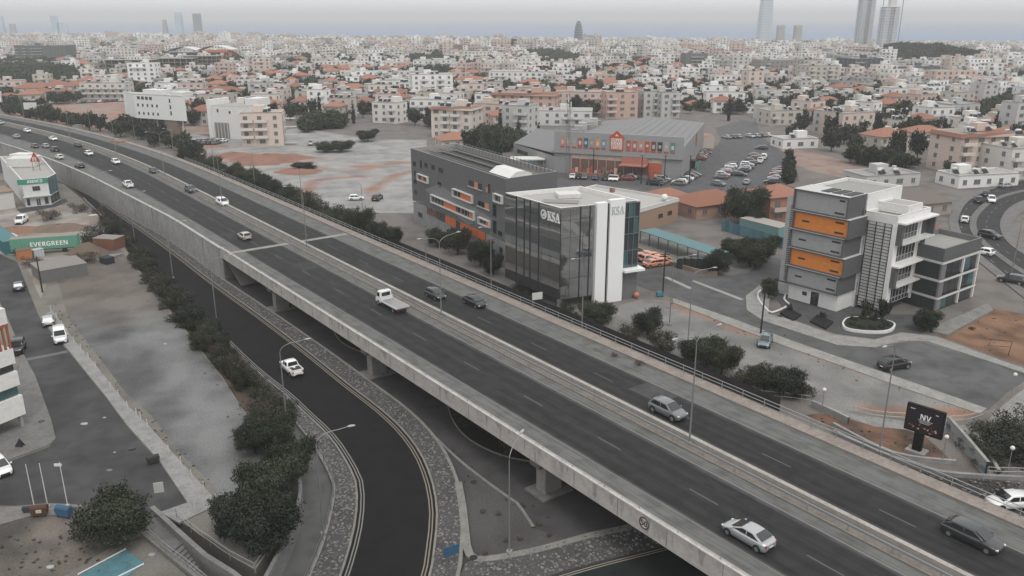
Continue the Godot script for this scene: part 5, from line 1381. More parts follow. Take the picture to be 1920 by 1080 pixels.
	var cr := mesher(S(138, 136, 132)); cr.cap(flat(L(2.5,[37.67,-91.2, 41.31,-88.92, 46.28,-87.28, 51.24,-85.95, 55.66,-87.28, 59.92,-91.49, 66.02,-96.86, 72.94,-91.49, 64.2,-85.95, 59.88,-85.95, 54.09,-84.4, 51.68,-82.16, 50.65,-75.06, 49,-75.06, 49.53,-84.4, 43.96,-82.16, 40.74,-85.95, 36.28,-87.28])), 2.521)
	struct("footway", cr, M.concrete)
	var mound := flat(L(2.5,[35.08,-88.92, 38.29,-89.34, 41.98,-85.95, 45.32,-85.17, 46.74,-83.64, 46.95,-77.53, 41.79,-78.65, 37.9,-83.39]))
	struct("soil_bed", sheet(mound, 2.53, 0.6, func(p: Vector2) -> Color: return S(86, 70, 59).lerp(S(124, 91, 73), clampf(0.4 + nz.get_noise_2d(p.x * 4, p.y * 4) * 1.6, 0, 1))), M.soil)
	# slope of stones under the footway, lower right, and the floor below
	stone_strip("stone_slope", smooth_line(L(2.45,[41.39,-77.73, 44.19,-75.36, 48.71,-74.52, 54.29,-73.81, 65.16,-70.96]), 20), smooth_line(L(0,[42.39,-74.82, 45.88,-73.54, 49.6,-73.34, 56.14,-73.34, 66.85,-72.38]), 20), "steep slope of embedded stones beside the parked white cars at the right edge", 0.42)
	var edge: Array = smooth_line(L(2.5,[36.47,-84.4, 39.41,-79.79, 41.39,-77.75, 44.2,-75.38, 48.71,-74.54, 54.3,-73.83, 65.45,-71.36]), 20); var e2 := shift_line(edge, 0.4)
	var km := mesher(S(140, 139, 136)); loft(km, lifted(edge, 2.9), lifted(e2, 2.9)); loft(km, lifted(edge, 2.3), lifted(edge, 2.9), Vector3(-0.5, 0, 1)); loft(km, lifted(e2, 2.3), lifted(e2, 2.9), Vector3(0.5, 0, -1))
	single("slope_wall", km, M.concrete, "low pale wall along the top of the stone slope", "wall")
	railing("slope_railing", "thin railing on the wall above the stone slope at the right edge", smooth_line(L(2.9,[48.73,-74.71, 50.8,-74.5, 52.93,-74.4, 59.19,-73.17]), 8), 0.9, 2.0, S(170, 170, 168))
	railing("ramp_railing", "white curved railing round the end of the dirt lot behind the billboard", smooth_line(L(2.5,[40.78,-89.2, 42.76,-87.82, 46.22,-87.14, 49.64,-86.48, 52.88,-86.74, 55.6,-88.09]), 16), 1.1, 1.6, S(190, 180, 172))
	railing("shrub_railing", "steel railing by the footway in front of the bushes", smooth_line(L(2.5,[29.05,-94.18, 31.12,-93.27, 33.91,-92.67, 36.57,-91.78]), 8), 1.1, 2.2, S(160, 160, 158))
	for q in [[L(2.5,[49.73,-85.17, 49.4,-81.2, 48.72,-75.06]), 1.7, "slanted retaining wall with faded blue graffiti beside the footway behind the billboard"], [L(2.5,[51.95,-84.02, 51.31,-80.37, 50.05,-75.17]), 0.7, "low slanted wall between the footway and the dark shrubs at the right edge"], [L(2.5,[36.27,-90.91, 37.93,-88.37, 38.97,-86.48]), 0.9, "short white-topped wall beside the red soil bed"], [L(2.5,[37.04,-85.95, 39.8,-80.72, 42.26,-78.42, 46.95,-77.31]), 0.5, "low concrete edge wall along the soil bed beside the highway"]]:
		var a: Array = smooth_line(q[0], 10); var b := shift_line(a, 0.35); var m := mesher(S(148, 147, 144))
		loft(m, lifted(a, 2.5 + q[1]), lifted(b, 2.5 + q[1])); loft(m, lifted(a, 2.4), lifted(a, 2.5 + q[1]), Vector3(-1, 0, 0.5)); loft(m, lifted(b, 2.4), lifted(b, 2.5 + q[1]), Vector3(1, 0, -0.5))
		var w := thing("footway_wall", q[2], "wall"); part(w, "wall_body", m, M.concrete)
		if q[1] > 1.5:
			for k in 14:
				var bm := mesher([S(110, 134, 146), S(160, 168, 172), S(88, 104, 112)][k % 3]); var i := R.randi() % 9
				var y := 2.7 + R.randf() * 0.6; var o := Vector3(-0.03 - 0.001 * k, 0, 0.014)
				for s2 in 2:
					var pa: Vector3 = (b if s2 == 0 else a)[i]; var pb: Vector3 = (b if s2 == 0 else a)[i + 1]
					if s2 == 1: bm.quad(Vector3(pa.x, y, pa.z) + o, Vector3(pb.x, y, pb.z) + o, Vector3(pb.x, y + 0.5, pb.z) + o, Vector3(pa.x, y + 0.3, pa.z) + o)
				part(w, "graffiti", bm, M.line)
	for h in [[V(-82.19,2.5,-276.6), 15.0, 1.6, "long red soil mound with a pale stone at the top of the pale yard"], [V(-95.06,2.5,-283.4), 9.0, 1.2, "low red soil mound left in the pale yard"], [V(-81.16,2.5,-268.1), 8.0, 0.8, "flat red soil mound in the middle of the pale yard"], [V(-65.2,2.5,-252.5), 8.0, 1.0, "oval red soil mound under the lone spreading bush"]]: heap(h[3], h[0], h[1], h[2], S(146, 106, 90))
	# car yard behind the glass office with its long teal roofed shelter
	var cy := mesher(S(120, 118, 115)); cy.cap(flat(L(2.5,[27.43,-179.8, 32.61,-182.3, 41.17,-162.0, 52.37,-156.1, 43.86,-147.8, 37.74,-145.1, 33.89,-147.8, 29.91,-153.5, 25.03,-162.8])), 2.508)
	struct("car_yard", cy, M.asphalt)
	var sh := thing("yard_shelter", "long open shelter with a teal metal roof in the car yard", "shelter")
	var sa: Vector3 = V(26.77,5.2,-168.1); var sb: Vector3 = V(37.8,5.2,-149.3)
	var rf := mesher(S(104, 140, 144)); face_box(rf, Vector3(sa.x, 0, sa.z), Vector3(sb.x, 0, sb.z), 0, sa.distance_to(sb), 5.1, 5.25, -4.0, 0.2); part(sh, "roof", rf, M.roof)
	for k in 8: fpart(sh, "post", Vector3(sa.x, 0, sa.z), Vector3(sb.x, 0, sb.z), k * sa.distance_to(sb) / 7.5, k * sa.distance_to(sb) / 7.5 + 0.15, 2.5, 5.1, -0.2, -0.05, M.metal, S(110, 112, 112))
	var yw: Array = smooth_line(L(2.5,[25.25,-162.8, 29.91,-153.5, 33.75,-147.2, 37.74,-145.1]), 12); var yw2 := shift_line(yw, -0.3); var wm := mesher(S(150, 128, 112))
	loft(wm, lifted(yw, 3.3), lifted(yw2, 3.3)); loft(wm, yw, lifted(yw, 3.3), Vector3(0, 0, 1)); loft(wm, yw2, lifted(yw2, 3.3), Vector3(0, 0, -1))
	single("yard_wall", wm, M.concrete, "low reddish wall along the street side of the car yard", "wall")
	for k in 4: _crate("skip_container", "dark slatted crate standing at the car yard gate, %s from the left" % ordinals()[k], "crate", V(31.03,2.5,-149.6) + Vector3(k * 1.25, 0, 0.1 * k), V(31.9,2.5,-148.9) + Vector3(k * 1.25, 0, 0.1 * k), 1.2, 2.0, S(60, 62, 64), S(96, 98, 100))
	var bf := thing("blue_fence", "tall blue sheet fence behind the trees, left of the white and orange office", "fence")
	var fa: Vector3 = V(46.52,2.5,-178.8); var fb: Vector3 = V(55.51,2.5,-162.8)
	for k in 16: fpart(bf, "panel", fa, fb, k * fa.distance_to(fb) / 16.0 + 0.03, (k + 1) * fa.distance_to(fb) / 16.0 - 0.03, 0, 2.4, -0.08, 0, M.wall, S(70, 104, 122).lerp(S(92, 128, 138), R.randf()))
	var tk := _crate("site_cabin", "teal sided cabin behind the blue fence", "cabin", V(50.43,2.5,-178.8), V(56.27,2.5,-169.6), 4.5, 2.8, S(112, 146, 146), S(168, 162, 154))
	tk.position.y += 0.0

# ---------------------------------------------------------------- dark glass office
func build_glass_office() -> void:
	var t := thing("glass_office", "dark mirror glass office with white lettered slab standing beside the highway", "office building")
	var l: Vector3 = V(-1.18,19,-138.9); var n: Vector3 = V(7.68,19,-126.9); var r: Vector3 = V(20.92,19,-132.8)
	l.y = 2.5; n.y = 2.5; r.y = 2.5
	var foot := quad_foot(l, n, r)
	var core := Geometry2D.offset_polygon(foot, -0.25)[0]
	walls(t, core, 4.0, 18.8, S(60, 61, 63))
	var basef := Geometry2D.offset_polygon(foot, -1.4)[0]
	walls(t, basef, 2.4, 4.0, S(92, 92, 92), M.concrete, "base")
	flat_roof(t, foot, 19.15, S(178, 175, 170), 0.7, S(222, 220, 216))
	# mirror panes, slightly uneven, in storeys
	var hl := l.distance_to(n); var hr := n.distance_to(r)
	var ul := [0.0, 3.3, 5.5, 7.1, 9.4, 12.2, hl]; var ur := [0.0, 1.7, 3.5, 5.2, 6.1]
	var hs := [1.45, 4.9, 8.3, 11.7, 14.6, 16.5]
	for k in 5:
		for i in ul.size() - 1: _pane(t, l, n, ul[i], ul[i + 1], hs[k], hs[k + 1])
		for i in ur.size() - 1: _pane(t, n, r, ur[i], ur[i + 1], hs[k], hs[k + 1])
	for u in [3.3, 5.5, 7.1, 9.4]: fpart(t, "mullion", l, n, u - 0.05, u + 0.05, 0.6, 16.6, 0.02, 0.16, M.dark)
	for u in [3.5, 5.2]: fpart(t, "mullion", n, r, u - 0.06, u + 0.06, 0.6, 16.6, 0.02, 0.18, M.dark)
	fpart(t, "corner_pillar", l, n, hl - 0.7, hl - 0.1, -0.1, 1.5, -0.6, -0.1, M.wall, S(150, 149, 146))
	# white slabs up the right face
	fpart(t, "white_slab", n, r, 6.1, 8.0, 0.0, 17.0, -0.2, 0.75, M.white)
	fpart(t, "dark_slot", n, r, 8.0, 8.5, 0.0, 16.7, -0.2, 0.35, M.dark)
	var ws := fpart(t, "white_slab", n, r, 8.5, 11.3, 0.0, 17.3, -0.2, 0.75, M.white)
	var d := (r - n).normalized(); var out := d.cross(Vector3.UP)
	text(ws, "lettering", "KSA", 1.35, 0.06, M.greyletter, n + d * 9.9 + Vector3(0, 15.5, 0) + out * 0.78, out, Vector3.UP, 2.4, "Droid Serif")
	var dl := (n - l).normalized(); var ol := dl.cross(Vector3.UP)
	text(t, "lettering", "KSA", 1.5, 0.08, M.white, l + dl * 13.2 + Vector3(0, 14.85, 0) + ol * 0.12, ol, Vector3.UP, 3.1, "Droid Serif")
	var lg := mesher(S(226, 226, 224))
	for k in 14:
		var a0 := TAU * k / 14.0; var a1 := TAU * (k + 1) / 14.0; var c := l + dl * 10.7 + Vector3(0, 14.9, 0) + ol * 0.1
		lg.quad(c + (dl * cos(a0) + Vector3.UP * sin(a0)) * 0.55, c + (dl * cos(a1) + Vector3.UP * sin(a1)) * 0.55, c + (dl * cos(a1) + Vector3.UP * sin(a1)) * 0.78, c + (dl * cos(a0) + Vector3.UP * sin(a0)) * 0.78, ol)
	for k in 3: face_box(lg, l, n, 10.35 + k * 0.3, 10.52 + k * 0.3, 14.55, 14.9 + k * 0.25, 0.06, 0.12)
	part(t, "emblem", lg, M.plain)
	# stair glass on the far right with teal frames
	var us := [11.4, 12.4, 13.4, hr - 0.1]; var vs := [5.5, 8.4, 11.2, 14.0, 16.4]
	for k in 4:
		for i in 3:
			var gm := mesher(); face_box(gm, n, r, us[i] + 0.06, us[i + 1] - 0.06, vs[k] + 0.06, vs[k + 1] - 0.06, 0.0, 0.06); part(t, "stair_pane", gm, M.pane if (k + i) % 4 else M.tealglass)
	for k in 5: fpart(t, "transom", n, r, 11.35, hr, vs[k] - 0.07, vs[k] + 0.07, 0.0, 0.16, M.metal, S(110, 126, 130))
	for u in us: fpart(t, "mullion", n, r, u - 0.06, u + 0.06, 5.5, 16.5, 0.0, 0.2, M.metal, S(110, 126, 130))
	fpart(t, "porch_slab", n, r, 11.3, hr + 0.6, 5.0, 5.4, -3.0, 1.6, M.white)
	fpart(t, "porch_wall", n, r, 11.3, hr + 0.1, 0.0, 5.0, -2.5, 0.1, M.wall, S(112, 112, 112))
	# roof details: raised pale rim and machinery patch
	var c0 := (l + r) * 0.5
	fpart(t, "roof_room", Vector3(c0.x - 2, 18.5, c0.z - 1), Vector3(c0.x + 3, 18.5, c0.z - 2), 0, 4, 0, 0.7, -3, 0, M.wall, S(206, 203, 198))
	fpart(t, "roof_hatch", Vector3(c0.x - 5, 18.5, c0.z + 2), Vector3(c0.x + 1, 18.5, c0.z + 3), 0, 6, 0, 0.12, -2.5, 0, M.roof, S(150, 148, 144))
	# brick annex behind
	var b := thing("brick_annex", "low brick building with white roof behind the glass office", "building")
	var a0: Vector3 = V(21.47,2.5,-169.6); var a1: Vector3 = V(38.52,2.5,-187.9)
	var w := a0.distance_to(a1); var da := (a1 - a0).normalized(); var oa := da.cross(Vector3.UP)
	var bf := PackedVector2Array([xz(a0), xz(a1), xz(a1 - oa * 24), xz(a0 - oa * 24)])
	walls(b, bf, 2.4, 7.2, S(158, 128, 110)); flat_roof(b, bf, 7.9, S(184, 180, 174), 0.5, S(206, 203, 198)); walls(b, Geometry2D.offset_polygon(bf, 0.12)[0], 7.1, 7.88, S(206, 203, 198), M.wall, "roof_band")
	for u in [w - 4.4, w - 8.2]: window(b, a0, a1, u, u + 1.8, 2.0, 2.9, 2, S(70, 60, 54))
	fpart(b, "chimney", a0 + Vector3(0, 7.4, 0) - oa * 9 + da * (w * 0.5 - 1), a1 + Vector3(0, 7.4, 0) - oa * 9, 0, 0.9, 0, 1.0, -0.9, 0, M.wall, S(150, 120, 104))
	var bl := mesher(S(220, 219, 216)); bl.ball(Vector3((a0 + a1).x * 0.5 + 5, 8.3, (a0 + a1).z * 0.5 - 8), Vector3(0.8, 0.8, 0.8)); part(b, "dish", bl, M.plain)
func _pane(t: Node3D, a: Vector3, b: Vector3, u0: float, u1: float, v0: float, v1: float) -> void:
	# each pane sits a hair out of true, which breaks up what it mirrors
	var m := mesher(); var d := (b - a).normalized(); var out := d.cross(Vector3.UP)
	var j := []
	for k in 4: j.append(0.03 + R.randf() * 0.03)
	var g := 0.025
	m.quad(a + d * (u0 + g) + Vector3(0, v0 + g, 0) + out * j[0], a + d * (u1 - g) + Vector3(0, v0 + g, 0) + out * j[1], a + d * (u1 - g) + Vector3(0, v1 - g, 0) + out * j[2], a + d * (u0 + g) + Vector3(0, v1 - g, 0) + out * j[3], out)
	part(t, "glass_pane", m, M.mirror)

# ---------------------------------------------------------------- long grey office
func build_grey_office() -> void:
	var t := thing("grey_office", "long charcoal office with orange and white framed windows behind the roadside bushes", "office building")
	var l: Vector3 = V(-22.85,19.5,-186.9); var n: Vector3 = V(-1.17,19.5,-149.4); var r: Vector3 = V(8.66,19.5,-157.1)
	l.y = 2.5; n.y = 2.5; r.y = 2.5
	var foot := quad_foot(l, n, r)
	walls(t, foot, 7.6, 19.5, S(104, 105, 106))
	walls(t, Geometry2D.offset_polygon(foot, -0.12)[0], 2.3, 7.6, S(150, 150, 149), M.concrete, "base_wall")
	var rim := flat_roof(t, foot, 19.55, S(120, 119, 117), 1.1, S(150, 148, 145))
	var pale := mesher(S(128, 128, 129)); var d := (n - l).normalized(); var out := d.cross(Vector3.UP)
	var P := func(u: float, v: float) -> Vector3: return l + d * u + Vector3(0, v, 0) + out * 0.015
	pale.quad(P.call(7.0, 8.8), P.call(28.0, 5.2), P.call(38.3, 8.5), P.call(14.5, 11.2), out)
	part(t, "pale_panel", pale, M.wall)
	# white framed boxes: u0, u1, v0, v1, orange from, orange to
	for q in [[4.0, 9.4, 10.5, 12.0, 5.6, 6.8], [21.8, 30.5, 10.0, 11.7, 24.9, 29.9], [10.9, 31.2, 6.7, 8.5, 16.9, 22.7], [33.1, 37.6, 6.6, 8.0, 35.6, 36.6], [39.3, 42.5, 12.2, 13.8, 0, 0]]:
		var f := mesher(S(206, 203, 198))
		face_box(f, l, n, q[0], q[1], q[3] - 0.18, q[3], 0.0, 0.55); face_box(f, l, n, q[0], q[1], q[2], q[2] + 0.18, 0.0, 0.55)
		face_box(f, l, n, q[0], q[0] + 0.18, q[2] + 0.18, q[3] - 0.18, 0.0, 0.54); face_box(f, l, n, q[1] - 0.18, q[1], q[2] + 0.18, q[3] - 0.18, 0.0, 0.54)
		var fr := part(t, "window_box", f, M.wall)
		var g := mesher(); face_box(g, l, n, q[0] + 0.18, q[1] - 0.18, q[2] + 0.18, q[3] - 0.18, 0.0, 0.05); part(fr, "pane", g, M.pane)
		if q[5] > 0: 
			var o := mesher(S(206, 112, 70)); face_box(o, l, n, q[4], q[5], q[2] + 0.18, q[3] - 0.18, 0.05, 0.12); part(fr, "orange_panel", o, M.plain)
		var nb := int((q[1] - q[0]) / 1.5)
		for k in range(1, nb):
			var u: float = lerpf(q[0], q[1], float(k) / nb)
			if u < q[4] - 0.1 or u > q[5] + 0.1:
				var b := mesher(S(170, 150, 136)); face_box(b, l, n, u - 0.06, u + 0.06, q[2] + 0.18, q[3] - 0.18, 0.05, 0.14); part(fr, "bar", b, M.plain)
		if q[0] == 10.9:
			for e in [[24.8, 25.3], [28.6, 30.0]]:
				var o2 := mesher(S(190, 120, 86)); face_box(o2, l, n, e[0], e[1], q[2] + 0.2, q[3] - 0.2, 0.05, 0.1); part(fr, "orange_panel", o2, M.plain)
	# orange band over the base
	for e in [[17.4, 22.5], [24.6, 35.3]]:
		var op := fpart(t, "orange_panel", l, n, e[0], e[1], 3.4, 5.1, -0.1, 0.1, M.wall, S(204, 104, 62))
		for k in int((e[1] - e[0]) / 2.6): fpart(op, "panel_joint", l, n, e[0] + 2.5 * (k + 1), e[0] + 2.5 * (k + 1) + 0.05, 3.45, 5.05, 0.1, 0.11, M.plain, S(150, 78, 48))
	for k in 5: window(t, l, n, 7.8 + k * 1.05, 8.75 + k * 1.05, 3.5, 5.2, 1, S(160, 108, 84))
	for k in 2: window(t, l, n, 13.2 + k * 2.0, 15.1 + k * 2.0, 3.5, 5.2, 1, S(70, 70, 72))
	window(t, l, n, 22.6, 24.5, 3.4, 5.0, 2, S(80, 78, 78))
	# single windows
	for q in [[1.1, 2.6, 13.3, 14.3], [1.1, 2.7, 9.3, 10.3], [1.2, 2.7, 6.9, 7.8], [5.0, 6.0, 13.4, 15.1], [7.4, 9.0, 13.9, 14.9], [11.1, 12.6, 14.0, 15.0], [14.6, 16.8, 13.9, 14.9], [14.0, 15.8, 10.7, 11.8], [28.6, 31.0, 13.4, 14.5], [32.6, 34.2, 13.4, 14.5], [36.6, 37.5, 13.3, 15.1], [32.4, 35.0, 10.0, 11.1], [38.4, 39.8, 9.2, 11.6], [38.4, 39.8, 5.9, 8.4], [41.0, 42.0, 2.7, 3.7], [40.4, 42.0, 5.9, 6.8], [3.0, 5.0, 2.0, 3.0], [1.6, 2.2, 11.0, 12.2], [18.0, 18.7, 1.2, 2.2]]:
		window(t, l, n, q[0], q[1], q[2], q[3], 2 if q[1] - q[0] > 1.5 else 1, S(66, 66, 68))
	for e in [[31.0, 32.4, 13.35, 14.5], [35.3, 36.8, 9.95, 11.15], [35.8, 36.5, 13.3, 14.3]]: fpart(t, "orange_panel", l, n, e[0], e[1], e[2], e[3], 0.0, 0.06, M.plain, S(196, 132, 98))
	for e in [[28.4, 34.4, 13.2], [32.2, 37.4, 9.9]]: fpart(t, "sill", l, n, e[0], e[1], e[2], e[2] + 0.14, 0.0, 0.3, M.wall, S(170, 164, 156))
	# right end: pale door panel
	fpart(t, "end_panel", n, r, 7.0, 11.0, 7.0, 13.0, 0.0, 0.08, M.wall, S(146, 146, 145))
	# roof: rows of panels, pipes, slatted screen, white skylight hood
	var nr := (r - n).normalized(); var L := l.distance_to(n); var Wd := n.distance_to(r)
	var up := Vector3(0, 16.0, 0)
	for k in 3:
		var m := mesher(S(58, 58, 60)); var o := l + nr * (2.2 + k * 3.3) + up
		var a := o + d * 3.0; var b := o + d * (L - 9.0)
		m.quad(a + Vector3(0, 0.9, 0), b + Vector3(0, 0.9, 0), b + nr * 1.6 + Vector3(0, 0.45, 0), a + nr * 1.6 + Vector3(0, 0.45, 0), Vector3.UP)
		m.quad(a + Vector3(0, 0.85, 0), b + Vector3(0, 0.85, 0), b + nr * 1.6 + Vector3(0, 0.4, 0), a + nr * 1.6 + Vector3(0, 0.4, 0), Vector3.DOWN)
		var pn := part(rim, "panel_row", m, M.roof)
		var lg := mesher(S(130, 130, 130))
		for i in 14: lg.box(a + d * (i * (L - 12.0) / 13.0) + Vector3(0, 0.2, 0), Vector3(0.08, 0.9, 0.08))
		part(rim, "panel_leg", lg, M.metal)
	for i in 26:
		var m := mesher(S(128, 126, 123)); var o := r + (l - n).normalized() * (1.0 + i * (L - 4.0) / 26.0) - nr * 0.4 + Vector3(0, 17.0, 0)
		m.box(o, Vector3(0.12, 1.5, 0.12)); m.box(o + Vector3(0, 0.5, 0) - d * 0.75, Vector3(1.5, 0.1, 0.06), Basis(d, Vector3.UP, d.cross(Vector3.UP))); part(rim, "screen_post", m, M.metal)
	var hood := mesher(S(214, 212, 208)); var hc := n - d * 4.5 + nr * 1.0 + Vector3(0, 17.0, 0)
	var prof := [Vector2(0, 0.0), Vector2(1.8, 1.0), Vector2(3.6, 1.0), Vector2(5.4, 0.4), Vector2(5.4, 0)]
	for i in 4:
		hood.quad(hc + nr * prof[i].x + Vector3(0, prof[i].y, 0) - d * 3.5, hc + nr * prof[i + 1].x + Vector3(0, prof[i + 1].y, 0) - d * 3.5, hc + nr * prof[i + 1].x + Vector3(0, prof[i + 1].y, 0) + d * 4.2, hc + nr * prof[i].x + Vector3(0, prof[i].y, 0) + d * 4.2, Vector3.UP)
	for sg in [-3.5, 4.2]:
		for i in range(1, 4): hood.tri(hc + d * sg, hc + nr * prof[i].x + Vector3(0, prof[i].y, 0) + d * sg, hc + nr * prof[i + 1].x + Vector3(0, prof[i + 1].y, 0) + d * sg, d * sg)
	part(rim, "skylight_hood", hood, M.wall)
	var pp := mesher(S(160, 160, 158))
	for k in 3: pp.tube([l + d * 6 + nr * 1.2 + Vector3(0, 16.1, 0) + nr * k * 0.3, l + d * 30 + nr * 1.2 + Vector3(0, 16.1, 0) + nr * k * 0.3], 0.07)
	part(rim, "pipe", pp, M.metal)

# ---------------------------------------------------------------- white office with grey and orange boxes
func build_orange_office() -> void:
	var t := thing("box_office", "white office block of stacked grey and orange boxes at the street corner", "office building")
	var N := Vector3(51.6, 2.5, -124.4)
	var e1 := Vector3(0.779, 0, -0.627); var e2 := Vector3(-0.627, 0, -0.779)
	var at := func(u: float, v: float) -> Vector3: return N + e1 * u + e2 * v
	var poly := func(u0: float, u1: float, v0: float, v1: float) -> PackedVector2Array: return PackedVector2Array([xz(at.call(u0, v1)), xz(at.call(u0, v0)), xz(at.call(u1, v0)), xz(at.call(u1, v1))])
	var white := S(222, 220, 217); var grey := S(92, 93, 95)
	# main white block and ground floor
	walls(t, poly.call(5.2, 16.0, -0.2, 9.6), 2.4, 21.2, white); flat_roof(t, poly.call(5.2, 16.0, -0.2, 9.6), 21.25, S(160, 157, 152), 0.5, white)
	walls(t, poly.call(0.9, 5.2, 0.3, 9.2), 2.4, 5.4, white, M.wall, "ground_floor")
	# left service tower, louvred
	walls(t, poly.call(2.5, 5.6, 9.6, 12.2), 4.6, 19.2, S(176, 176, 174), M.wall, "service_tower")
	walls(t, poly.call(2.0, 5.6, 9.8, 12.6), 2.4, 4.6, S(190, 189, 186), M.wall, "service_base")
	for k in 34: fpart(t, "louvre", at.call(1.5, 10.8), at.call(1.5, 9.6), 0, 1.2, 5.4 - 2.5 + k * 0.38, 5.55 - 2.5 + k * 0.38, -0.2, 0.0, M.plain, S(76, 77, 80))
	# five boxes; the orange ones stand out a little further to the right
	for k in 5:
		var y0 := 2.9 + k * 3.12; var y1 := y0 + 3.05
		var orange := k == 1 or k == 3
		var sh := -0.55 if orange else 0.0
		if k == 4: y1 += 0.35
		var bx := thing_part(t, "box_storey")
		var fl: Vector3 = at.call(0.0, 9.6 + sh * 0.4); var fn: Vector3 = at.call(0.0, sh); var fr: Vector3 = at.call(5.2, sh)
		var wd := fl.distance_to(fn)
		var fm := mesher(grey)
		face_box(fm, fl, fn, 0, wd, y1 - 0.22, y1, -5.2, 0.0); face_box(fm, fl, fn, 0, wd, y0, y0 + 0.2, -5.2, 0.0)
		face_box(fm, fl, fn, 0, 0.25, y0 + 0.2, y1 - 0.22, -5.2, 0.0); face_box(fm, fl, fn, wd - 0.25, wd, y0 + 0.2, y1 - 0.22, -5.2, 0.0)
		part(bx, "frame", fm, M.wall)
		fpart(bx, "ledge", fl, fn, -0.02, wd + 0.02, y1 + 0.003, y1 + 0.07, -5.2, 0.06, M.wall, S(190, 189, 187))
		fpart(bx, "front_panel", fl, fn, 0.25, wd - 0.25, y0 + 0.2, y1 - 0.22, -1.2, -0.35, M.wall, S(218, 128, 54) if orange else S(154, 154, 154))
		var slots := [[1.6, 2.9, 1.35], [7.4, 8.9, 2.15], [7.4, 8.9, 0.55]]
		if k == 4: slots = [[7.9, 8.8, 2.5], [7.3, 8.9, 0.5]]
		for s in slots: fpart(bx, "slot_window", fl, fn, s[0], s[1], y0 + s[2], y0 + s[2] + 0.28, -0.35, -0.32, M.dark)
		if k == 0: pass
	window(t, at.call(0.9, 9.2), at.call(0.9, 0.3), 4.2, 5.6, 0.05, 2.3, 2, S(60, 60, 62)); window(t, at.call(0.9, 9.2), at.call(0.9, 0.3), 2.6, 3.4, 1.3, 1.9, 2, S(60, 60, 62))
	window(t, at.call(1, -0.22), at.call(16, -0.22), 3.4, 4.1, 15.6, 16.4, 1, S(120, 120, 120))
	for k in 4: window(t, at.call(5.2, -0.22), at.call(7, -0.22), 0.2, 0.8, 3.4 + k * 3.6, 4.2 + k * 3.6, 1, S(120, 120, 120))
	# roof top things
	var rt := Vector3(0, 21.2 - 2.5, 0)
	for k in 3: fpart(t, "solar_panel", at.call(1.0, 5.5 - k * 1.9) + Vector3(0, 16.3, 0), at.call(1.0, 4.0 - k * 1.9) + Vector3(0, 16.3, 0), 0, 1.5, 2.55, 2.65, -3.6, 0, M.dark)
	var tank := mesher(S(206, 206, 204)); var tc: Vector3 = at.call(3.2, 6.4) + Vector3(0, 19.6 - 2.5, 0); tank.tube([tc - e2 * 1.2, tc + e2 * 1.4], 0.55, 0.55, 10); tank.ball(tc - e2 * 2.2 + Vector3(0, 0.3, 0), Vector3(0.5, 0.5, 0.5)); part(t, "water_tank", tank, M.plain)
	# right wing with the lattice stair front
	var u0 := 5.2; var u1 := 15.8; var v0 := -5.4
	walls(t, poly.call(u0 + 0.35, u1, v0 + 0.3, -0.2), 4.6, 18.2, white, M.wall, "wing_wall"); flat_roof(t, poly.call(u0, u1, v0, -0.2), 18.6, S(172, 169, 164), 0.5, white)
	walls(t, poly.call(u0, u1, v0, -0.2), 17.2, 18.55, white, M.wall, "cornice"); walls(t, poly.call(u0 + 3.4, u1 - 2.6, v0 + 0.2, -0.2), 18.2, 19.6, white, M.wall, "roof_room"); flat_roof(t, poly.call(u0 + 3.4, u1 - 2.6, v0 + 0.2, -0.2), 19.65, S(176, 173, 168), 0.3, white)
	var la: Vector3 = at.call(u0, -0.4); var lb: Vector3 = at.call(u0, v0 + 0.35)
	var lw := la.distance_to(lb)
	fpart(t, "side_fin", la, lb, lw - 0.3, lw + 0.35, -0.0, 14.7, -1.2, 0.05, M.wall, white)
	fpart(t, "stair_wall", la, lb, 0.2, lw - 0.35, 0.6, 14.6, -0.2, -0.14, M.wall, S(212, 210, 207))
	for k in 27: fpart(t, "lattice_bar", la, lb, 0.35, lw - 0.4, 0.8 + k * 0.51, 0.9 + k * 0.51, -0.04, 0.0, M.metal, S(70, 70, 72) if k % 2 == 0 else S(92, 92, 93))
	for u in [0.3, lw * 0.36, lw * 0.66, lw - 0.42]: fpart(t, "lattice_post", la, lb, u, u + 0.09, 0.6, 14.6, -0.05, 0.06, M.metal, S(46, 46, 48))
	for k in 6: fpart(t, "white_panel", la, lb, [0.5, 2.2, 3.5, 0.5, 2.2, 0.5][k], [1.5, 3.2, lw - 0.6, 1.5, 3.2, 1.4][k], [12.2, 9.6, 7.4, 8.2, 5.0, 3.4][k], [13.4, 10.6, 8.6, 9.2, 6.0, 4.4][k], -0.13, -0.08, M.wall, S(200, 198, 195))
	# windows of the right face, in four storeys; grey frames round two of them
	var wa: Vector3 = at.call(u0 + 0.6, v0 + 0.3); var wb: Vector3 = at.call(u1, v0 + 0.3)
	for k in 4:
		var y := 1.5 + k * 3.45
		for i in 6: window(t, wa, wb, 0.8 + i * 1.02, 1.75 + i * 1.02, y + 0.9, y + 2.6, 1, S(150, 150, 150)); 
		for i in 6: window(t, wa, wb, 0.8 + i * 1.02, 1.75 + i * 1.02, y + 0.05, y + 0.88, 1, S(150, 150, 150))
		fpart(t, "column", wa, wb, 7.4, 7.9, y - 0.3, y + 3.0, -0.05, 0.2, M.wall, white)
		fpart(t, "loggia_wall", wa, wb, 8.1, 10.2, y, y + 2.9, -0.02, 0.03, M.wall, S(84, 85, 87))
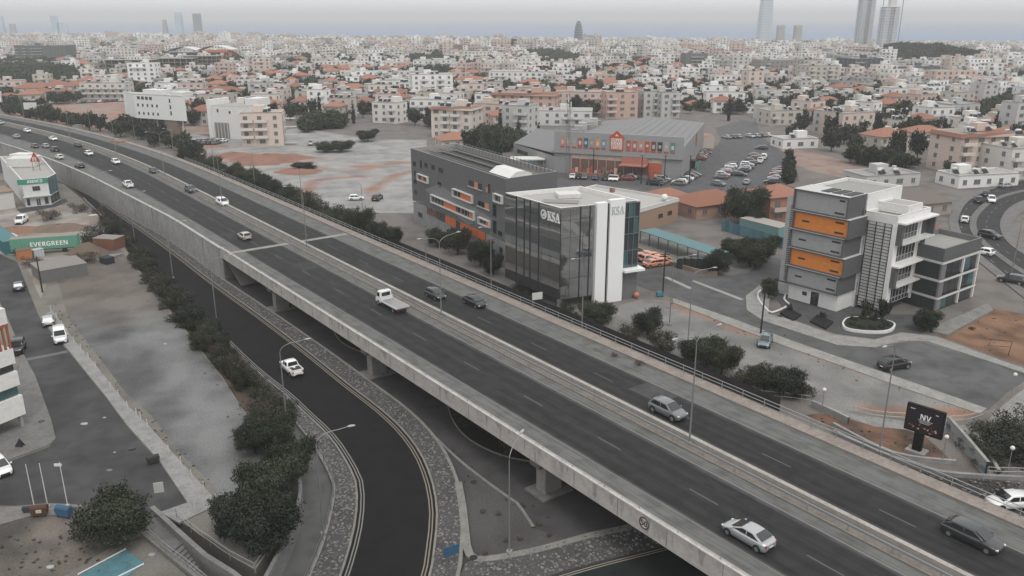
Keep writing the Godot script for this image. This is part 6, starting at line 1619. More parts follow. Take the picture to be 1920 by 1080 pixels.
		if k == 1 or k == 3:
			var fm := mesher(grey); face_box(fm, wa, wb, -0.35, 0.3, y - 0.35, y + 3.0, 0.0, 1.1); part(t, "grey_frame", fm, M.wall)
			fpart(t, "shelf_slab", wa, wb, 0.3, 10.6, y - 0.35, y - 0.1, 0.0, 1.3, M.wall, S(200, 199, 196)); fpart(t, "shelf_slab", wa, wb, -0.35, 10.6, y + 3.003, y + 3.25, 0.0, 1.5, M.wall, S(216, 214, 211))
			fpart(t, "grey_frame", wa, wb, 10.2, 10.6, y - 0.1, y + 3.0, 0.0, 1.1, M.wall, grey)
	fpart(t, "column", wa, wb, 9.6, 10.2, -0.0, 2.2, -0.5, 0.0, M.wall, white); fpart(t, "column", wa, wb, 0.0, 0.6, -0.0, 2.2, -0.6, 0.0, M.wall, white)
	fpart(t, "ground_wall", wa, wb, 0.8, 9.4, 0.0, 2.1, -4.0, -3.8, M.wall, S(150, 148, 144))
	# dark low building on the right
	var o := thing("dark_office", "charcoal three-storey office with white floor bands right of the white and orange block", "office building")
	var n: Vector3 = V(67.76,13,-124.8); var r: Vector3 = V(77.52,13,-132.0); var bl: Vector3 = V(73.52,13,-138.6)
	var l := n + (bl - r)
	for p in [n, r, l]: pass
	n.y = 2.5; r.y = 2.5; l.y = 2.5
	var foot := quad_foot(l, n, r); var wide := foot.duplicate()
	walls(o, Geometry2D.offset_polygon(foot, -0.3)[0], 2.4, 10.8, S(66, 67, 69)); walls(o, foot, 10.9, 13.0, S(96, 97, 99), M.wall, "parapet_wall"); flat_roof(o, foot, 13.05, S(160, 157, 152), 0.9, S(120, 120, 120))
	for y in [10.55, 7.6, 4.7]: walls(o, Geometry2D.offset_polygon(foot, 0.18)[0], y, y + 0.42, S(200, 198, 195), M.wall, "floor_band")
	var wr := n.distance_to(r)
	for k in 3:
		var y := [0.3, 2.6, 5.5][k] as float; var h := [1.9, 2.45, 2.5][k] as float
		fpart(o, "corner_pier", n, r, 0.0, 1.4, y, y + h, -0.3, 0.02, M.wall, S(118, 118, 118))
		for i in 5:
			var u := 1.7 + i * (wr - 2.0) / 5.0
			var gm := mesher(); face_box(gm, n, r, u, u + (wr - 2.0) / 5.0 - 0.12, y + 0.1, y + h, -0.3, -0.2); part(o, "shop_pane", gm, M.pane if (i + k) % 5 else M.tealglass)
		fpart(o, "column", n, r, wr * 0.56, wr * 0.56 + 0.3, y, y + h + 0.3, -0.2, 0.1, M.wall, white); fpart(o, "column", n, r, wr - 0.3, wr, y, y + h + 0.3, -0.2, 0.1, M.wall, white)
	for k in 12: fpart(o, "rail_post", l + Vector3(0, 10.5, 0) - (n - l).normalized() * 0, r + (l - n) + Vector3(0, 10.5, 0), 0.2 + k * wr / 12.0, 0.26 + k * wr / 12.0, 0, 1.0, 0, 0.06, M.metal, S(170, 130, 112))
	fpart(o, "glass_rail", l + Vector3(0, 10.5, 0), r + (l - n) + Vector3(0, 10.5, 0), 0, wr, 0.1, 0.95, 0.02, 0.04, M.wall, S(168, 128, 110))
	var ter := mesher(S(132, 129, 125)); ter.slab(flat(L(2.5,[64.86,-120.0, 65.58,-118.6, 78.18,-128.5, 77.37,-125.2, 64.42,-114.2, 63.02,-115.7])), 2.4, 2.9); single("terrace", ter, M.concrete, "grey paved terrace in front of the charcoal office", "terrace")
	# beds and kerbs in front
	for q in [[L(2.6,[42.73,-124.1, 44.74,-126.2, 45.8,-123.1, 43.67,-120.7]), "black planting bed by the entrance of the white and orange office, left one"], [L(2.6,[46.17,-120.2, 48.34,-123.1, 49.72,-120.0, 47.48,-117.0]), "black planting bed by the entrance of the white and orange office, right one"]]:
		var bm := mesher(S(44, 44, 45)); bm.slab(flat(q[0]), 2.5, 2.85); single("planting_bed", bm, M.soil, q[1], "planting bed")
	var pl := thing("planter", "long white-edged planter with thin trees in front of the white and orange office", "planter")
	var pm := mesher(S(214, 212, 208)); var ring: Array = smooth_line(L(2.5,[50.71,-119.1, 50.41,-116.8, 52.7,-115.5, 55.89,-115.5, 58.03,-117.3, 58.63,-119.6, 55.95,-121.5, 52.61,-121.5, 50.71,-119.1]), 30)
	pm.slab(flat(ring.slice(0, 29)), 2.5, 3.0); part(pl, "edge", pm, M.wall)
	var sm2 := mesher(S(52, 54, 46)); sm2.cap(Geometry2D.offset_polygon(flat(ring.slice(0, 29)), -0.25)[0], 3.012); part(pl, "soil", sm2, M.soil)
	var hd: Array = []
	for i in 9: hd.append(Transform3D(Basis.from_scale(Vector3(0.7, 0.8, 0.6)), ring[(i * 3 + 2) % 29].lerp(V(54.62,2.5,-118.6), 0.35) + Vector3(0, 0.4, 0)))
	stuff(pl, "low_hedge", M.shrub[0], hd)
	var cb := mesher(S(212, 210, 206)); var cl: Array = smooth_line(L(2.7,[45.09,-137.0, 42.81,-135.5, 41.32,-131.2, 41.19,-125.9, 41.6,-124.4, 45.3,-128.0, 45.62,-131.2, 47.69,-135.5]), 24); cb.tube(cl, 0.18, -1, 5)
	single("bed_kerb", cb, M.wall, "white kerb round the planted bed at the street corner", "kerb")
func thing_part(root: Node3D, called: String) -> Node3D:
	var o := Node3D.new(); var k := 0; var nm := called
	while root.has_node(nm):
		k += 1; nm = "%s_%03d" % [called, k]
	o.name = nm; root.add_child(o); return o

# ---------------------------------------------------------------- home store
func build_supermarket() -> void:
	var t := thing("home_store", "large grey shed store with house-shaped red sign and poster row", "store")
	var l: Vector3 = V(12.89,13.5,-251.7); var n: Vector3 = V(49.02,13.5,-237.1); var r: Vector3 = V(68.52,13.5,-297.5); var b: Vector3 = V(33.84,13.5,-304.2)
	for k in 1: pass
	l.y = 2.5; n.y = 2.5; r.y = 2.5; b.y = 2.5
	var foot := PackedVector2Array([xz(l), xz(n), xz(r), xz(b)])
	walls(t, foot, 2.4, 12.0, S(142, 143, 144))
	var roof := mesher(S(138, 138, 138)); var rl := (l + n) * 0.5; var rb := (r + b) * 0.5
	var Y := func(p: Vector3, y: float) -> Vector3: return Vector3(p.x, y, p.z)
	roof.quad(Y.call(l, 12.0), Y.call(rl, 13.6), Y.call(rb, 13.6), Y.call(b, 12.0), Vector3.UP); roof.quad(Y.call(rl, 13.6), Y.call(n, 12.0), Y.call(r, 12.0), Y.call(rb, 13.6), Vector3.UP)
	var rp := part(t, "roof", roof, M.roof)
	for k in 15:
		var f := (k + 0.5) / 15.0
		var sm := mesher(S(124, 124, 124)); var y := 12.0 + 3.2 * (0.5 - absf(f - 0.5)) + 0.04
		sm.tube([Y.call(l.lerp(n, f), y), Y.call(b.lerp(r, f), y)], 0.05, -1, 4); part(rp, "seam", sm, M.metal)
	var w := l.distance_to(n); var d := (n - l).normalized(); var out := d.cross(Vector3.UP)
	fpart(t, "front_fascia", l, n, 0, w, 6.2, 12.6, -0.4, 0.35, M.wall, S(150, 151, 151))
	fpart(t, "front_edge", l, n, 0, w, 6.0, 6.2, -0.4, 0.5, M.wall, S(110, 110, 110))
	fpart(t, "shop_front", l, n, 5.5, 33.0, 4.7, 6.0, -0.1, 0.1, M.wall, S(196, 172, 156))
	fpart(t, "shop_glass", l, n, 5.5, 33.0, 1.0, 4.7, -0.1, 0.05, M.wall, S(118, 92, 82))
	for k in 22:
		var ru := 6.0 + k * 1.2
		if ru > 20.5 and ru < 29.5: continue
		fpart(t, "display_rack", l, n, ru, ru + 0.9, 0.0, 1.6 + 0.5 * (k % 3), 0.9, 1.6, M.plain, [S(178, 92, 70), S(196, 170, 156), S(150, 92, 76), S(110, 108, 104), S(190, 116, 84)][k % 5])
	for k in 11: fpart(t, "front_post", l, n, 5.5 + k * 2.7, 5.7 + k * 2.7, 1.0, 6.0, 0.1, 0.2, M.plain, S(176, 150, 134))
	fpart(t, "canopy", l, n, 21.2, 29.0, 3.9, 4.2, 0.1, 4.0, M.wall, S(178, 112, 94)); fpart(t, "canopy_face", l, n, 21.2, 29.0, 4.203, 6.0, 0.1, 0.8, M.wall, S(176, 116, 100))
	fpart(t, "red_front", l, n, 29.2, 33.0, 1.0, 4.6, 0.05, 0.25, M.wall, S(186, 96, 70)); fpart(t, "red_kerb", l, n, 5.0, 20.5, 0.0, 0.9, 1.5, 2.0, M.wall, S(160, 108, 90))
	# posters with their small red labels
	var reds := [S(182, 86, 62), S(176, 98, 84), S(190, 128, 112)]
	var cols := [reds[2], S(160, 158, 156), S(156, 152, 150), reds[0], S(62, 100, 120), S(150, 142, 136), S(206, 138, 90), S(110, 138, 160), reds[0], reds[1], reds[2], S(184, 84, 48), S(120, 70, 58), S(54, 62, 72), S(166, 156, 148), S(70, 138, 130)]
	for k in 16:
		var u := 2.0 + k * 1.83 if k < 8 else 22.3 + (k - 8) * 1.86
		var p := fpart(t, "poster", l, n, u, u + 1.35, 8.3, 10.9, 0.35, 0.42, M.plain, cols[k])
		fpart(p, "label_strip", l, n, u, u + 1.35, 7.75, 8.2, 0.35, 0.42, M.plain, S(178, 84, 66))
		var fm := mesher(cols[(k * 5 + 3) % 16].lerp(S(220, 215, 208), 0.5)); face_box(fm, l, n, u + 0.3, u + 1.05, 8.9 + 0.2 * (k % 3), 10.0, 0.42, 0.44); part(p, "print", fm, M.plain)
	# house-shaped sign
	var hs := mesher(S(190, 82, 56)); var P := func(u: float, v: float, o: float) -> Vector3: return l + d * u + Vector3(0, v, 0) + out * o
	face_box(hs, l, n, 17.5, 21.4, 7.8, 11.6, 0.35, 0.6)
	hs.tri(P.call(17.1, 11.6, 0.6), P.call(21.8, 11.6, 0.6), P.call(19.45, 13.6, 0.6), out); hs.tri(P.call(17.1, 11.6, 0.3), P.call(21.8, 11.6, 0.3), P.call(19.45, 13.6, 0.3), -out)
	hs.quad(P.call(17.1, 11.6, 0.3), P.call(17.1, 11.6, 0.6), P.call(19.45, 13.6, 0.6), P.call(19.45, 13.6, 0.3)); hs.quad(P.call(21.8, 11.6, 0.3), P.call(21.8, 11.6, 0.6), P.call(19.45, 13.6, 0.6), P.call(19.45, 13.6, 0.3))
	var sg := part(t, "house_sign", hs, M.plain)
	for q in [["SUPER", 10.75], ["HOME", 9.7], ["CENTER", 8.6]]: text(sg, "lettering", q[0], 0.85, 0.03, M.white, P.call(19.45, q[1], 0.62), out, Vector3.UP, 3.3)
	var bandm := mesher(S(220, 206, 196))
	for v in [10.2, 9.15, 11.3]: face_box(bandm, l, n, 17.6, 21.3, v - 0.05, v + 0.05, 0.6, 0.63)
	bandm.tri(P.call(18.9, 12.0, 0.63), P.call(20.0, 12.0, 0.63), P.call(19.45, 12.6, 0.63), out)
	part(sg, "emblem", bandm, M.plain)
	# side wall: ribs and red strip
	var sw := n.distance_to(r)
	for k in 12: fpart(t, "side_rib", n, r, 2 + k * sw / 12.5, 2.3 + k * sw / 12.5, 0, 9.4, 0.0, 0.12, M.wall, S(156, 156, 155))
	fpart(t, "side_banner", n, r, sw * 0.55, sw * 0.6, 5.5, 9.2, 0.12, 0.2, M.plain, S(180, 98, 76))
	var ua := l.lerp(b, 0.25); 
	for k in 7: fpart(t, "roof_plant", Vector3(ua.x + 0.5 + k * 1.6, 12.3, ua.z - k * 4.0), Vector3(ua.x + 4.0 + k * 1.6, 12.3, ua.z - k * 4.0), 0, 2.6, 0, 1.4 + 0.6 * (k % 3), -2.4, 0, M.wall, S(140 + 20 * (k % 3), 140 + 18 * (k % 3), 138 + 16 * (k % 3)))
	# lower wing on the left
	var a: Vector3 = V(0.54,2.5,-278.9); var c := l + (n - l).normalized() * 0.0
	var wl := thing("store_wing", "low grey wing with a sloping roof joined to the left of the home store", "building")
	var back := (b - l).normalized() * 26.0
	var wf := PackedVector2Array([xz(a), xz(c), xz(c + back), xz(a + back * 0.9)])
	walls(wl, wf, 2.4, 7.4, S(150, 150, 149)); var wrm := mesher(S(132, 132, 132))
	wrm.quad(Vector3(a.x, 7.5, a.z), Vector3(c.x, 8.3, c.z), Vector3((c + back).x, 11.0, (c + back).z), Vector3((a + back * 0.9).x, 9.6, (a + back * 0.9).z), Vector3.UP); part(wl, "roof", wrm, M.roof)
	fpart(wl, "shop_front", a, c, 12.0, 16.5, 0.2, 3.0, 0.0, 0.1, M.plain, S(90, 140, 150)); fpart(wl, "shop_front", a, c, 3.0, 11.0, 2.2, 3.4, 0.0, 0.1, M.pane)
	var ten := thing("white_canopy", "white flat canopy in front of the left wing of the home store", "canopy"); fpart(ten, "roof", V(-0.83,2.5,-256.2), V(9.64,2.5,-256.2), 0, 11.0, 2.9, 3.2, -6, 0, M.wall, S(206, 204, 200))
	for u in [0.2, 5.4, 10.6]: fpart(ten, "post", V(-0.83,2.5,-256.2), V(9.64,2.5,-256.2), u, u + 0.2, 0, 2.9, -0.4, -0.2, M.metal, S(150, 150, 150))
	for k in 4:
		var um := thing("parasol", "white parasol before the store front, %s from the left" % ordinals()[k], "parasol", [V(16.36,2.5,-266.1), V(23.76,2.5,-264.0), V(26.32,2.5,-264.0), V(29.23,2.5,-264.0)][k], 0, "parasols at the store front")
		var cm := mesher(S(208, 200, 192)); var rows := []
		for i in 2:
			var row := []
			for j in 8: row.append(Vector3(cos(TAU * j / 8) * (0.05 + i * 1.5), 2.7 - i * 0.6, sin(TAU * j / 8) * (0.05 + i * 1.5)))
			rows.append(row)
		cm.grid(rows, true, false, Vector3(0, 1, 0)); part(um, "canopy", cm, M.plain); var pm := mesher(S(150, 150, 148)); pm.tube([Vector3.ZERO, Vector3(0, 2.7, 0)], 0.05); part(um, "pole", pm, M.metal)
	var sh := thing("bus_shelter", "dark shelter with a teal end panel at the corner of the home store", "shelter"); var s0: Vector3 = V(53.49,2.5,-256.2); var s1: Vector3 = V(57.48,2.5,-256.2)
	fpart(sh, "roof", s0, s1, 0, 4.6, 2.6, 2.8, -2.5, 0, M.wall, S(70, 70, 70)); fpart(sh, "end_panel", s0, s1, 4.0, 4.6, 0, 2.5, -0.4, 0.0, M.plain, S(70, 150, 130)); fpart(sh, "back", s0, s1, 0.2, 4.0, 0, 2.6, -2.4, -2.2, M.pane)
	var cab := _crate("store_shed", "small pale shed with orange box beside the home store", "shed", V(66.32,2.5,-297.9), V(73.05,2.5,-300.4), 12.0, 4.6, S(190, 172, 160), S(176, 132, 112))
	# asphalt of the car park with its painted lines
	var ap := mesher(S(92, 93, 94)); ap.cap(flat(L(2.5,[12.73,-262.0, 56.48,-256.2, 76.27,-308.3, 81.05,-322.5, 99.17,-333.1, 93.98,-274.5, 81.95,-232.8, 69.08,-220.0, 56.12,-220.0, 46.09,-213.0, 32.65,-227.3, 11.87,-227.3, 6.38,-245.3])), 2.509)
	struct("car_park", ap, M.asphalt)
	var road2 := mesher(S(98, 98, 98)); road2.cap(flat(L(2.5,[81.05,-322.5, 99.17,-333.1, 109.4,-373.3, 107.3,-387.4, 86.92,-358.3])), 2.5065); struct("back_street", road2, M.asphalt)
	var trk := sheet(flat(L(2.5,[96.84,-304.3, 105.2,-291.7, 112.8,-264.0, 108.4,-245.3, 98.77,-241.0, 92.38,-254.3, 90.44,-274.5])), 2.508, 1.5, func(p: Vector2) -> Color: return S(150, 120, 106).lerp(S(144, 138, 132), R.randf() * 0.6)); struct("soil_track", trk, M.soil)
	# curved dual road at the right
	var lo: Array = smooth_line(L(2.5,[163.8,-252.5, 146.7,-238.4, 132.1,-227.3, 118.0,-213.0, 106.8,-196.8, 99.04,-182.3, 93.14,-166.1, 89.72,-150.6, 86.45,-132.9, 83.88,-116.8]), 40); var md: Array = smooth_line(L(2.5,[148.4,-227.3, 137.6,-221.4, 124.5,-210.4, 112.5,-195.7, 104.4,-182.3, 99.69,-170.4, 96.37,-156.1, 94.69,-144.5, 93.46,-129.1]), 40); var ro: Array = smooth_line(L(2.5,[145.3,-220.0, 135.5,-213.0, 124.7,-202.8, 115.2,-190.1, 108.7,-178.8, 104.1,-167.8, 101.5,-155.0, 100.1,-143.8, 98.83,-131.8]), 40)
	var cm := mesher(G(62)); loft(cm, lifted(lo, 2.514), lifted(md, 2.514)); loft(cm, lifted(md, 2.514), lifted(ro, 2.514)); struct("curved_road", cm, M.asphalt)
	var mm := mesher(S(112, 110, 106)); var m0 := shift_line(md, 0.7); var m1 := shift_line(md, -0.7); loft(mm, lifted(m0, 2.66), lifted(m1, 2.66)); loft(mm, lifted(m0, 2.5), lifted(m0, 2.66), Vector3(1, 0, 0)); loft(mm, lifted(m1, 2.5), lifted(m1, 2.66), Vector3(-1, 0, 0)); struct("road_median", mm, M.concrete)
	var pm2 := mesher(S(116, 114, 111)); loft(pm2, lifted(ro, 2.64), lifted(smooth_line(L(2.5,[143.2,-213.0, 133.5,-205.3, 123.2,-195.7, 115.6,-185.8, 111.2,-177.8, 107.9,-169.6, 105.4,-157.2, 104.1,-145.5, 103.6,-136.1]), 40), 2.64)); loft(pm2, lifted(ro, 2.5), lifted(ro, 2.64), Vector3(-1, 0, 0)); loft(pm2, lifted(shift_line(lo, 0.0), 2.64), lifted(shift_line(lo, 2.0), 2.64)); struct("road_pavement", pm2, M.concrete)
	for k in 2:
		var c2: Array = []
		for i in 40: c2.append((lo if k == 0 else ro)[i].lerp(md[i], 0.5))
		for i in range(0, 38, 2):
			var dm := mesher(S(190, 188, 184)); var s := shift_line([c2[i], c2[i].lerp(c2[i + 1], 0.6)], 0.07); dm.quad(c2[i] + Vector3(0, 0.02, 0), c2[i].lerp(c2[i + 1], 0.6) + Vector3(0, 0.02, 0), s[1] + Vector3(0, 0.02, 0), s[0] + Vector3(0, 0.02, 0), Vector3.UP); struct("lane_dash", dm, M.line)


# ---------------------------------------------------------------- the town
var KEEP_OUT: Array = []   # [Vector2 centre, radius] of what is built by hand
var KEEP_POLY: Array = []
func town_meshes() -> void:
	for q in [["win", 1.3, 1.25], ["win_wide", 2.1, 1.25], ["door", 1.5, 2.1]]:
		var fr := mesher(S(150, 146, 140)); var a := Vector3(-q[1] * 0.5, 0, 0); var b := Vector3(q[1] * 0.5, 0, 0)
		face_box(fr, a, b, -0.08, q[1] + 0.08, -0.1, 0.0, -0.02, 0.12); face_box(fr, a, b, -0.06, q[1] + 0.06, q[2], q[2] + 0.07, -0.02, 0.06)
		face_box(fr, a, b, q[1] * 0.5 - 0.04, q[1] * 0.5 + 0.04, 0, q[2], -0.02, 0.05)
		var gm := mesher(); face_box(gm, a, b, 0, q[1], 0, q[2], -0.02, 0.025)
		M[q[0]] = gm.mesh(M.townpane, fr.mesh(M.plain))
	var h := mesher(S(200, 200, 198)); h.tube([Vector3(-0.7, 1.5, 0), Vector3(0.7, 1.5, 0)], 0.3, -1, 8)
	for x in [-0.6, 0.6]: h.box(Vector3(x, 0.6, 0), Vector3(0.08, 1.3, 0.5))
	h.col = S(44, 46, 52); h.quad(Vector3(-0.9, 0.25, 1.5), Vector3(0.9, 0.25, 1.5), Vector3(0.9, 1.2, 0.3), Vector3(-0.9, 1.2, 0.3), Vector3(0, 1, 1))
	M.heater = h.mesh(M.plain)
	var tk := mesher(S(196, 196, 194)); tk.tube([Vector3(0, 0.2, 0), Vector3(0, 1.5, 0)], 0.6, -1, 9); M.roof_tank = tk.mesh(M.plain)
# a house or block of flats in its own axes: front towards +z, base in the middle
func block(t: Node3D, w: float, d: float, n: int, c: Color, roof: String, fine: bool, seed_: int, trim := Color(0, 0, 0), balconies := true) -> void:
	var r := RandomNumberGenerator.new(); r.seed = seed_
	var hs := 2.85; var H := n * hs + 0.3
	var f := PackedVector2Array([Vector2(-w / 2, d / 2), Vector2(w / 2, d / 2), Vector2(w / 2, -d / 2), Vector2(-w / 2, -d / 2)])
	walls(t, f, -0.3, H, c)
	var rc := S(150, 100, 82).lerp(S(170, 120, 100), r.randf())
	if roof == "brown":
		rc = S(122, 112, 104); roof = "hip"
	if roof == "hip" or roof == "red rim":
		var e := 0.6; var m := mesher(rc); var top := H + minf(w, d) * 0.24
		var g := Vector2(maxf(0.0, w - d) * 0.5, maxf(0.0, d - w) * 0.5)
		if roof == "hip":
			var A := [Vector3(-w / 2 - e, H, d / 2 + e), Vector3(w / 2 + e, H, d / 2 + e), Vector3(w / 2 + e, H, -d / 2 - e), Vector3(-w / 2 - e, H, -d / 2 - e)]
			var B := [Vector3(-g.x, top, g.y), Vector3(g.x, top, g.y), Vector3(g.x, top, -g.y), Vector3(-g.x, top, -g.y)]
			for i in 4:
				var j := (i + 1) % 4
				if B[i].distance_to(B[j]) > 0.01: m.quad(A[i], A[j], B[j], B[i], Vector3.UP)
				else: m.tri(A[i], A[j], B[i], Vector3.UP)
			m.quad(A[0], A[1], A[2], A[3], Vector3.DOWN)
			part(t, "roof", m, M.roof)
		else:
			var o := flat_roof(t, f, H + 0.3, S(150, 146, 140), 0.4, c)
			var A2: PackedVector2Array = Geometry2D.offset_polygon(f, 0.7)[0]; var B2: PackedVector2Array = Geometry2D.offset_polygon(f, -0.1)[0]
			m.slab(A2, H - 0.9, H - 0.75, false, true)
			for i in 4:
				var j := (i + 1) % 4
				m.quad(m._p(A2[i], H - 0.75), m._p(A2[j], H - 0.75), m._p(B2[j], H + 0.32), m._p(B2[i], H + 0.32), Vector3.UP)
			part(o, "tiled_rim", m, M.roof)
			_roof_things(o, w, d, H + 0.1, r, c)
	else:
		var o := flat_roof(t, f, H + 0.5, S(158, 154, 148).lerp(S(186, 182, 176), r.randf()), 0.5, c.lerp(S(200, 198, 194), 0.3))
		_roof_things(o, w, d, H + 0.05, r, c)
	var z := d / 2
	var bays := maxi(2, int(w / 4.0))
	var bal := []
	for i in bays: bal.append(balconies and r.randf() < 0.5)
	var joined := [] # windows too small to pick apart
	var put := func(mesh_: Mesh, at: Vector3, turn: float) -> void:
		if fine:
			var o := part(t, "window", mesh_); o.position = at; o.rotation.y = turn
		else: joined.append([mesh_, Transform3D(Basis(Vector3.UP, turn), at)])
	for k in n:
		var y := k * hs + 1.0
		for i in bays:
			var x := -w / 2 + (i + 0.5) * w / bays
			if bal[i] and k > 0:
				var bm := mesher(c.lerp(S(214, 212, 208), 0.4)); var bw := w / bays - 0.5
				bm.box(Vector3(x, k * hs + 0.1, z + 0.75), Vector3(bw, 0.18, 1.5)); bm.box(Vector3(x, k * hs + 0.62, z + 1.44), Vector3(bw, 0.86, 0.1))
				for s in [-1, 1]: bm.box(Vector3(x + s * (bw * 0.5 - 0.05), k * hs + 0.62, z + 0.7), Vector3(0.1, 0.86, 1.38))
				part(t, "balcony", bm, M.wall)
				put.call(M.door, Vector3(x - 0.5, k * hs + 0.15, z), 0.0)
			else: put.call(M.win if r.randf() < 0.6 else M.win_wide, Vector3(x, y, z), 0.0)
		var side := maxi(1, int(d / 4.5))
		for i in side:
			var zz := -d / 2 + (i + 0.5) * d / side
			put.call(M.win, Vector3(w / 2, y, zz), PI / 2); put.call(M.win, Vector3(-w / 2, y, zz), -PI / 2)
	if joined.size():
		var st := SurfaceTool.new(); var am := ArrayMesh.new()
		for s in 2:
			st.begin(Mesh.PRIMITIVE_TRIANGLES)
			for q in joined: st.append_from(q[0], s, q[1])
			st.commit(am); am.surface_set_material(s, M.plain if s == 0 else M.townpane)
		part(t, "windows", am).set_meta("kind", "stuff")
func _roof_things(o: Node3D, w: float, d: float, y: float, r: RandomNumberGenerator, c: Color) -> void:
	if w > 8:
		var m := mesher(c); var rw := minf(4.0, w * 0.35); m.box(Vector3(r.randf_range(-0.25, 0.25) * w, y + 1.2, -d * 0.15), Vector3(rw, 2.4, 3.2)); part(o, "roof_room", m, M.wall)
	for k in 1 + r.randi() % 4:
		var p := part(o, "water_heater", M.heater); p.position = Vector3(r.randf_range(-0.42, 0.42) * w, y, r.randf_range(-0.1, 0.36) * d); p.rotation.y = r.randf_range(-0.2, 0.2)
	if r.randf() < 0.5:
		var p := part(o, "roof_tank", M.roof_tank); p.position = Vector3(r.randf_range(-0.4, 0.4) * w, y, r.randf_range(-0.4, 0.1) * d)
func flats(label: String, at: Vector3, turn_deg: float, w: float, d: float, n: int, c: Color, roof := "flat", category := "apartment building") -> Node3D:
	var t := thing("apartment_block" if category == "apartment building" else ("house" if category == "house" else "town_building"), label, category, at, deg_to_rad(turn_deg))
	block(t, w, d, n, c, roof, true, int(absf(at.x) * 13 + absf(at.z)) % 9973)
	KEEP_OUT.append([xz(at), maxf(w, d) * 0.62 + 3.0])
	return t
func build_middle_town() -> void:
	town_meshes()
	var cream := S(206, 200, 190); var white := S(220, 219, 216); var pink := S(206, 180, 168); var salmon := S(198, 164, 148); var beige := S(190, 180, 166); var greyw := S(186, 184, 180)
	# the tall white block on columns by the frontage lane
	var t := thing("white_block", "stark white windowed block on thin columns beside the frontage lane, upper left", "building")
	var l: Vector3 = V(-160.0,18.5,-348.5); var n: Vector3 = V(-151.5,18.5,-338.5); var r: Vector3 = V(-126.6,18.5,-326.7)
	for p in [l, n, r]: pass
	l.y = 2.5; n.y = 2.5; r.y = 2.5
	var foot := quad_foot(l, n, r)
	walls(t, foot, 9.0, 18.2, S(224, 223, 220)); flat_roof(t, foot, 18.6, S(190, 188, 184), 0.6, S(224, 223, 220))
	walls(t, Geometry2D.offset_polygon(foot, -2.5)[0], 2.4, 9.0, S(112, 98, 90), M.wall, "recessed_base"); fpart(t, "end_wall", l, n, -0.3, 1.2, -0.1, 16.0, -1.0, 0.1, M.wall, S(224, 223, 220)); fpart(t, "brown_panel", n, r, n.distance_to(r) * 0.55, n.distance_to(r) * 0.78, 0, 8.4, -2.4, -0.3, M.wall, S(134, 116, 104))
	for k in 2:
		for i in 5: window(t, n, r, 1.4 + i * 2.6, 2.3 + i * 2.6, 8.0 + k * 3.2, 9.1 + k * 3.2, 1, S(120, 120, 118))
	for i in 4: window(t, n, r, 1.8 + i * 2.2, 3.4 + i * 2.2, 14.0, 15.2, 1, S(150, 150, 148))
	for k in 3: window(t, n, r, 19.0, 19.8, 8.5 + k * 2.4, 10.0 + k * 2.4, 1, S(120, 120, 118))
	for k in 6: fpart(t, "column", n, r, 0.5 + k * 4.6, 0.9 + k * 4.6, 0, 6.5, -1.5, -1.1, M.wall, S(200, 198, 194))
	fpart(t, "roof_room", n + Vector3(0, 15.6, 0), r + Vector3(0, 15.6, 0), 2, 12, 0, 2.0, -8, -3, M.wall, S(214, 213, 210)); fpart(t, "roof_room", n + Vector3(0, 15.6, 0), r + Vector3(0, 15.6, 0), 18, 24, 0, 1.6, -8, -2, M.wall, S(206, 204, 200))
	KEEP_OUT.append([xz((l + r) * 0.5), 24.0])
	var wb := thing("white_tower_house", "white windowless block with a tall left fin, right of the stark white block", "building"); var a0: Vector3 = V(-117.8,2.5,-328.4); var a1: Vector3 = V(-100.9,2.5,-322.5)
	var ww := a0.distance_to(a1)
	fpart(wb, "wall", a0, a1, 0, ww, 0, 12.2, -12, 0, M.wall, S(214, 213, 210)); fpart(wb, "fin_wall", a0, a1, -1.4, 0.0, 0, 14.6, -12, 0.3, M.wall, S(222, 221, 218)); fpart(wb, "roof", a0, a1, 0.3, ww - 0.3, 12.2, 12.4, -11.7, -0.3, M.roof, S(170, 168, 164)); fpart(wb, "roof_room", a0, a1, ww - 6, ww, 12.2, 15.0, -14, -6, M.wall, S(214, 213, 210))
	window(wb, a0, a1, 3.0, 3.8, 10.0, 11.2, 1, S(120, 120, 118)); window(wb, a0, a1, 8.5, 9.4, 9.6, 10.6, 1, S(120, 120, 118)); fpart(wb, "dark_base", a0, a1, 1.2, 8.0, 0, 6.0, 0.0, 0.05, M.wall, S(134, 132, 130))
	for k in 5: fpart(wb, "column", a0, a1, 1.5 + k * 1.5, 1.75 + k * 1.5, 0, 6.0, 0.3, 0.55, M.wall, S(190, 188, 184))
	KEEP_OUT.append([xz((a0 + a1) * 0.5), 14.0])
	var fl := flats("pink-fronted four-storey flats with outside stairs right of the white windowless block", V(-92.49,2.5,-311.1), 8, 15, 10, 4, S(212, 192, 178))
	for k in 4: fpart(fl, "stair_flight", Vector3(7.6, k * 3.0, 3), Vector3(12, k * 3.0 + 0.01, 3), 0, 4.5, 0.4, 0.7, -1.4, 0, M.wall, S(190, 186, 180))
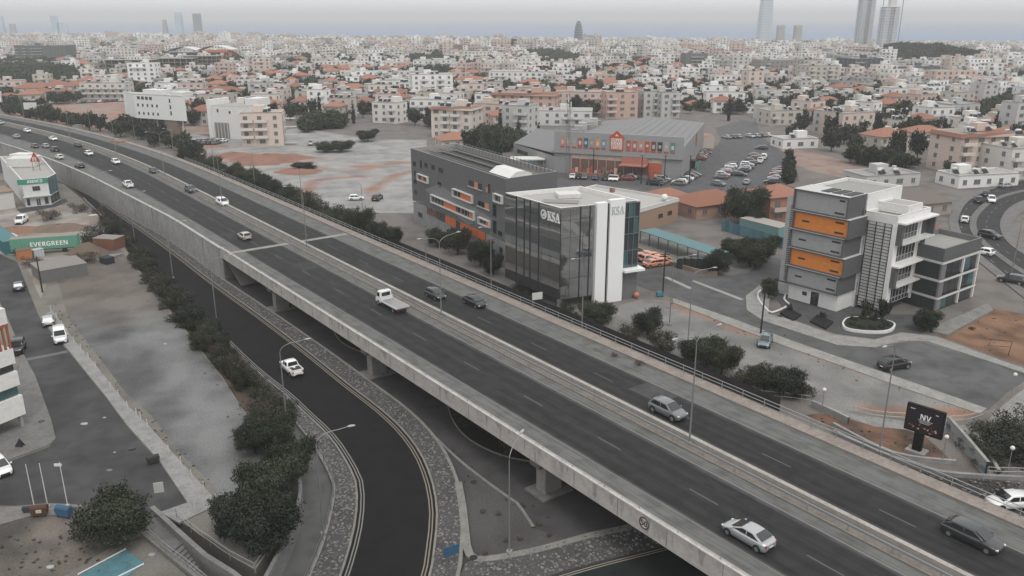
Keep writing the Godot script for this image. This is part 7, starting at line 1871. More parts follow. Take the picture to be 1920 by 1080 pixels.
	for q in [["long cream three-storey flats with two bays above the red field", V(-237.0,2.5,-496.6), 0, 26, 12, 3, cream, "flat"], ["pinkish flats at the left end of the long cream flats", V(-247.2,2.5,-503.5), 6, 9, 12, 3, pink, "flat"], ["terracotta-roofed row house at the far left above the red field", V(-280.9,2.5,-500.0), 10, 20, 11, 2, cream, "hip"], ["terracotta-roofed row house second from the left above the red field", V(-273.1,2.5,-510.5), 10, 18, 11, 2, cream, "hip"], ["terracotta-roofed row house next to the pinkish flats", V(-264.5,2.5,-517.8), 8, 15, 11, 2, S(200, 188, 174), "hip"],
		["white and pink flats behind the stark white block, left one", V(-200.0,2.5,-496.6), 4, 14, 10, 3, white, "flat"], ["pink-walled flats behind the stark white block, right one", V(-187.5,2.5,-496.6), 4, 16, 11, 3, pink, "flat"], ["terracotta-roofed house behind the white windowless block", V(-162.8,2.5,-477.1), 5, 20, 10, 2, cream, "hip"],
		["cream apartment block with red roof rim and white balconies behind the grey office", V(-21.66,2.5,-331.5), -20, 17, 12, 4, S(212, 200, 188), "red rim"], ["terracotta-roofed house with a steep hip in front of the cream block with red rim", V(-21.13,2.5,-304.3), 20, 12, 9, 1, beige, "hip"], ["white three-storey flats left of the cream block with red rim", V(-36.32,2.5,-393.8), -10, 20, 12, 3, white, "flat"],
		["long salmon apartment block with arched corner behind the store wing", V(6.26,2.5,-393.8), -14, 30, 12, 4, salmon, "red rim"], ["pink apartment block at the left of the long salmon block", V(-9.04,2.5,-373.3), -14, 14, 12, 3, S(204, 178, 164), "flat"], ["salmon apartment tower with balconies behind the store roof", V(50.64,2.5,-398.2), 8, 15, 11, 4, salmon, "flat"], ["grey twin flats behind the right end of the store roof, left one", V(65.26,2.5,-402.6), 14, 9, 10, 4, greyw, "flat"], ["grey twin flats behind the right end of the store roof, right one", V(72.92,2.5,-398.2), 14, 9, 10, 4, greyw, "flat"], ["pale pink long flats behind the middle of the store roof", V(35.78,2.5,-434.2), -8, 26, 12, 3, pink, "flat"], ["white flat-roofed workshop behind the store wing", V(22.6,2.5,-373.3), -6, 26, 14, 2, S(206, 206, 203), "flat"],
		["terracotta-roofed house with a pink gable right of the cream block with red rim", V(-2.29,2.5,-358.3), 14, 14, 10, 2, pink, "hip"], ["wide white office building with two rows of dark glass in the middle distance", V(7.58,2.5,-603.0), -6, 46, 20, 3, white, "flat"], ["low long white building with a ribbon of windows left of the wide white office", V(-91.05,2.5,-645.2), -8, 36, 18, 2, white, "flat"], ["white cube flats in the middle distance, pair's left block", V(-70.8,2.5,-706.9), -10, 18, 16, 4, white, "flat"], ["white cube flats in the middle distance, pair's right block", V(-57.72,2.5,-720.6), -10, 18, 16, 4, white, "flat"],
		["beige house with terracotta roof behind the low white house right of the car park", V(131.1,2.5,-292.9), 22, 13, 10, 2, beige, "hip"], ["pale pink four-storey flats with dark windows in the middle right", V(135.1,2.5,-337.9), 24, 17, 12, 3, S(206, 184, 170), "flat"], ["grey-walled part of the pale pink flats, left side", V(129.2,2.5,-341.1), 24, 8, 10, 3, greyw, "flat"], ["low white house behind the soil track right of the car park", V(103.3,2.5,-304.3), 12, 14, 9, 1, white, "flat"], ["big pink apartment block with red roof rim near the right edge", V(141.5,2.5,-256.2), 14, 19, 13, 4, S(206, 182, 168), "red rim"], ["cream apartment block at the right edge beside the big pink block", V(149.1,2.5,-245.3), 14, 14, 12, 3, cream, "flat"], ["two-storey beige flats left of the pale pink flats", V(119.0,2.5,-373.3), 16, 16, 11, 2, beige, "flat"],
		["pale house with terracotta roof beside the large dark tree, left of it", V(37.59,2.5,-200.4), 30, 12, 9, 1, S(176, 146, 128), "hip"], ["low house with a wide terracotta roof between the car yard and the large tree", V(47.35,2.5,-196.8), 28, 15, 10, 1, S(170, 134, 116), "hip"], ["house with brick red roof right of the large dark tree", V(62.12,2.5,-191.2), 20, 10, 9, 2, S(168, 120, 98), "hip"],
		["brown-roofed house directly behind the white and orange office", V(81.01,2.5,-213.0), 24, 14, 10, 1, beige, "brown"], ["long low house with brown roof behind the charcoal office", V(95.99,2.5,-196.8), 20, 17, 10, 1, S(160, 146, 134), "brown"], ["low grey workshop in the yard behind the charcoal office", V(104.7,2.5,-232.8), 16, 18, 10, 1, greyw, "flat"], ["low white shed beside the curved road at the right", V(132.0,2.5,-232.8), 14, 20, 9, 1, white, "flat"], ["grey flats in the middle distance right of the home store", V(196.3,2.5,-373.3), 18, 16, 12, 3, S(176, 176, 174), "flat"], ["white corner flats left of the big pink block", V(179.5,2.5,-358.3), 18, 12, 11, 3, white, "flat"]]:
		flats(q[0], q[1], q[2], q[3], q[4], q[5], q[6], q[7], "house" if q[5] < 3 and q[7] in ["hip", "brown"] else "apartment building")
	# office slabs, halls and frames farther off
	var far := [["dark office slab with pale fins in the far left distance", V(-484.6,2.5,-893.7), 2, 52, 22, 6, S(96, 98, 98)], ["block of dark mirror glass in the far right distance", V(273.9,2.5,-674.7), 16, 26, 22, 5, S(70, 78, 82)], ["low dark glass building with white end in the far right distance", V(310.1,2.5,-668.6), 10, 42, 18, 3, S(86, 94, 98)], ["white block right of the low dark glass building", V(344.3,2.5,-706.9), 10, 18, 16, 4, white], ["brownish office block beside the soil coloured flats in the centre distance", V(-71.97,2.5,-1014.8), 0, 26, 22, 5, S(140, 116, 104)], ["dark narrow block with an orange edge at the centre right distance", V(162.6,2.5,-765.2), 8, 20, 16, 5, S(112, 110, 108)], ["long dark-topped building in the right middle distance", V(219.0,2.5,-706.9), 8, 36, 18, 4, S(146, 142, 138)], ["wide pale flats in a row on the centre horizon, left part", V(-10.6,2.5,-1137.7), 0, 34, 20, 6, S(206, 186, 172)], ["wide pale flats in a row on the centre horizon, right part", V(15.55,2.5,-1137.7), 0, 34, 20, 6, S(206, 192, 180)], ["pale hall with a low roof beside the dark trees at the left", V(-441.7,2.5,-781.3), 0, 52, 30, 2, greyw], ["long white-roofed hall in front of the frames under construction", V(-329.7,2.5,-706.9), 0, 90, 24, 1, white], ["tall beige flats at the right middle distance, front one", V(204.4,2.5,-570.2), 12, 22, 16, 5, beige], ["tall beige flats at the right middle distance, rear one", V(205.0,2.5,-593.3), 12, 14, 14, 6, S(180, 172, 160)]]
	for q in far: flats(q[0], q[1], q[2], q[3], q[4], q[5], q[6], "flat", "building")
	for q in [["bare concrete frame building under construction, left of three", V(-310.6,2.5,-693.7), 44.0], ["bare concrete frame building under construction, middle of three", V(-286.3,2.5,-720.6), 40.0], ["bare concrete frame building under construction, right of three", V(-278.3,2.5,-765.2), 34.0]]:
		var cf := thing("building_frame", q[0], "building", q[1], 0.0, "frames under construction"); var w: float = q[2]
		for k in 5:
			var m := mesher(S(158, 150, 140)); m.box(Vector3(0, k * 3.1 + 0.15, 0), Vector3(w, 0.3, 14)); part(cf, "floor_slab", m, M.concrete)
		for i in 9:
			var m := mesher(S(150, 142, 132))
			for z in [-6.6, 0.0, 6.6]: m.box(Vector3(-w / 2 + 0.4 + i * (w - 0.8) / 8.0, 6.2, z), Vector3(0.5, 12.3, 0.5))
			part(cf, "column_row", m, M.concrete)
		var bk := mesher(S(116, 110, 104)); bk.box(Vector3(0, 6.2, -6.2), Vector3(w - 1, 12.2, 0.2)); part(cf, "rear_wall", bk, M.concrete)
		KEEP_OUT.append([xz(q[1]), w * 0.55])
	var hall := thing("arched_hall", "hall with wavy white arched roof and orange framed end in the left distance", "hall", V(-329.7,2.5,-915.6))
	var hm := mesher(S(206, 204, 200)); var rows := [[], []]
	for i in 25:
		var x := -34.0 + i * 68.0 / 24.0; var y := 11.0 + (4.5 * sin((x + 34.0) / 34.0 * PI) if x < 0 else 5.5 * sin(clampf(x / 34.0, 0, 1) * PI) * 0.7 + 2.0)
		rows[0].append(Vector3(x, y, 12)); rows[1].append(Vector3(x, y, -12))
	hm.grid(rows, false, true, Vector3(0, 0, 0)); part(hall, "roof", hm, M.wall)
	var hw := mesher(S(84, 88, 90)); hw.box(Vector3(-17, 5, 0), Vector3(34, 10.5, 22)); part(hall, "glass_end", hw, M.pane); var ho := mesher(S(196, 104, 72))
	for q in [[Vector3(2, 6, 12), Vector3(3, 12, 1)], [Vector3(33, 6, 12), Vector3(3, 12, 1)], [Vector3(17.5, 11.5, 12), Vector3(34, 2.4, 1)]]: ho.box(q[0], q[1])
	part(hall, "orange_frame", ho, M.plain); var hd := mesher(S(84, 82, 80)); hd.box(Vector3(17.5, 5, 0), Vector3(29, 10, 22)); part(hall, "hall_body", hd, M.wall); KEEP_OUT.append([xz(hall.position), 38.0])
	for q in [["teal roofed shed in the left distance, nearer one", V(-476.8,2.5,-1072.8), 46.0], ["pale blue roofed long shed in the left distance, behind the teal one", V(-477.0,2.5,-1137.7), 60.0]]:
		var s := thing("industrial_shed", q[0], "shed", q[1]); var w: float = q[2]; var m := mesher(S(116, 150, 156) if w < 50 else S(130, 156, 170)); m.box(Vector3(0, 8.4, 0), Vector3(w, 0.4, 26)); part(s, "roof", m, M.roof); var b := mesher(S(104, 140, 146)); b.box(Vector3(0, 4, 0), Vector3(w - 1, 8.2, 25)); part(s, "wall", b, M.wall); KEEP_OUT.append([xz(q[1]), w * 0.55])
func shore_z(x: float) -> float:
	var pts := [Vector2(-3200, -2500), Vector2(-1360, -2150), Vector2(-700, -2050), Vector2(-200, -1790), Vector2(200, -1650), Vector2(700, -1430), Vector2(1000, -1290), Vector2(2600, -900)]
	for i in pts.size() - 1:
		if x <= pts[i + 1].x: return lerpf(pts[i].y, pts[i + 1].y, (x - pts[i].x) / (pts[i + 1].x - pts[i].x))
	return -900.0
func free_spot(p: Vector2, margin: float) -> bool:
	if across(Vector3(p.x, 0, p.y)) - (0.0 if along(Vector3(p.x, 0, p.y)) > -200 else -0.00064 * pow(along(Vector3(p.x, 0, p.y)) + 200.0, 2)) < 52.0 + margin: return false
	for k in KEEP_OUT:
		if p.distance_to(k[0]) < k[1] + margin: return false
	for poly in KEEP_POLY:
		if inside(p, poly): return false
		for a in 4:
			if inside(p + Vector2.from_angle(a * PI / 2) * margin, poly): return false
	return p.y > shore_z(p.x) + 25.0
func build_town() -> void:
	KEEP_POLY = [flat(L(2.5,[-253.9,-416.6, -225.8,-496.6, -147.8,-322.5, -105.6,-304.3, -112.5,-367.5, -98.64,-387.4, -74.63,-365.6, -57.1,-373.3, -36.6,-358.3, -18.28,-283.4, 0,-245.3, 14.48,-221.4, 17.73,-274.5, -14.37,-131.8, -42.37,-158.0, -153.0,-245.3])), flat(L(2.5,[-3.19,-245.3, 0,-311.1, 44.97,-416.6, 98.31,-407.2, 93.29,-365.6, 105.4,-322.5, 111.6,-245.3, 82.57,-195.7, 159.4,-245.3, 71.67,-97.67, -3.91,-91.49, 5.16,-195.7])), flat(L(2.5,[88.62,-381.2, 114.4,-358.3, 102.3,-322.5, 76.5,-322.5])),
		flat(L(2.5,[-82.34,-358.3, -57.1,-373.3, -43.24,-337.9, -66.16,-322.5]))]
	var groves := [flat(L(2.5,[-478.4,-798.0, -478.8,-852.8, -367.3,-706.9, -301.2,-593.3, -300.7,-548.9, -317.8,-525.2])), flat(L(2.5,[416.5,-962.7, 479.9,-1043.0, 491.9,-988.0, 500.8,-915.6, 442.9,-815.5, 388.7,-798.0, 361.5,-815.5])), flat(L(2.5,[-102.3,-872.8, -77.91,-962.7, -52.21,-706.9, -58.68,-645.2, -78.19,-693.7])), flat(L(2.5,[19.46,-1043.0, 48.03,-1104.3, 75.3,-915.6, 65.04,-833.8, 27.85,-893.7])), flat(L(2.5,[224.7,-421.5, 253.2,-434.2, 225.8,-381.2, 198.2,-365.6])), flat(L(2.5,[-95.17,-373.3, -78.5,-385.3, -70.9,-358.3, -85.88,-344.4])), flat(L(2.5,[-15.13,-337.9, 0,-322.5, 8.06,-313.8, 4.7,-291.7, -11.05,-285.7, -15.46,-300.4]))]
	for g in groves: KEEP_POLY.append(g)
	var r := RandomNumberGenerator.new(); r.seed = 77
	var nz := FastNoiseLite.new(); nz.seed = 12; nz.frequency = 0.004
	var wallc := [S(222, 219, 214), S(214, 206, 194), S(192, 182, 168), S(212, 190, 178), S(202, 172, 158), S(190, 187, 183), S(218, 212, 204), S(156, 153, 149), S(230, 229, 227), S(234, 233, 231)]
	var names := ["white", "cream", "beige", "pale pink", "salmon", "light grey", "ivory", "grey", "bright white", "chalk white"]
	var far_w := mesher(); var far_g := mesher(); var made := 0
	var ords := ordinals()
	var z := -255.0; var row := 0
	var tree_at := []
	while z > -2250.0:
		var dist := -z
		var x := -0.66 * dist - 30.0
		var k := 0
		while x < 0.66 * dist + 30.0:
			var w := r.randf_range(7.0, 13.0) * (1.0 if dist < 900 else 1.2); var d := r.randf_range(7.0, 10.5)
			var p := Vector2(x + w * 0.5, z + r.randf_range(-6, 6))
			var big := r.randf() < 0.06 and dist > 420.0
			if big:
				w *= r.randf_range(1.5, 2.2); d *= 1.3
			var gap := r.randf_range(1.5, 8.5)
			if r.randf() < 0.10: gap += 11.0
			var chance := r.randf(); var ang := nz.get_noise_2d(p.x, p.y) * 1.3 + r.randf_range(-0.08, 0.08); var ci := r.randi() % 10; var tall := nz.get_noise_2d(p.x * 0.7 + 500, p.y * 0.7)
			var n := 1 + int(r.randf() * 2.35) + (1 if tall > 0.05 else 0) + int(clampf((dist - 500.0) / 500.0, 0, 1.4) * r.randf() * 2.6 * (1.0 if x > -0.2 * dist else 0.6))
			if r.randf() < 0.02: n += 3
			if p.y < shore_z(p.x) + 450.0: n = mini(n, 3)
			if big: n = 1 if r.randf() < 0.4 else n + 1 + r.randi() % 2
			var hip := n <= 2 and r.randf() < (0.62 if x < 60 and dist < 750 else 0.3)
			if chance < 0.86 and free_spot(p, maxf(w, d) * 0.55):
				k += 1
				if made < 288 and dist < 620.0:
					made += 1
					var kind := "house" if n <= 2 else "apartment building"
					var lab := "%s %s-storey %s, %s roof, %s from left in the %s row beyond the store" % [names[ci], ["one", "two", "three", "four", "five", "six", "seven", "eight"][mini(n, 8) - 1], "house" if n <= 2 else "flats", "terracotta" if hip else "flat", ords[mini(k - 1, 54)], ords[row]]
					var t := thing("house" if kind == "house" else "apartment_block", lab, kind, Vector3(p.x, 2.5, p.y), ang, "houses and flats of the town")
					block(t, w, d, n, wallc[ci], "hip" if hip else "flat", dist < 370.0, made * 7 + 3)
				else: far_block(far_w, far_g, Vector3(p.x, 2.5, p.y), ang, w * r.randf_range(1.0, 1.4), d, n, wallc[ci], hip, r, dist)
			if r.randf() < (0.9 if dist < 700 else 0.75): tree_at.append(Vector2(x + w + gap * 0.5, z + r.randf_range(-9, 9)))
			if r.randf() < 0.95: tree_at.append(Vector2(x + r.randf() * w, z + d * 0.5 + r.randf_range(3, 7)))
			if r.randf() < 0.35: tree_at.append(Vector2(x + r.randf() * w, z - d * 0.5 - r.randf_range(2, 6)))
			x += w + gap
		z -= r.randf_range(13.0, 17.5) * (1.0 if dist < 1000 else 1.3); row += 1
	# the rest of the town, beyond what can be told apart
	var am := far_w.mesh(M.wall); far_g.mesh(M.townpane, am)
	var fo := single("distant_buildings", am, null, "pale mass of small flat-roofed buildings filling the distance up to the shore", "buildings"); fo.set_meta("kind", "stuff")
	tree_at.sort_custom(func(a, b): return a.y > b.y)
	var kept := 0; var rest := []; var tints := []
	var perrow := {}
	for p in tree_at:
		if not free_spot(p, 2.0): continue
		var h := r.randf_range(5.0, 9.5) * (1.0 if p.y > -700 else 1.25)
		if kept < 200 and p.y > -560.0:
			kept += 1
			var rw := int((-p.y - 240.0) / 8.0); perrow[rw] = perrow.get(rw, 0) + 1
			var kind := "cypress" if r.randf() < 0.14 else ("palm" if r.randf() < 0.05 else "coarse")
			var nm: String = {"cypress": "tall dark cypress", "palm": "palm tree", "coarse": "dark round tree"}[kind]
			tree("%s between the houses, %s from left in the %s garden band" % [nm, ords[mini(perrow[rw] - 1, 54)], ords[rw]], Vector3(p.x, 2.5, p.y), h * (1.5 if kind == "cypress" else 1.1), r.randf_range(2.8, 4.6) if kind == "coarse" else (1.0 if kind == "cypress" else 2.2), kind, "trees in the town gardens", r.randf() * TAU)
		else:
			rest.append(Transform3D(Basis(Vector3.UP, r.randf() * TAU) * Basis.from_scale(Vector3(1, 0.95, 1) * r.randf_range(3.4, 6.4) * (1.0 if p.y > -800 else 1.2)), Vector3(p.x, 4.0, p.y)))
	var ro := stuff(self, "distant_trees", M.coarse[1], rest); meta(ro, "scattered dark trees between the far buildings", "trees")
	var words := ["dark wood beside the pale hall at the left edge", "dark wooded hill near the shore at the right", "dark clump of trees beside the white cube flats", "long dark belt of trees below the oval tower", "dark trees behind the big pink block at the right edge", "belt of dark trees by the yard at the left centre", "row of dark trees between the store wing and the cream block with red rim"]
	for gi in groves.size():
		var poly: PackedVector2Array = groves[gi]; var box := Rect2(poly[0], Vector2.ZERO)
		for p in poly: box = box.expand(p)
		var where := []; var near: bool = box.position.y > -450.0
		var step := 4.2 if near else 6.5
		if gi == 1:
			var hill := mesher(S(70, 72, 64)); var rowsh := []
			for i in 7:
				var rr := []
				for j in 24: rr.append(Vector3(box.get_center().x + cos(TAU * j / 24) * box.size.x * 0.5 * i / 6.0, 2.4 + 11.0 * cos(i / 6.0 * PI * 0.5), box.get_center().y + sin(TAU * j / 24) * box.size.y * 0.6 * i / 6.0))
				rowsh.append(rr)
			hill.grid(rowsh, true, true, Vector3(box.get_center().x, -40, box.get_center().y)); struct("hill", hill, M.soil)
		var gx := box.position.x
		while gx < box.end.x:
			var gz := box.position.y
			while gz < box.end.y:
				var p := Vector2(gx + r.randf() * step, gz + r.randf() * step)
				if inside(p, poly) and r.randf() < 0.9:
					var s := r.randf_range(3.0, 5.2) * (1.0 if near else 1.5); var up := 0.0
					if gi == 1:
						var q := (p - box.get_center()) / (box.size * Vector2(0.5, 0.6)); up = 11.0 * cos(clampf(q.length(), 0, 1) * PI * 0.5)
					where.append(Transform3D(Basis(Vector3.UP, r.randf() * TAU) * Basis.from_scale(Vector3(s, s * r.randf_range(0.9, 1.3), s)), Vector3(p.x, 3.0 + up, p.y)))
				gz += step
			gx += step
		var go := stuff(self, "wood", M.coarse[2 + gi % 3], where); meta(go, words[gi], "trees")
func far_block(w_: Mesher, g: Mesher, at: Vector3, ang: float, w: float, d: float, n: int, c: Color, hip: bool, r: RandomNumberGenerator, dist: float) -> void:
	var b := Basis(Vector3.UP, ang); var H := n * 2.75 + 0.4
	w_.col = c
	w_.box(at + Vector3(0, H * 0.5, 0), Vector3(w, H, d), b, false)
	if hip:
		w_.col = S(160, 110, 92); var q := []
		for s in [[-1, 1], [1, 1], [1, -1], [-1, -1]]: q.append(at + b * Vector3(s[0] * (w * 0.5 + 0.5), H, s[1] * (d * 0.5 + 0.5)))
		var top := at + Vector3(0, H + 2.4, 0)
		for i in 4: w_.tri(q[i], q[(i + 1) % 4], top, Vector3.UP)
	else:
		w_.col = S(150, 147, 142); w_.box(at + Vector3(0, H + 0.02, 0), Vector3(w - 0.6, 0.1, d - 0.6), b, false)
		w_.col = c; w_.box(at + Vector3(0, H + 1.1, 0) + b * Vector3(r.randf_range(-0.25, 0.25) * w, 0, -d * 0.1), Vector3(3.2, 2.2, 3.0), b, false)
		if dist < 1200:
			for k in 1 + r.randi() % 2:
				w_.col = S(196, 196, 194) if r.randf() < 0.6 else S(90, 92, 96); w_.box(at + Vector3(0, H + 0.6, 0) + b * Vector3(r.randf_range(-0.4, 0.4) * w, 0, r.randf_range(0, 0.4) * d), Vector3(1.6, 1.0, 1.2), b, false)
	# window openings, storey by storey; balconies as shelves
	var bays := maxi(2, int(w / 3.6)) if dist < 1200 else 2
	for k in n:
		if r.randf() < 0.55 and k > 0:
			w_.col = c.lerp(S(222, 220, 216), 0.4); w_.box(at + b * Vector3(r.randf_range(-0.2, 0.2) * w, k * 2.75 + 0.4, d * 0.5 + 0.6), Vector3(w * r.randf_range(0.3, 0.6), 1.0, 1.2), b)
		for i in bays:
			var x := -w / 2 + (i + 0.5) * w / bays; var hw := r.randf_range(0.55, 1.1)
			var o := at + b * Vector3(x, k * 2.75 + 0.95, d * 0.5 + 0.04)
			g.quad(o - b.x * hw, o + b.x * hw, o + b.x * hw + Vector3(0, 1.4, 0), o - b.x * hw + Vector3(0, 1.4, 0), b.z)
		if dist < 1400:
			for sd in [-1.0, 1.0]:
				if sd * (b.x.dot(-at)) < 0: continue
				for i in 2:
					var o := at + b * Vector3(sd * (w * 0.5 + 0.04), k * 2.75 + 0.95, (i - 0.5) * d * 0.5)
					g.quad(o - b.z * 0.6, o + b.z * 0.6, o + b.z * 0.6 + Vector3(0, 1.3, 0), o - b.z * 0.6 + Vector3(0, 1.3, 0), b.x * sd)

# ---------------------------------------------------------------- towers by the shore
func tower(label: String, at: Vector3, w: float, d: float, h: float, taper: float, c: Color, floors: int, shape := "box") -> Node3D:
	var t := thing("tower", label, "tower", at)
	var prof := func(f: float) -> float:
		if shape == "oval": return sqrt(maxf(0.02, 1.0 - pow(maxf(0.0, f - 0.25) / 0.77, 2.4)))
		return lerpf(1.0, taper, f * f)
	var m := mesher(c); var rows := []
	for i in 13:
		var f := i / 12.0; var row := []
		for j in 16:
			var a := TAU * j / 16.0 + PI / 16
			var e := 0.45 if shape == "box" else 1.0
			row.append(Vector3(signf(cos(a)) * pow(absf(cos(a)), e) * w * 0.5 * prof.call(f), h * f, signf(sin(a)) * pow(absf(sin(a)), e) * d * 0.5 * prof.call(f)))
		rows.append(row)
	m.grid(rows, true, shape != "box", Vector3(0, h * 0.5, 0)); 
	for j in range(1, 15): m.tri(rows[12][0], rows[12][j], rows[12][j + 1], Vector3.UP)
	part(t, "facade", m, M.towerglass)
	for k in floors:
		var f := (k + 1.0) / (floors + 1.0); var sm := mesher(S(186, 188, 188)); var s: float = prof.call(f); var ring := PackedVector2Array()
		for j in 16:
			var a := TAU * j / 16.0 + PI / 16; var e := 0.45 if shape == "box" else 1.0
			ring.append(Vector2(signf(cos(a)) * pow(absf(cos(a)), e) * (w * 0.5 * s + 0.5), signf(sin(a)) * pow(absf(sin(a)), e) * (d * 0.5 * s + 0.5)))
		sm.slab(ring, h * f, h * f + 0.5, true, true); part(t, "floor_slab", sm, M.wall)
	return t
func build_skyline() -> void:
	var glass := S(192, 206, 216); var pale := S(178, 176, 172); var blue := S(184, 204, 218)
	tower("tall curved blue grey tower with thin floor slabs, leftmost big tower at right", V(390.4,2.5,-1339.9), 21, 19, 112, 0.6, glass, 28)
	tower("dark pointed oval tower standing alone right of the centre horizon", V(106.7,2.5,-1389.1), 14, 14, 40, 1, S(96, 110, 120), 9, "oval")
	tower("pale twin block on the right horizon between the big towers, left one", V(447.6,2.5,-1442.1), 13, 12, 33, 1, pale, 8)
	tower("pale twin block on the right horizon between the big towers, right one", V(476.1,2.5,-1442.1), 13, 12, 33, 1, pale, 8)
	tower("slim blue tower on the left horizon, left of the pair", V(-864.8,2.5,-2256.2), 18, 18, 58, 0.9, blue, 14)
	tower("slim grey blue tower on the left horizon, right of the pair", V(-817.4,2.5,-2256.2), 20, 18, 55, 0.95, S(138, 142, 146), 14)
	tower("small faint tower on the left horizon beside the slim pair", V(-902.4,2.5,-2256.2), 13, 13, 40, 0.6, S(160, 160, 158), 9)
	tower("stepped blue tower on the far left horizon, its tall part", V(-1187.8,2.5,-2256.2), 16, 16, 50, 1, blue, 10)
	tower("stepped blue tower on the far left horizon, its lower part", V(-1166.9,2.5,-2256.2), 22, 16, 34, 0.8, blue, 7)
	tower("blue tower cut by the left edge of the horizon", V(-1331.3,2.5,-2256.2), 22, 16, 50, 0.9, blue, 10)
	tower("faint pale tower just right of the one at the left edge", V(-1299.2,2.5,-2256.2), 14, 12, 30, 1, S(170, 172, 174), 6)
	# two towers under construction with their cranes
	for q in [["unfinished concrete tower with a bare core, left of the right pair", V(483.8,2.5,-1191.7), 19.0, 78.0, 92.0], ["unfinished concrete tower with a round topped core and crane, right of the pair", V(493.2,2.5,-1137.7), 20.0, 64.0, 86.0]]:
		var t := thing("unfinished_tower", q[0], "tower", q[1]); var w: float = q[2]; var h: float = q[3]
		var cm := mesher(S(216, 215, 213)); cm.box(Vector3(1, q[4] * 0.5, 2), Vector3(w * 0.36, q[4], 10)); part(t, "core", cm, M.concrete)
		for k in int(h / 3.4):
			var m := mesher(S(216, 216, 214)); m.box(Vector3(0, k * 3.4 + 0.2, 0), Vector3(w, 0.45, 20)); part(t, "floor_slab", m, M.concrete)
		for sd in [-1, 1]:
			var gm := mesher(S(190, 200, 208)); gm.box(Vector3(sd * w * 0.3, h * 0.45, 0), Vector3(w * 0.3, h * 0.9, 18)); part(t, "glazed_bay", gm, M.towerglass)
		for x in [-w * 0.62, w * 0.66]:
			if q[3] > 70 and x > 0: continue
			var c := mesher(S(150, 148, 142)); c.tube([Vector3(x, 0, 6), Vector3(x, h + 44, 6)], 0.5, -1, 4); c.tube([Vector3(x - 12, h + 38, 6), Vector3(x + 26, h + 40, 6)], 0.4, -1, 4); c.tube([Vector3(x, h + 44, 6), Vector3(x + 22, h + 40, 6)], 0.15, -1, 4); part(t, "crane", c, M.metal)
		if q[3] < 70:
			var hd := mesher(S(140, 138, 134)); hd.tube([Vector3(1, q[4] - 3, 2), Vector3(1, q[4] + 4, 2)], 7.5, 6.5, 14); part(t, "core_head", hd, M.concrete)


# ---------------------------------------------------------------- lamps, traffic and small things
func lamp_model(h: float, arms: int, reach: float) -> Node3D:
	var t := Node3D.new(); t.name = "street_lamp"; t.set_meta("base_name", "street_lamp"); t.set_meta("category", "street lamp")
	var m := mesher(S(140, 142, 142)); m.tube([Vector3.ZERO, Vector3(0, h * 0.6, 0), Vector3(0, h, 0)], 0.10, 0.05, 8); part(t, "pole", m, M.metal)
	var pl := mesher(S(150, 150, 148)); pl.box(Vector3(0, 0.15, 0), Vector3(0.5, 0.3, 0.5)); part(t, "base_plate", pl, M.metal)
	for k in arms:
		var s := 1.0 if k == 0 else -1.0
		var pts := []
		for i in 8:
			var f := i / 7.0; pts.append(Vector3(s * reach * (1.0 - cos(f * PI * 0.5)) if f < 1 else s * reach, h + 1.1 * sin(f * PI * 0.5), 0))
		pts.append(Vector3(s * (reach + 0.9), h + 1.25, 0))
		var a := mesher(S(140, 142, 142)); a.tube(pts, 0.045, 0.035, 6); var o := part(t, "arm", a, M.metal)
		var hd := mesher(S(160, 162, 162)); hd.ball(Vector3(s * (reach + 1.2), h + 1.27, 0), Vector3(0.42, 0.1, 0.16), 5, 8); part(o, "lamp_head", hd, M.plain)
	return t
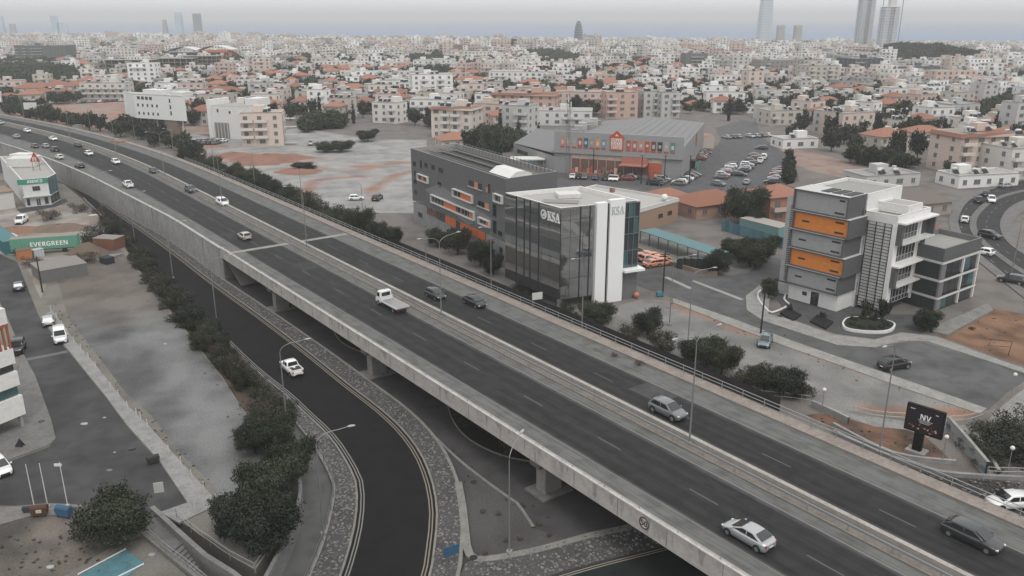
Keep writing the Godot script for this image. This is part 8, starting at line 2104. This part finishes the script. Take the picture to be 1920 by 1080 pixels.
func build_lamps() -> void:
	var two := lamp_model(11.2, 2, 2.1); var one := lamp_model(9.8, 1, 2.1); var bare := lamp_model(11.0, 1, 0.9)
	var ords := ordinals()
	for k in 9: dup(two, W(14.6, -15.5 - k * 47.6, 5.55), ROAD_TURN + PI / 2, "tall double-armed lamp post on the highway's middle strip, %s from the camera" % ords[k], "double lamp posts along the middle of the highway")
	var rs := [V(37.48,5.2,-75), V(9.38,5,-113.6), V(-4.48,5,-132.2), V(-17.52,5,-152.2), V(-32.6,5,-170.7), V(-50.07,5,-189.2), V(-68.69,5,-214.7), V(-86.52,5,-235.8), V(-107.2,5,-259.2), V(-133.2,5,-291.2), V(-162.3,5,-319.1)]
	for k in rs.size(): dup(bare, Vector3(rs[k].x, 2.6 if k > 0 else 5.2, rs[k].z) + (W(1.2, 0) - W(0, 0)) * (1.0 if k > 0 else 0.0), ROAD_TURN - PI / 2, "grey lamp pole behind the far railing of the highway, %s from the right" % ords[k], "lamp poles along the far railing")
	var ls := [[V(-18.07,0.3,-68.05), 0.35], [V(-0.25,0,-65.64), 1.2], [V(-27.5,0,-90.72), 0.35], [V(-48.49,0,-127.4), 0.4], [V(-64.9,0,-151.1), 0.4], [V(-84.33,0,-179.0), 0.4], [V(-103.6,0,-204.7), 0.4]]
	var how := ["thin curved lamp post standing in the stone slope by the footpath", "straight lamp pole rising from the bare ground beside the bridge", "thin curved lamp post at the end of the mesh fence", "thin lamp post behind the mesh fence, next one up from its end", "thin lamp post behind the mesh fence, third one up from its end", "thin lamp post behind the mesh fence, fourth one up from its end", "thin lamp post by the grey yard wall, farthest along the slip road"]
	for k in ls.size(): dup(one, ls[k][0], ls[k][1], how[k], "lamp posts along the slip road")
	for q in [[V(25.74,2.5,-112.5), "curved lamp post on the dirt lot, its arm over the red soil band"], [V(90.9,2.5,-143.8), "lamp post beside the curved road at the right edge"], [V(24.21,2.5,-119.1), "lamp post at the corner of the dirt lot and street, behind the tall one"]]: dup(one, q[0], 0.2, q[1], "")
	var gl := [[V(45.7,2.5,-77.75), "short globe lamp on the footway behind the billboard"], [V(51.27,2.5,-75.38), "short globe lamp among the dark shrubs at the right edge"], [V(37.01,2.5,-89.34), "short globe lamp by the short white-topped wall"], [V(62.18,2.5,-93.73), "thin footway post right of the curved railing"]]
	for q in gl:
		var t := thing("globe_lamp", q[1], "lamp", q[0]); var m := mesher(S(150, 152, 152)); m.tube([Vector3.ZERO, Vector3(0, 2.9, 0)], 0.05, 0.04, 6); part(t, "pole", m, M.metal); var b := mesher(S(214, 204, 196)); b.ball(Vector3(0, 3.1, 0), Vector3(0.24, 0.24, 0.24)); part(t, "globe", b, M.plain)
	# wooden and dark poles
	for q in [[V(25.53,2.5,-132.9), 8.0, "dark wooden power pole at the corner of the glass office's street"], [V(37.21,2.5,-115.5), 8.2, "dark wooden power pole beside the parked teal car"], [V(-81.8,2,-136.7), 6.5, "dark pole with a blue cap at the kerb of the left street"], [V(31.4,2.5,-143.8), 0.5, "stub post on the car yard wall"]]:
		if q[1] < 1.0: continue
		var t := thing("power_pole", q[2], "pole", q[0]); var m := mesher(S(64, 58, 54)); m.tube([Vector3.ZERO, Vector3(0.05, q[1], 0)], 0.15, 0.1, 7); part(t, "post", m, M.bark)
		if q[1] > 7.0:
			var c := mesher(S(70, 66, 62)); c.box(Vector3(0, q[1] - 0.6, 0), Vector3(1.6, 0.12, 0.12)); part(t, "crossarm", c, M.bark)
	for k in 4:
		var at: Vector3 = [V(24.23,2.5,-245.3), V(36.72,2.5,-232.8), V(43.25,2.5,-232.8), V(50.38,2.5,-232.8)][k]
		var t := thing("car_park_pole", "dark slim pole in the store car park, %s from the left" % ords[k], "pole", at, 0, "poles of the store car park"); var m := mesher(S(60, 60, 62)); m.tube([Vector3.ZERO, Vector3(0, 8.0, 0)], 0.16, 0.12, 6); part(t, "post", m, M.metal); var h := mesher(S(90, 90, 90)); h.box(Vector3(0, 8.05, 0), Vector3(1.2, 0.12, 0.3)); part(t, "lamp_head", h, M.metal)
	# lattice mast
	var mast := thing("lattice_mast", "tall lattice radio mast standing before the left of the home store", "mast", V(16.36,2.5,-241.8))
	for c in [Vector2(-0.6, -0.6), Vector2(0.6, -0.6), Vector2(0, 0.7)]:
		var m := mesher(S(128, 124, 120)); m.tube([Vector3(c.x, 0, c.y), Vector3(c.x * 0.6, 23.5, c.y * 0.6)], 0.07, 0.05, 5); part(mast, "leg", m, M.metal)
	var br := mesher(S(124, 120, 116)); var cs := [Vector2(-0.6, -0.6), Vector2(0.6, -0.6), Vector2(0, 0.7)]
	for k in 22:
		var f0 := 1.0 - 0.4 * k / 22.0; var f1 := 1.0 - 0.4 * (k + 1) / 22.0
		for i in 3: br.tube([Vector3(cs[i].x * f0, k * 1.06, cs[i].y * f0), Vector3(cs[(i + 1) % 3].x * f1, (k + 1) * 1.06, cs[(i + 1) % 3].y * f1)], 0.03, -1, 4)
	part(mast, "bracing", br, M.metal)
	for k in 7:
		var an := mesher(S(200, 198, 194)); var a := k * 0.9; an.box(Vector3(cos(a) * 0.9, 19.5 + (k % 3) * 1.7, sin(a) * 0.9), Vector3(0.3, 1.9, 0.2)); part(mast, "antenna", an, M.plain)
func road_turn_at(s: float) -> float:
	var a := W(15, s - 2.0); var b := W(15, s + 2.0); var d := b - a
	return atan2(-d.z, d.x)
func build_traffic() -> void:
	var ords := ordinals()
	# away = heading off to the upper left, else towards the camera
	var run := [["flatbed", "white", V(-18.24,5.5,-118.5), true, "white flatbed recovery truck with an empty bed on the near carriageway"], ["sedan", "silver", V(19.95,5.5,-59.87), true, "silver saloon driving away at the lower right"], ["hatch", "beige", V(-53.35,5.5,-159.9), true, "pale hatchback with lit tail lights at the bridge joint"], ["pickup", "white", V(-99.91,5.5,-212.9), true, "white pickup on the near carriageway above the green trailer"], ["wagon", "dark", V(-127.4,5.5,-242.7), true, "dark car on the near carriageway right of the shop roof sign"], ["hatch", "white", V(-141.4,5.5,-258.2), true, "white hatchback ahead of the dark car beside the shop roof"], ["suv", "black", V(-150.9,5.5,-273.4), true, "black car in the bunch above the shop roof, nearest the median"], ["hatch", "silver", V(-158.3,5.5,-281.6), true, "silver hatchback in the bunch above the shop roof, middle one"], ["hatch", "brown", V(-161.9,5.5,-281.6), true, "brownish car in the bunch above the shop roof, left one"], ["hatch", "silver", V(-181.5,5.5,-305.1), true, "silver car farthest left on the near carriageway"],
		["suv", "grey", V(17.32,5.5,-82.99), false, "dark grey car coming down the far carriageway below the billboard's left"], ["wagon", "dark", V(38.79,5.5,-59.65), false, "dark blue grey estate car at the lower right corner of the far carriageway"], ["sedan", "black", V(-5.74,5.5,-120.0), false, "black saloon with headlights before the glass office, in front of the other"], ["hatch", "dark", V(-12.04,5.5,-123.5), false, "dark hatchback partly behind the lamp post before the glass office"], ["van", "white", V(-68.04,5.5,-191.0), false, "small white van on the far carriageway above the bridge joint"], ["suv", "dark", V(-81.35,5.5,-206.6), false, "dark car with headlights ahead of the small white van"], ["hatch", "dark", V(-101.9,5.5,-233.9), false, "dark hatchback below the stark white block"], ["hatch", "white", V(-119.7,5.5,-249.3), false, "white hatchback on the far carriageway left of the dark hatchback"], ["hatch", "white", V(-135.7,5.5,-265.6), false, "white car with bright headlights second after the white hatchback"], ["hatch", "black", V(-148.5,5.5,-284.1), false, "black car with headlights beside the far railing"], ["sedan", "white", V(-165.2,5.5,-299.6), false, "white saloon near the start of the far railing"], ["hatch", "white", V(-186.6,5.5,-321.4), false, "white car farthest up the far carriageway in plain view"], ["hatch", "silver", V(-211.7,5.5,-346.6), false, "silver car cut by the left edge on the far carriageway"]]
	for q in run:
		var p: Vector3 = q[2]; p.y = 5.51
		car(q[0], q[1], p, road_turn_at(along(p)) + (PI if q[3] else 0.0), q[4], "vehicles on the highway")
	car("pickup", "white", V(-31.08,0.01,-107.2), ROAD_TURN + PI - 0.03, "white pickup with a dark cargo bed on the slip road", "")
	var st := [["hatch", "blue", V(-86.77,2.02,-138.4), 2.05, "dark blue hatchback at the kerb of the left street, farthest of the row"], ["hatch", "silver", V(-72.36,2.02,-121.1), 2.05, "silver hatchback seen from behind, parked before the white van"], ["van", "white", V(-66.91,2.02,-114.1), -1.05, "small white van facing the camera at the kerb of the left street"], ["jeep", "black", V(-70.67,2.02,-109.6), -1.2, "black off-roader with a pale roof at the left kerb"], ["hatch", "white", V(-53.98,2.02,-76.82), -0.75, "white hatchback cut by the left edge at the lower street"], ["van", "white", V(-114.2,2.02,-187.8), -1.35, "white van parked on the dust before the shop building"],
		["hatch", "teal", V(36.59,2.52,-111.2), -2.0, "pale teal hatchback on the dirt lot beside the power pole"], ["suv", "black", V(51.56,2.53,-102.7), 0.35, "black off-road car standing alone in the street by the orange soil lot"], ["hatch", "white", V(-40.41,2.52,-211.0), 0.2, "white car on the pale yard by the hedge, left of two"], ["suv", "dark", V(-34.87,2.52,-211.0), 1.4, "dark car on the pale yard by the hedge, right of two"], ["van", "silver", V(-74.65,2.52,-308.2), -1.4, "grey van on the lane at the top of the pale yard"], ["suv", "white", V(50.66,0.02,-73.31), 3.25, "white off-road car below the stone slope, nearest the highway"], ["suv", "white", V(53.95,0.02,-73.8), 3.2, "white car cut by the right edge below the stone slope"],
		["hatch", "white", V(104.8,2.53,-186.8), 1.05, "pale car with lit tail lights on the curved road"], ["suv", "black", V(102.5,2.53,-172.1), -1.0, "black car with headlights on the far side of the curved road"], ["hatch", "white", V(94.1,2.53,-159.1), 2.2, "white hatchback behind the corner of the charcoal office"], ["suv", "dark", V(89.01,2.53,-140.5), 2.4, "dark car with lit lights at the right edge of the curved road"], ["suv", "white", V(122.8,2.53,-208.3), -2.0, "white car at the top bend of the curved road"], ["suv", "dark", V(119.4,2.53,-208.3), 1.1, "dark car left of the white one at the top bend"], ["hatch", "blue", V(125.8,2.53,-216.3), 1.0, "blue car at the top bend of the curved road"], ["hatch", "silver", V(137.2,2.53,-227.2), 0.3, "silver car farthest along the curved road"]]
	for q in st: car(q[0], q[1], q[2], q[3], q[4])
	# salmon coloured wrecks in the car yard
	var wr: Array = L(2.52,[25.43,-155.3, 26.92,-156.8, 26.51,-154.2, 28,-155.7, 27.78,-153.1, 29,-154.2, 28.86,-151.6, 27.01,-150.9])
	for k in wr.size(): car(["hatch", "sedan", "hatch"][k % 3], "salmon" if k % 2 == 0 else "orange", wr[k], 0.35 + 0.12 * (k % 3), "salmon coloured car crowded in the car yard, %s from the left of the cluster" % ords[k], "cars crowded in the car yard")
	# store car park, row by row
	var kinds := ["hatch", "sedan", "suv", "hatch", "wagon"]; var cols := ["white", "silver", "grey", "grey", "dark", "black", "white", "blue", "dark", "silver", "red"]
	var rows := [[V(18.08,2.52,-241.7), V(30.26,2.52,-238.3), 9, "front row by the lattice mast"], [V(16.38,2.52,-252.3), V(25.08,2.52,-258.0), 5, "row under the store's parasols"], [V(28.59,2.52,-244.3), V(31.34,2.52,-246.0), 3, "short row before the red canopy"], [V(32.57,2.52,-235.9), V(37.28,2.52,-249.6), 6, "row left of the middle pole"], [V(40.39,2.52,-231.1), V(46.85,2.52,-243.4), 7, "middle row of the car park"], [V(46.72,2.52,-231.1), V(54.18,2.52,-245.1), 7, "row before the dark shelter"], [V(62.04,2.52,-274.3), V(69.28,2.52,-294.0), 7, "row along the side wall of the store"], [V(61.43,2.52,-240.8), V(69.89,2.52,-261.9), 8, "left row right of the lane"], [V(67.72,2.52,-245.1), V(77.66,2.52,-268.0), 8, "right row right of the lane"], [V(80.12,2.52,-274.3), V(89.67,2.52,-297.8), 5, "far row by the soil track"], [V(74.02,2.52,-232.7), V(82.2,2.52,-252.3), 7, "row along the right hedge"], [V(81.31,2.52,-325.3), V(101.9,2.52,-331.4), 9, "line along the back street"], [V(54.89,2.52,-227.2), V(57.99,2.52,-230.3), 2, "pair at the lower corner"]]
	for q in rows:
		var dirn: Vector3 = (q[1] - q[0]).normalized(); var turn := atan2(-dirn.z, dirn.x) + PI / 2 + 0.1
		for k in q[2]:
			if R.randf() < 0.16: continue
			var kd: String = kinds[R.randi() % 5]; var cl: String = cols[R.randi() % 11]
			car(kd, cl, q[0].lerp(q[1], k / maxf(1.0, q[2] - 1.0)) + Vector3(R.randf_range(-0.2, 0.2), 0, R.randf_range(-0.2, 0.2)), turn + (PI if R.randf() < 0.4 else 0.0), "%s parked car, %s from the start of %s" % [cl, ords[k], q[3]], "cars in the store car park")
	for k in 14: car(kinds[k % 5], cols[(k * 3) % 11], V(-122.4,2.52,-308.2).lerp(V(-109.4,2.52,-310.9), k / 13.0) + Vector3(0, 0, -5.0 * (k % 2)), 1.3, "car parked right of the stark white block, %s from left" % ords[k], "cars parked behind the stark white block")
	for k in 9: car(kinds[(k + 2) % 5], cols[(k * 4 + 1) % 11], V(-238.1,2.52,-464.7).lerp(V(-220.6,2.52,-476.9), k / 8.0), 1.4, "parked car along the top of the red field, %s from the left" % ords[k], "cars parked above the red field")
	for k in 3: car(["pickup", "van", "hatch"][k], ["white", "white", "silver"][k], [V(80.91,2.52,-269.0), V(84.29,2.52,-276.5), V(66.74,2.52,-232.7)][k], 1.2, ["white pickup leaving the car park on the right", "white van behind the leaving pickup", "silver car driving along the lower edge of the car park"][k])
func build_small_things() -> void:
	var ords := ordinals()
	# dark billboard with a glowing-free printed poster
	var b := thing("billboard", "black framed billboard with dark food poster on a thick post beside the highway", "billboard", V(44.03,2.5,-80.02))
	var c: Vector3 = b.position; var l: Vector3 = (V(43.13,2.5,-79.44) - c); var dd := Vector3(0.70, 0, 0.71).normalized()
	var w := 3.9; var a0 := -dd * 1.7 + Vector3(0, 2.3, 0); var a1 := a0 + dd * w
	var bm := mesher(S(26, 26, 28)); bm.box(Vector3(0, 1.2, 0), Vector3(0.9, 2.5, 0.6), Basis(dd, Vector3.UP, dd.cross(Vector3.UP))); part(b, "post", bm, M.plain)
	var pl := mesher(S(146, 142, 138)); pl.box(Vector3(0, 0.15, 0), Vector3(2.0, 0.35, 1.6), Basis(dd, Vector3.UP, dd.cross(Vector3.UP))); part(b, "plinth", pl, M.concrete)
	fpart(b, "frame", a0, a1, 0, w, 0, 3.1, -0.45, 0.0, M.plain, S(22, 22, 24))
	var face := fpart(b, "poster", a0, a1, 0.15, w - 0.15, 0.15, 2.95, 0.0, 0.02, M.plain, S(44, 42, 44))
	var out := dd.cross(Vector3.UP)
	text(face, "lettering", "NV", 0.6, 0.01, M.white, a0 + dd * (w * 0.52) + Vector3(0, 1.95, 0) + out * 0.03, out)
	var bits := mesher(S(190, 186, 182))
	for k in 3: face_box(bits, a0, a1, w * 0.34 + k * 0.1, w * 0.72 - k * 0.15, 1.55 - k * 0.16, 1.61 - k * 0.16, 0.02, 0.03)
	face_box(bits, a0, a1, 0.4, 0.9, 2.6, 2.7, 0.02, 0.03); face_box(bits, a0, a1, 3.0, 3.3, 2.55, 2.65, 0.02, 0.03); part(face, "print", bits, M.plain)
	for k in 16:
		var pm := mesher([S(120, 74, 58), S(150, 104, 80), S(96, 64, 56), S(170, 140, 120)][k % 4]); var u := 0.4 + R.randf() * 3.4; var v := 0.3 + R.randf() * 0.8
		pm.ball(a0 + dd * u + Vector3(0, v, 0) + out * 0.02, Vector3(0.22, 0.12, 0.012)); part(face, "print", pm, M.plain)
	# pale blank hoarding far left, black stand, red board, signs
	var hb := thing("hoarding", "pale blank hoarding on a single post beside the highway, far left", "billboard", V(-219.8,2.5,-385.3)); var hm := mesher(S(160, 160, 160)); hm.tube([Vector3.ZERO, Vector3(0, 5.0, 0)], 0.25, -1, 7); part(hb, "post", hm, M.metal); var hp := mesher(S(206, 205, 202)); hp.box(Vector3(-0.6, 6.6, 0), Vector3(5.4, 3.0, 0.35), Basis(Vector3.UP, 0.25)); part(hb, "panel", hp, M.plain)
	_crate("dark_stand", "abandoned black box stand overgrown by a bush at the edge of the pale yard", "stand", V(-81.42,2.5,-231.2), V(-76.06,2.5,-234.4), 3.0, 4.0, S(36, 36, 36), S(60, 60, 60))
	_crate("grey_cabin", "small grey cabin among the trees by the frontage lane, far left", "cabin", V(-177.7,2.5,-337.9), V(-175.1,2.5,-337.9), 3.0, 3.6, S(150, 150, 148), S(120, 118, 116))
	_crate("terracotta_hut", "small terracotta coloured hut among the trees by the frontage lane", "hut", V(-142.8,2.5,-295.4), V(-138.1,2.5,-292.9), 4.0, 3.4, S(176, 126, 104), S(150, 118, 100))
	var rb := thing("red_board", "brownish red board leaning on the slope under the left end of the bridge", "board"); var rm := mesher(S(96, 50, 44)); var rp := W(6.5, -112.5, 1.9); rm.box(rp, Vector3(1.6, 1.5, 4.6), Basis(Vector3.UP, ROAD_TURN)); part(rb, "panel", rm, M.plain)
	var sp := thing("speed_sign", "round 50 speed limit sign on the near face of the bridge parapet", "road sign"); var s0: Vector3 = V(10.84,5.2,-62); var sa := along(s0); var no := W(-1, 0) - W(0, 0)
	var dm := mesher(S(196, 190, 180)); dm.disc(W(0.97, sa, 5.3), no, 0.62, 20); part(sp, "disc", dm, M.plain); var rg := mesher(S(92, 60, 52))
	for k in 24:
		var t0 := TAU * k / 24.0; var t1 := TAU * (k + 1) / 24.0; var sx := W(0, 1) - W(0, 0)
		rg.quad(W(0.955, sa, 5.3) + (sx * cos(t0) + Vector3.UP * sin(t0)) * 0.46, W(0.955, sa, 5.3) + (sx * cos(t1) + Vector3.UP * sin(t1)) * 0.46, W(0.955, sa, 5.3) + (sx * cos(t1) + Vector3.UP * sin(t1)) * 0.6, W(0.955, sa, 5.3) + (sx * cos(t0) + Vector3.UP * sin(t0)) * 0.6, no)
	part(sp, "rim", rg, M.plain); text(sp, "lettering", "50", 0.55, 0.01, M.dark, W(0.95, sa, 5.3), no)
	for q in [[V(-5.47,0.2,-63.4), 1.2, 1.5, 1.0, S(52, 88, 120), "blue sign board facing the slip road at the foot of the stone fan", 0.5], [V(-34.22,2.1,-70.1), 1.6, 0.9, 1.1, S(176, 176, 172), "pale square sign on a thin post by the pavement above the stairway", 0.3], [V(4.07,2.5,-126.4), 1.7, 1.8, 1.2, S(196, 194, 190), "pale sign board behind the railing before the glass office", 0.4], [V(-43.72,2.5,-189.0), 2.2, 1.4, 1.5, S(176, 176, 172), "pale traffic sign on a thin post beside the hedge, far side of the highway", 0.5], [V(12.33,2.5,-123.9), 0.6, 1.6, 1.4, S(206, 204, 200), "white box sign at the foot of the white slab of the glass office", 0.4], [V(-53.54,2.5,-200.4), 1.8, 0.7, 0.9, S(90, 90, 92), "dark back of a small sign beside the far railing above the joint", 0.5]]:
		var t := thing("sign_board", q[5], "sign", q[0], q[6]); var m := mesher(S(130, 130, 128))
		for x in ([-q[2] * 0.3, q[2] * 0.3] if q[2] > 1.2 else [0.0]): m.tube([Vector3(x, 0, -0.04), Vector3(x, q[1] + q[3], -0.04)], 0.04)
		part(t, "post", m, M.metal); var p := mesher(q[4]); p.box(Vector3(0, q[1] + q[3] * 0.5, 0.03), Vector3(q[2], q[3], 0.06)); part(t, "panel", p, M.plain)
	# bins
	for q in [["brown rubbish skip with a pale label at the lower left corner", V(-45.26,2.1,-68.64), S(96, 70, 58), 0.2, 0.72], ["blue recycling skip beside the big round tree", V(-42.81,2.1,-68.46), S(62, 100, 132), -0.25, 0.75], ["dark bin standing at the kerb of the pavement", V(-38.51,2.02,-78.58), S(66, 66, 64), 0.7, 0.6], ["small dark bin left of the brown rubbish skip", V(-46.74,2.1,-69.18), S(70, 70, 70), 0.1, 0.42], ["teal bin at the corner of the glass office's terrace", V(25.08,2.5,-132.9), S(76, 130, 142), 0.3, 0.6]]:
		var t := thing("waste_bin", q[0], "bin", q[1], q[3]); var k: float = q[4]; var m := mesher(q[2]); var rows := []
		for e in [[0.25, 0.42, 0.9], [1.15, 0.55, 1.05]]: rows.append([Vector3(-e[2], e[0], e[1]) * k, Vector3(e[2], e[0], e[1]) * k, Vector3(e[2], e[0], -e[1]) * k, Vector3(-e[2], e[0], -e[1]) * k])
		for i in 4: m.quad(rows[0][i], rows[0][(i + 1) % 4], rows[1][(i + 1) % 4], rows[1][i], (rows[0][i] + rows[0][(i + 1) % 4]) * Vector3(1, 0, 1))
		m.quad(rows[0][3], rows[0][2], rows[0][1], rows[0][0], Vector3.DOWN); part(t, "bin_body", m, M.plain)
		var lid := mesher(q[2] * 0.8); lid.tube([Vector3(-1.02, 1.12, 0) * k, Vector3(1.02, 1.12, 0) * k], 0.46 * k, -1, 10); part(t, "lid", lid, M.plain)
		for x in [-0.7, 0.7]:
			for z in [-0.35, 0.35]:
				var wm := mesher(); wm.tube([Vector3(x - 0.05, 0.14, z) * k, Vector3(x + 0.05, 0.14, z) * k], 0.13 * k, -1, 8); part(t, "wheel", wm, M.tyre)
		if k > 0.7 and k < 0.74:
			var lb := mesher(S(196, 170, 150)); lb.box(Vector3(0.1, 0.7, 0.5), Vector3(0.5, 0.3, 0.08)); part(t, "label_plate", lb, M.plain)
	# flagless poles over the lower street
	var fp: Array = [[V(-46.52,2.1,-69.91), "first white flagpole from the left in the lower street"], [V(-45.32,2.1,-70.1), "second white flagpole from the left in the lower street"], [V(-43.49,2.1,-70.29), "third white flagpole from the left in the lower street, with a small bracket"]]
	for k in 3:
		var t := thing("flagpole", fp[k][1], "pole", fp[k][0], 0, "white flagpoles in the lower street"); var m := mesher(S(200, 200, 196)); m.tube([Vector3.ZERO, Vector3(0, 4.8, 0)], 0.05, 0.035, 6); part(t, "post", m, M.plain); var bp := mesher(S(170, 170, 168)); bp.box(Vector3(0, 0.06, 0), Vector3(0.3, 0.12, 0.3)); part(t, "base_plate", bp, M.plain)
		if k == 2:
			var br := mesher(S(206, 206, 202)); br.box(Vector3(-0.2, 4.5, 0), Vector3(0.7, 0.25, 0.1)); part(t, "bracket", br, M.plain)
	# odds and ends on the ground
	var fl := mesher(S(52, 54, 58)); var fq: Vector3 = V(-54.79,2.13,-81.86); fl.tri(fq + Vector3(-0.5, 0.02, 0), fq + Vector3(0.5, 0.02, 0.1), fq + Vector3(0.2, 1.1, 0)); fl.tri(fq + Vector3(-0.5, 0.02, 0), fq + Vector3(0.5, 0.02, -0.4), fq + Vector3(0.2, 1.1, 0)); single("folded_stand", fl, M.plain, "dark folded triangular stand on the corner pavement", "stand")
	var goal := thing("goal_frame", "rusty bent frame standing on the orange soil lot", "frame"); var g0: Vector3 = V(69.34,2.5,-106.9); var gm := mesher(S(84, 64, 52)); gm.tube([g0, g0 + Vector3(0.2, 2.2, 0), g0 + Vector3(-2.6, 2.4, -0.3), g0 + Vector3(-2.8, 1.4, -0.4)], 0.05); part(goal, "bar", gm, M.metal); var g2 := mesher(S(84, 64, 52)); g2.tube([g0 + Vector3(-0.1, 1.4, 0), g0 + Vector3(-2.7, 1.5, -0.3)], 0.04); part(goal, "bar", g2, M.metal)
	var bits2 := [[V(-50.35,2.03,-87.51), 0.5, S(170, 168, 164)], [V(-48.73,2.03,-89.15), 0.25, S(170, 168, 164)], [V(-50.81,2.03,-112.6), 0.3, S(176, 174, 170)], [V(-32.09,2,-62.65), 0.4, S(150, 150, 148)], [V(-40.18,2.03,-60.87), 0.4, S(176, 176, 174)], [V(-43.73,2.03,-80.86), 0.15, S(190, 190, 188)], [V(-42.54,2.03,-77.02), 0.4, S(120, 118, 114)]]
	for k in bits2.size():
		var m := mesher(bits2[k][2]); m.ball(Vector3.ZERO, Vector3(1, 0.35, 0.7) * bits2[k][1], 3, 7); var o := single("rubble_stone", m, M.concrete, "pale scrap of rubble on the ground, %s of those at lower left" % ords[k], "rubble"); o.position = bits2[k][0]
	var mh := [[V(-42.18,2.13,-81.63), S(70, 70, 68)], [V(-55.61,2.13,-87.99), S(66, 64, 62)], [V(-3.53,0.36,-64.51), S(48, 48, 47)], [V(56.32,2.53,-86.55), S(66, 66, 64)], [V(62.08,2.53,-91.87), S(66, 66, 64)], [V(42.4,2.63,-123.1), S(60, 60, 60)]]
	for k in mh.size():
		var m := mesher(mh[k][1]); m.tube([Vector3(0, -0.05, 0), Vector3(0, 0.008, 0)], 0.38, -1, 14); var o := single("manhole_cover", m, M.metal, "round dark manhole cover, %s of those in view counted from the left" % ["third", "first", "fourth", "fifth", "sixth", "seventh"][k], "manhole cover"); o.position = mh[k][0]
	for q in [[V(13.35,5.52,-99.7), 0.55, "small dry tuft growing on the far shoulder of the highway, left one"], [V(16.15,5.52,-96.91), 0.75, "dry tuft growing on the far shoulder of the highway, right one"], [V(69.73,2.52,-117.2), 0.6, "dark weed tuft on the orange soil lot"], [V(73.75,2.52,-123.8), 0.5, "small dark weed at the edge of the terrace on the orange soil"]]:
		tree(q[2], q[0], q[1], q[1], "dry")
	var ob := mesher(S(200, 120, 86)); ob.ball(V(20.93,3.1,-132.0), Vector3(0.5, 0.5, 0.5)); single("orange_drum", ob, M.plain, "round orange drum under the porch of the glass office", "drum")
	# planting under the bridge, dark islands
	for q in [[V(-3.57,0.14,-90.46), 1.6, "left one in the middle island"], [V(0,0.14,-85.46), 1.8, "right one in the middle island"], [V(-5.92,0.14,-91.86), 1.3, "smallest one in the middle island"], [V(-24.22,0.14,-118.4), 1.4, "in the far island"]]: tree("low dark shrub under the bridge deck, %s" % q[2], q[0], q[1], q[1] * 1.4, "shrub")
	for k in 9: tree("small dry weed on the ground beside the bridge, %s from the left" % ords[k], [V(-4.13,0,-77.93), V(-2.97,0,-72.38), V(-1.34,0,-71.91), V(1.09,0,-73.34), V(0.77,0,-67.71), V(-2.47,0.3,-64.99), V(2.62,0,-70.07), V(3.6,0,-68.31), V(-0.51,0,-67.46)][k], 0.35, 0.4, "dry")
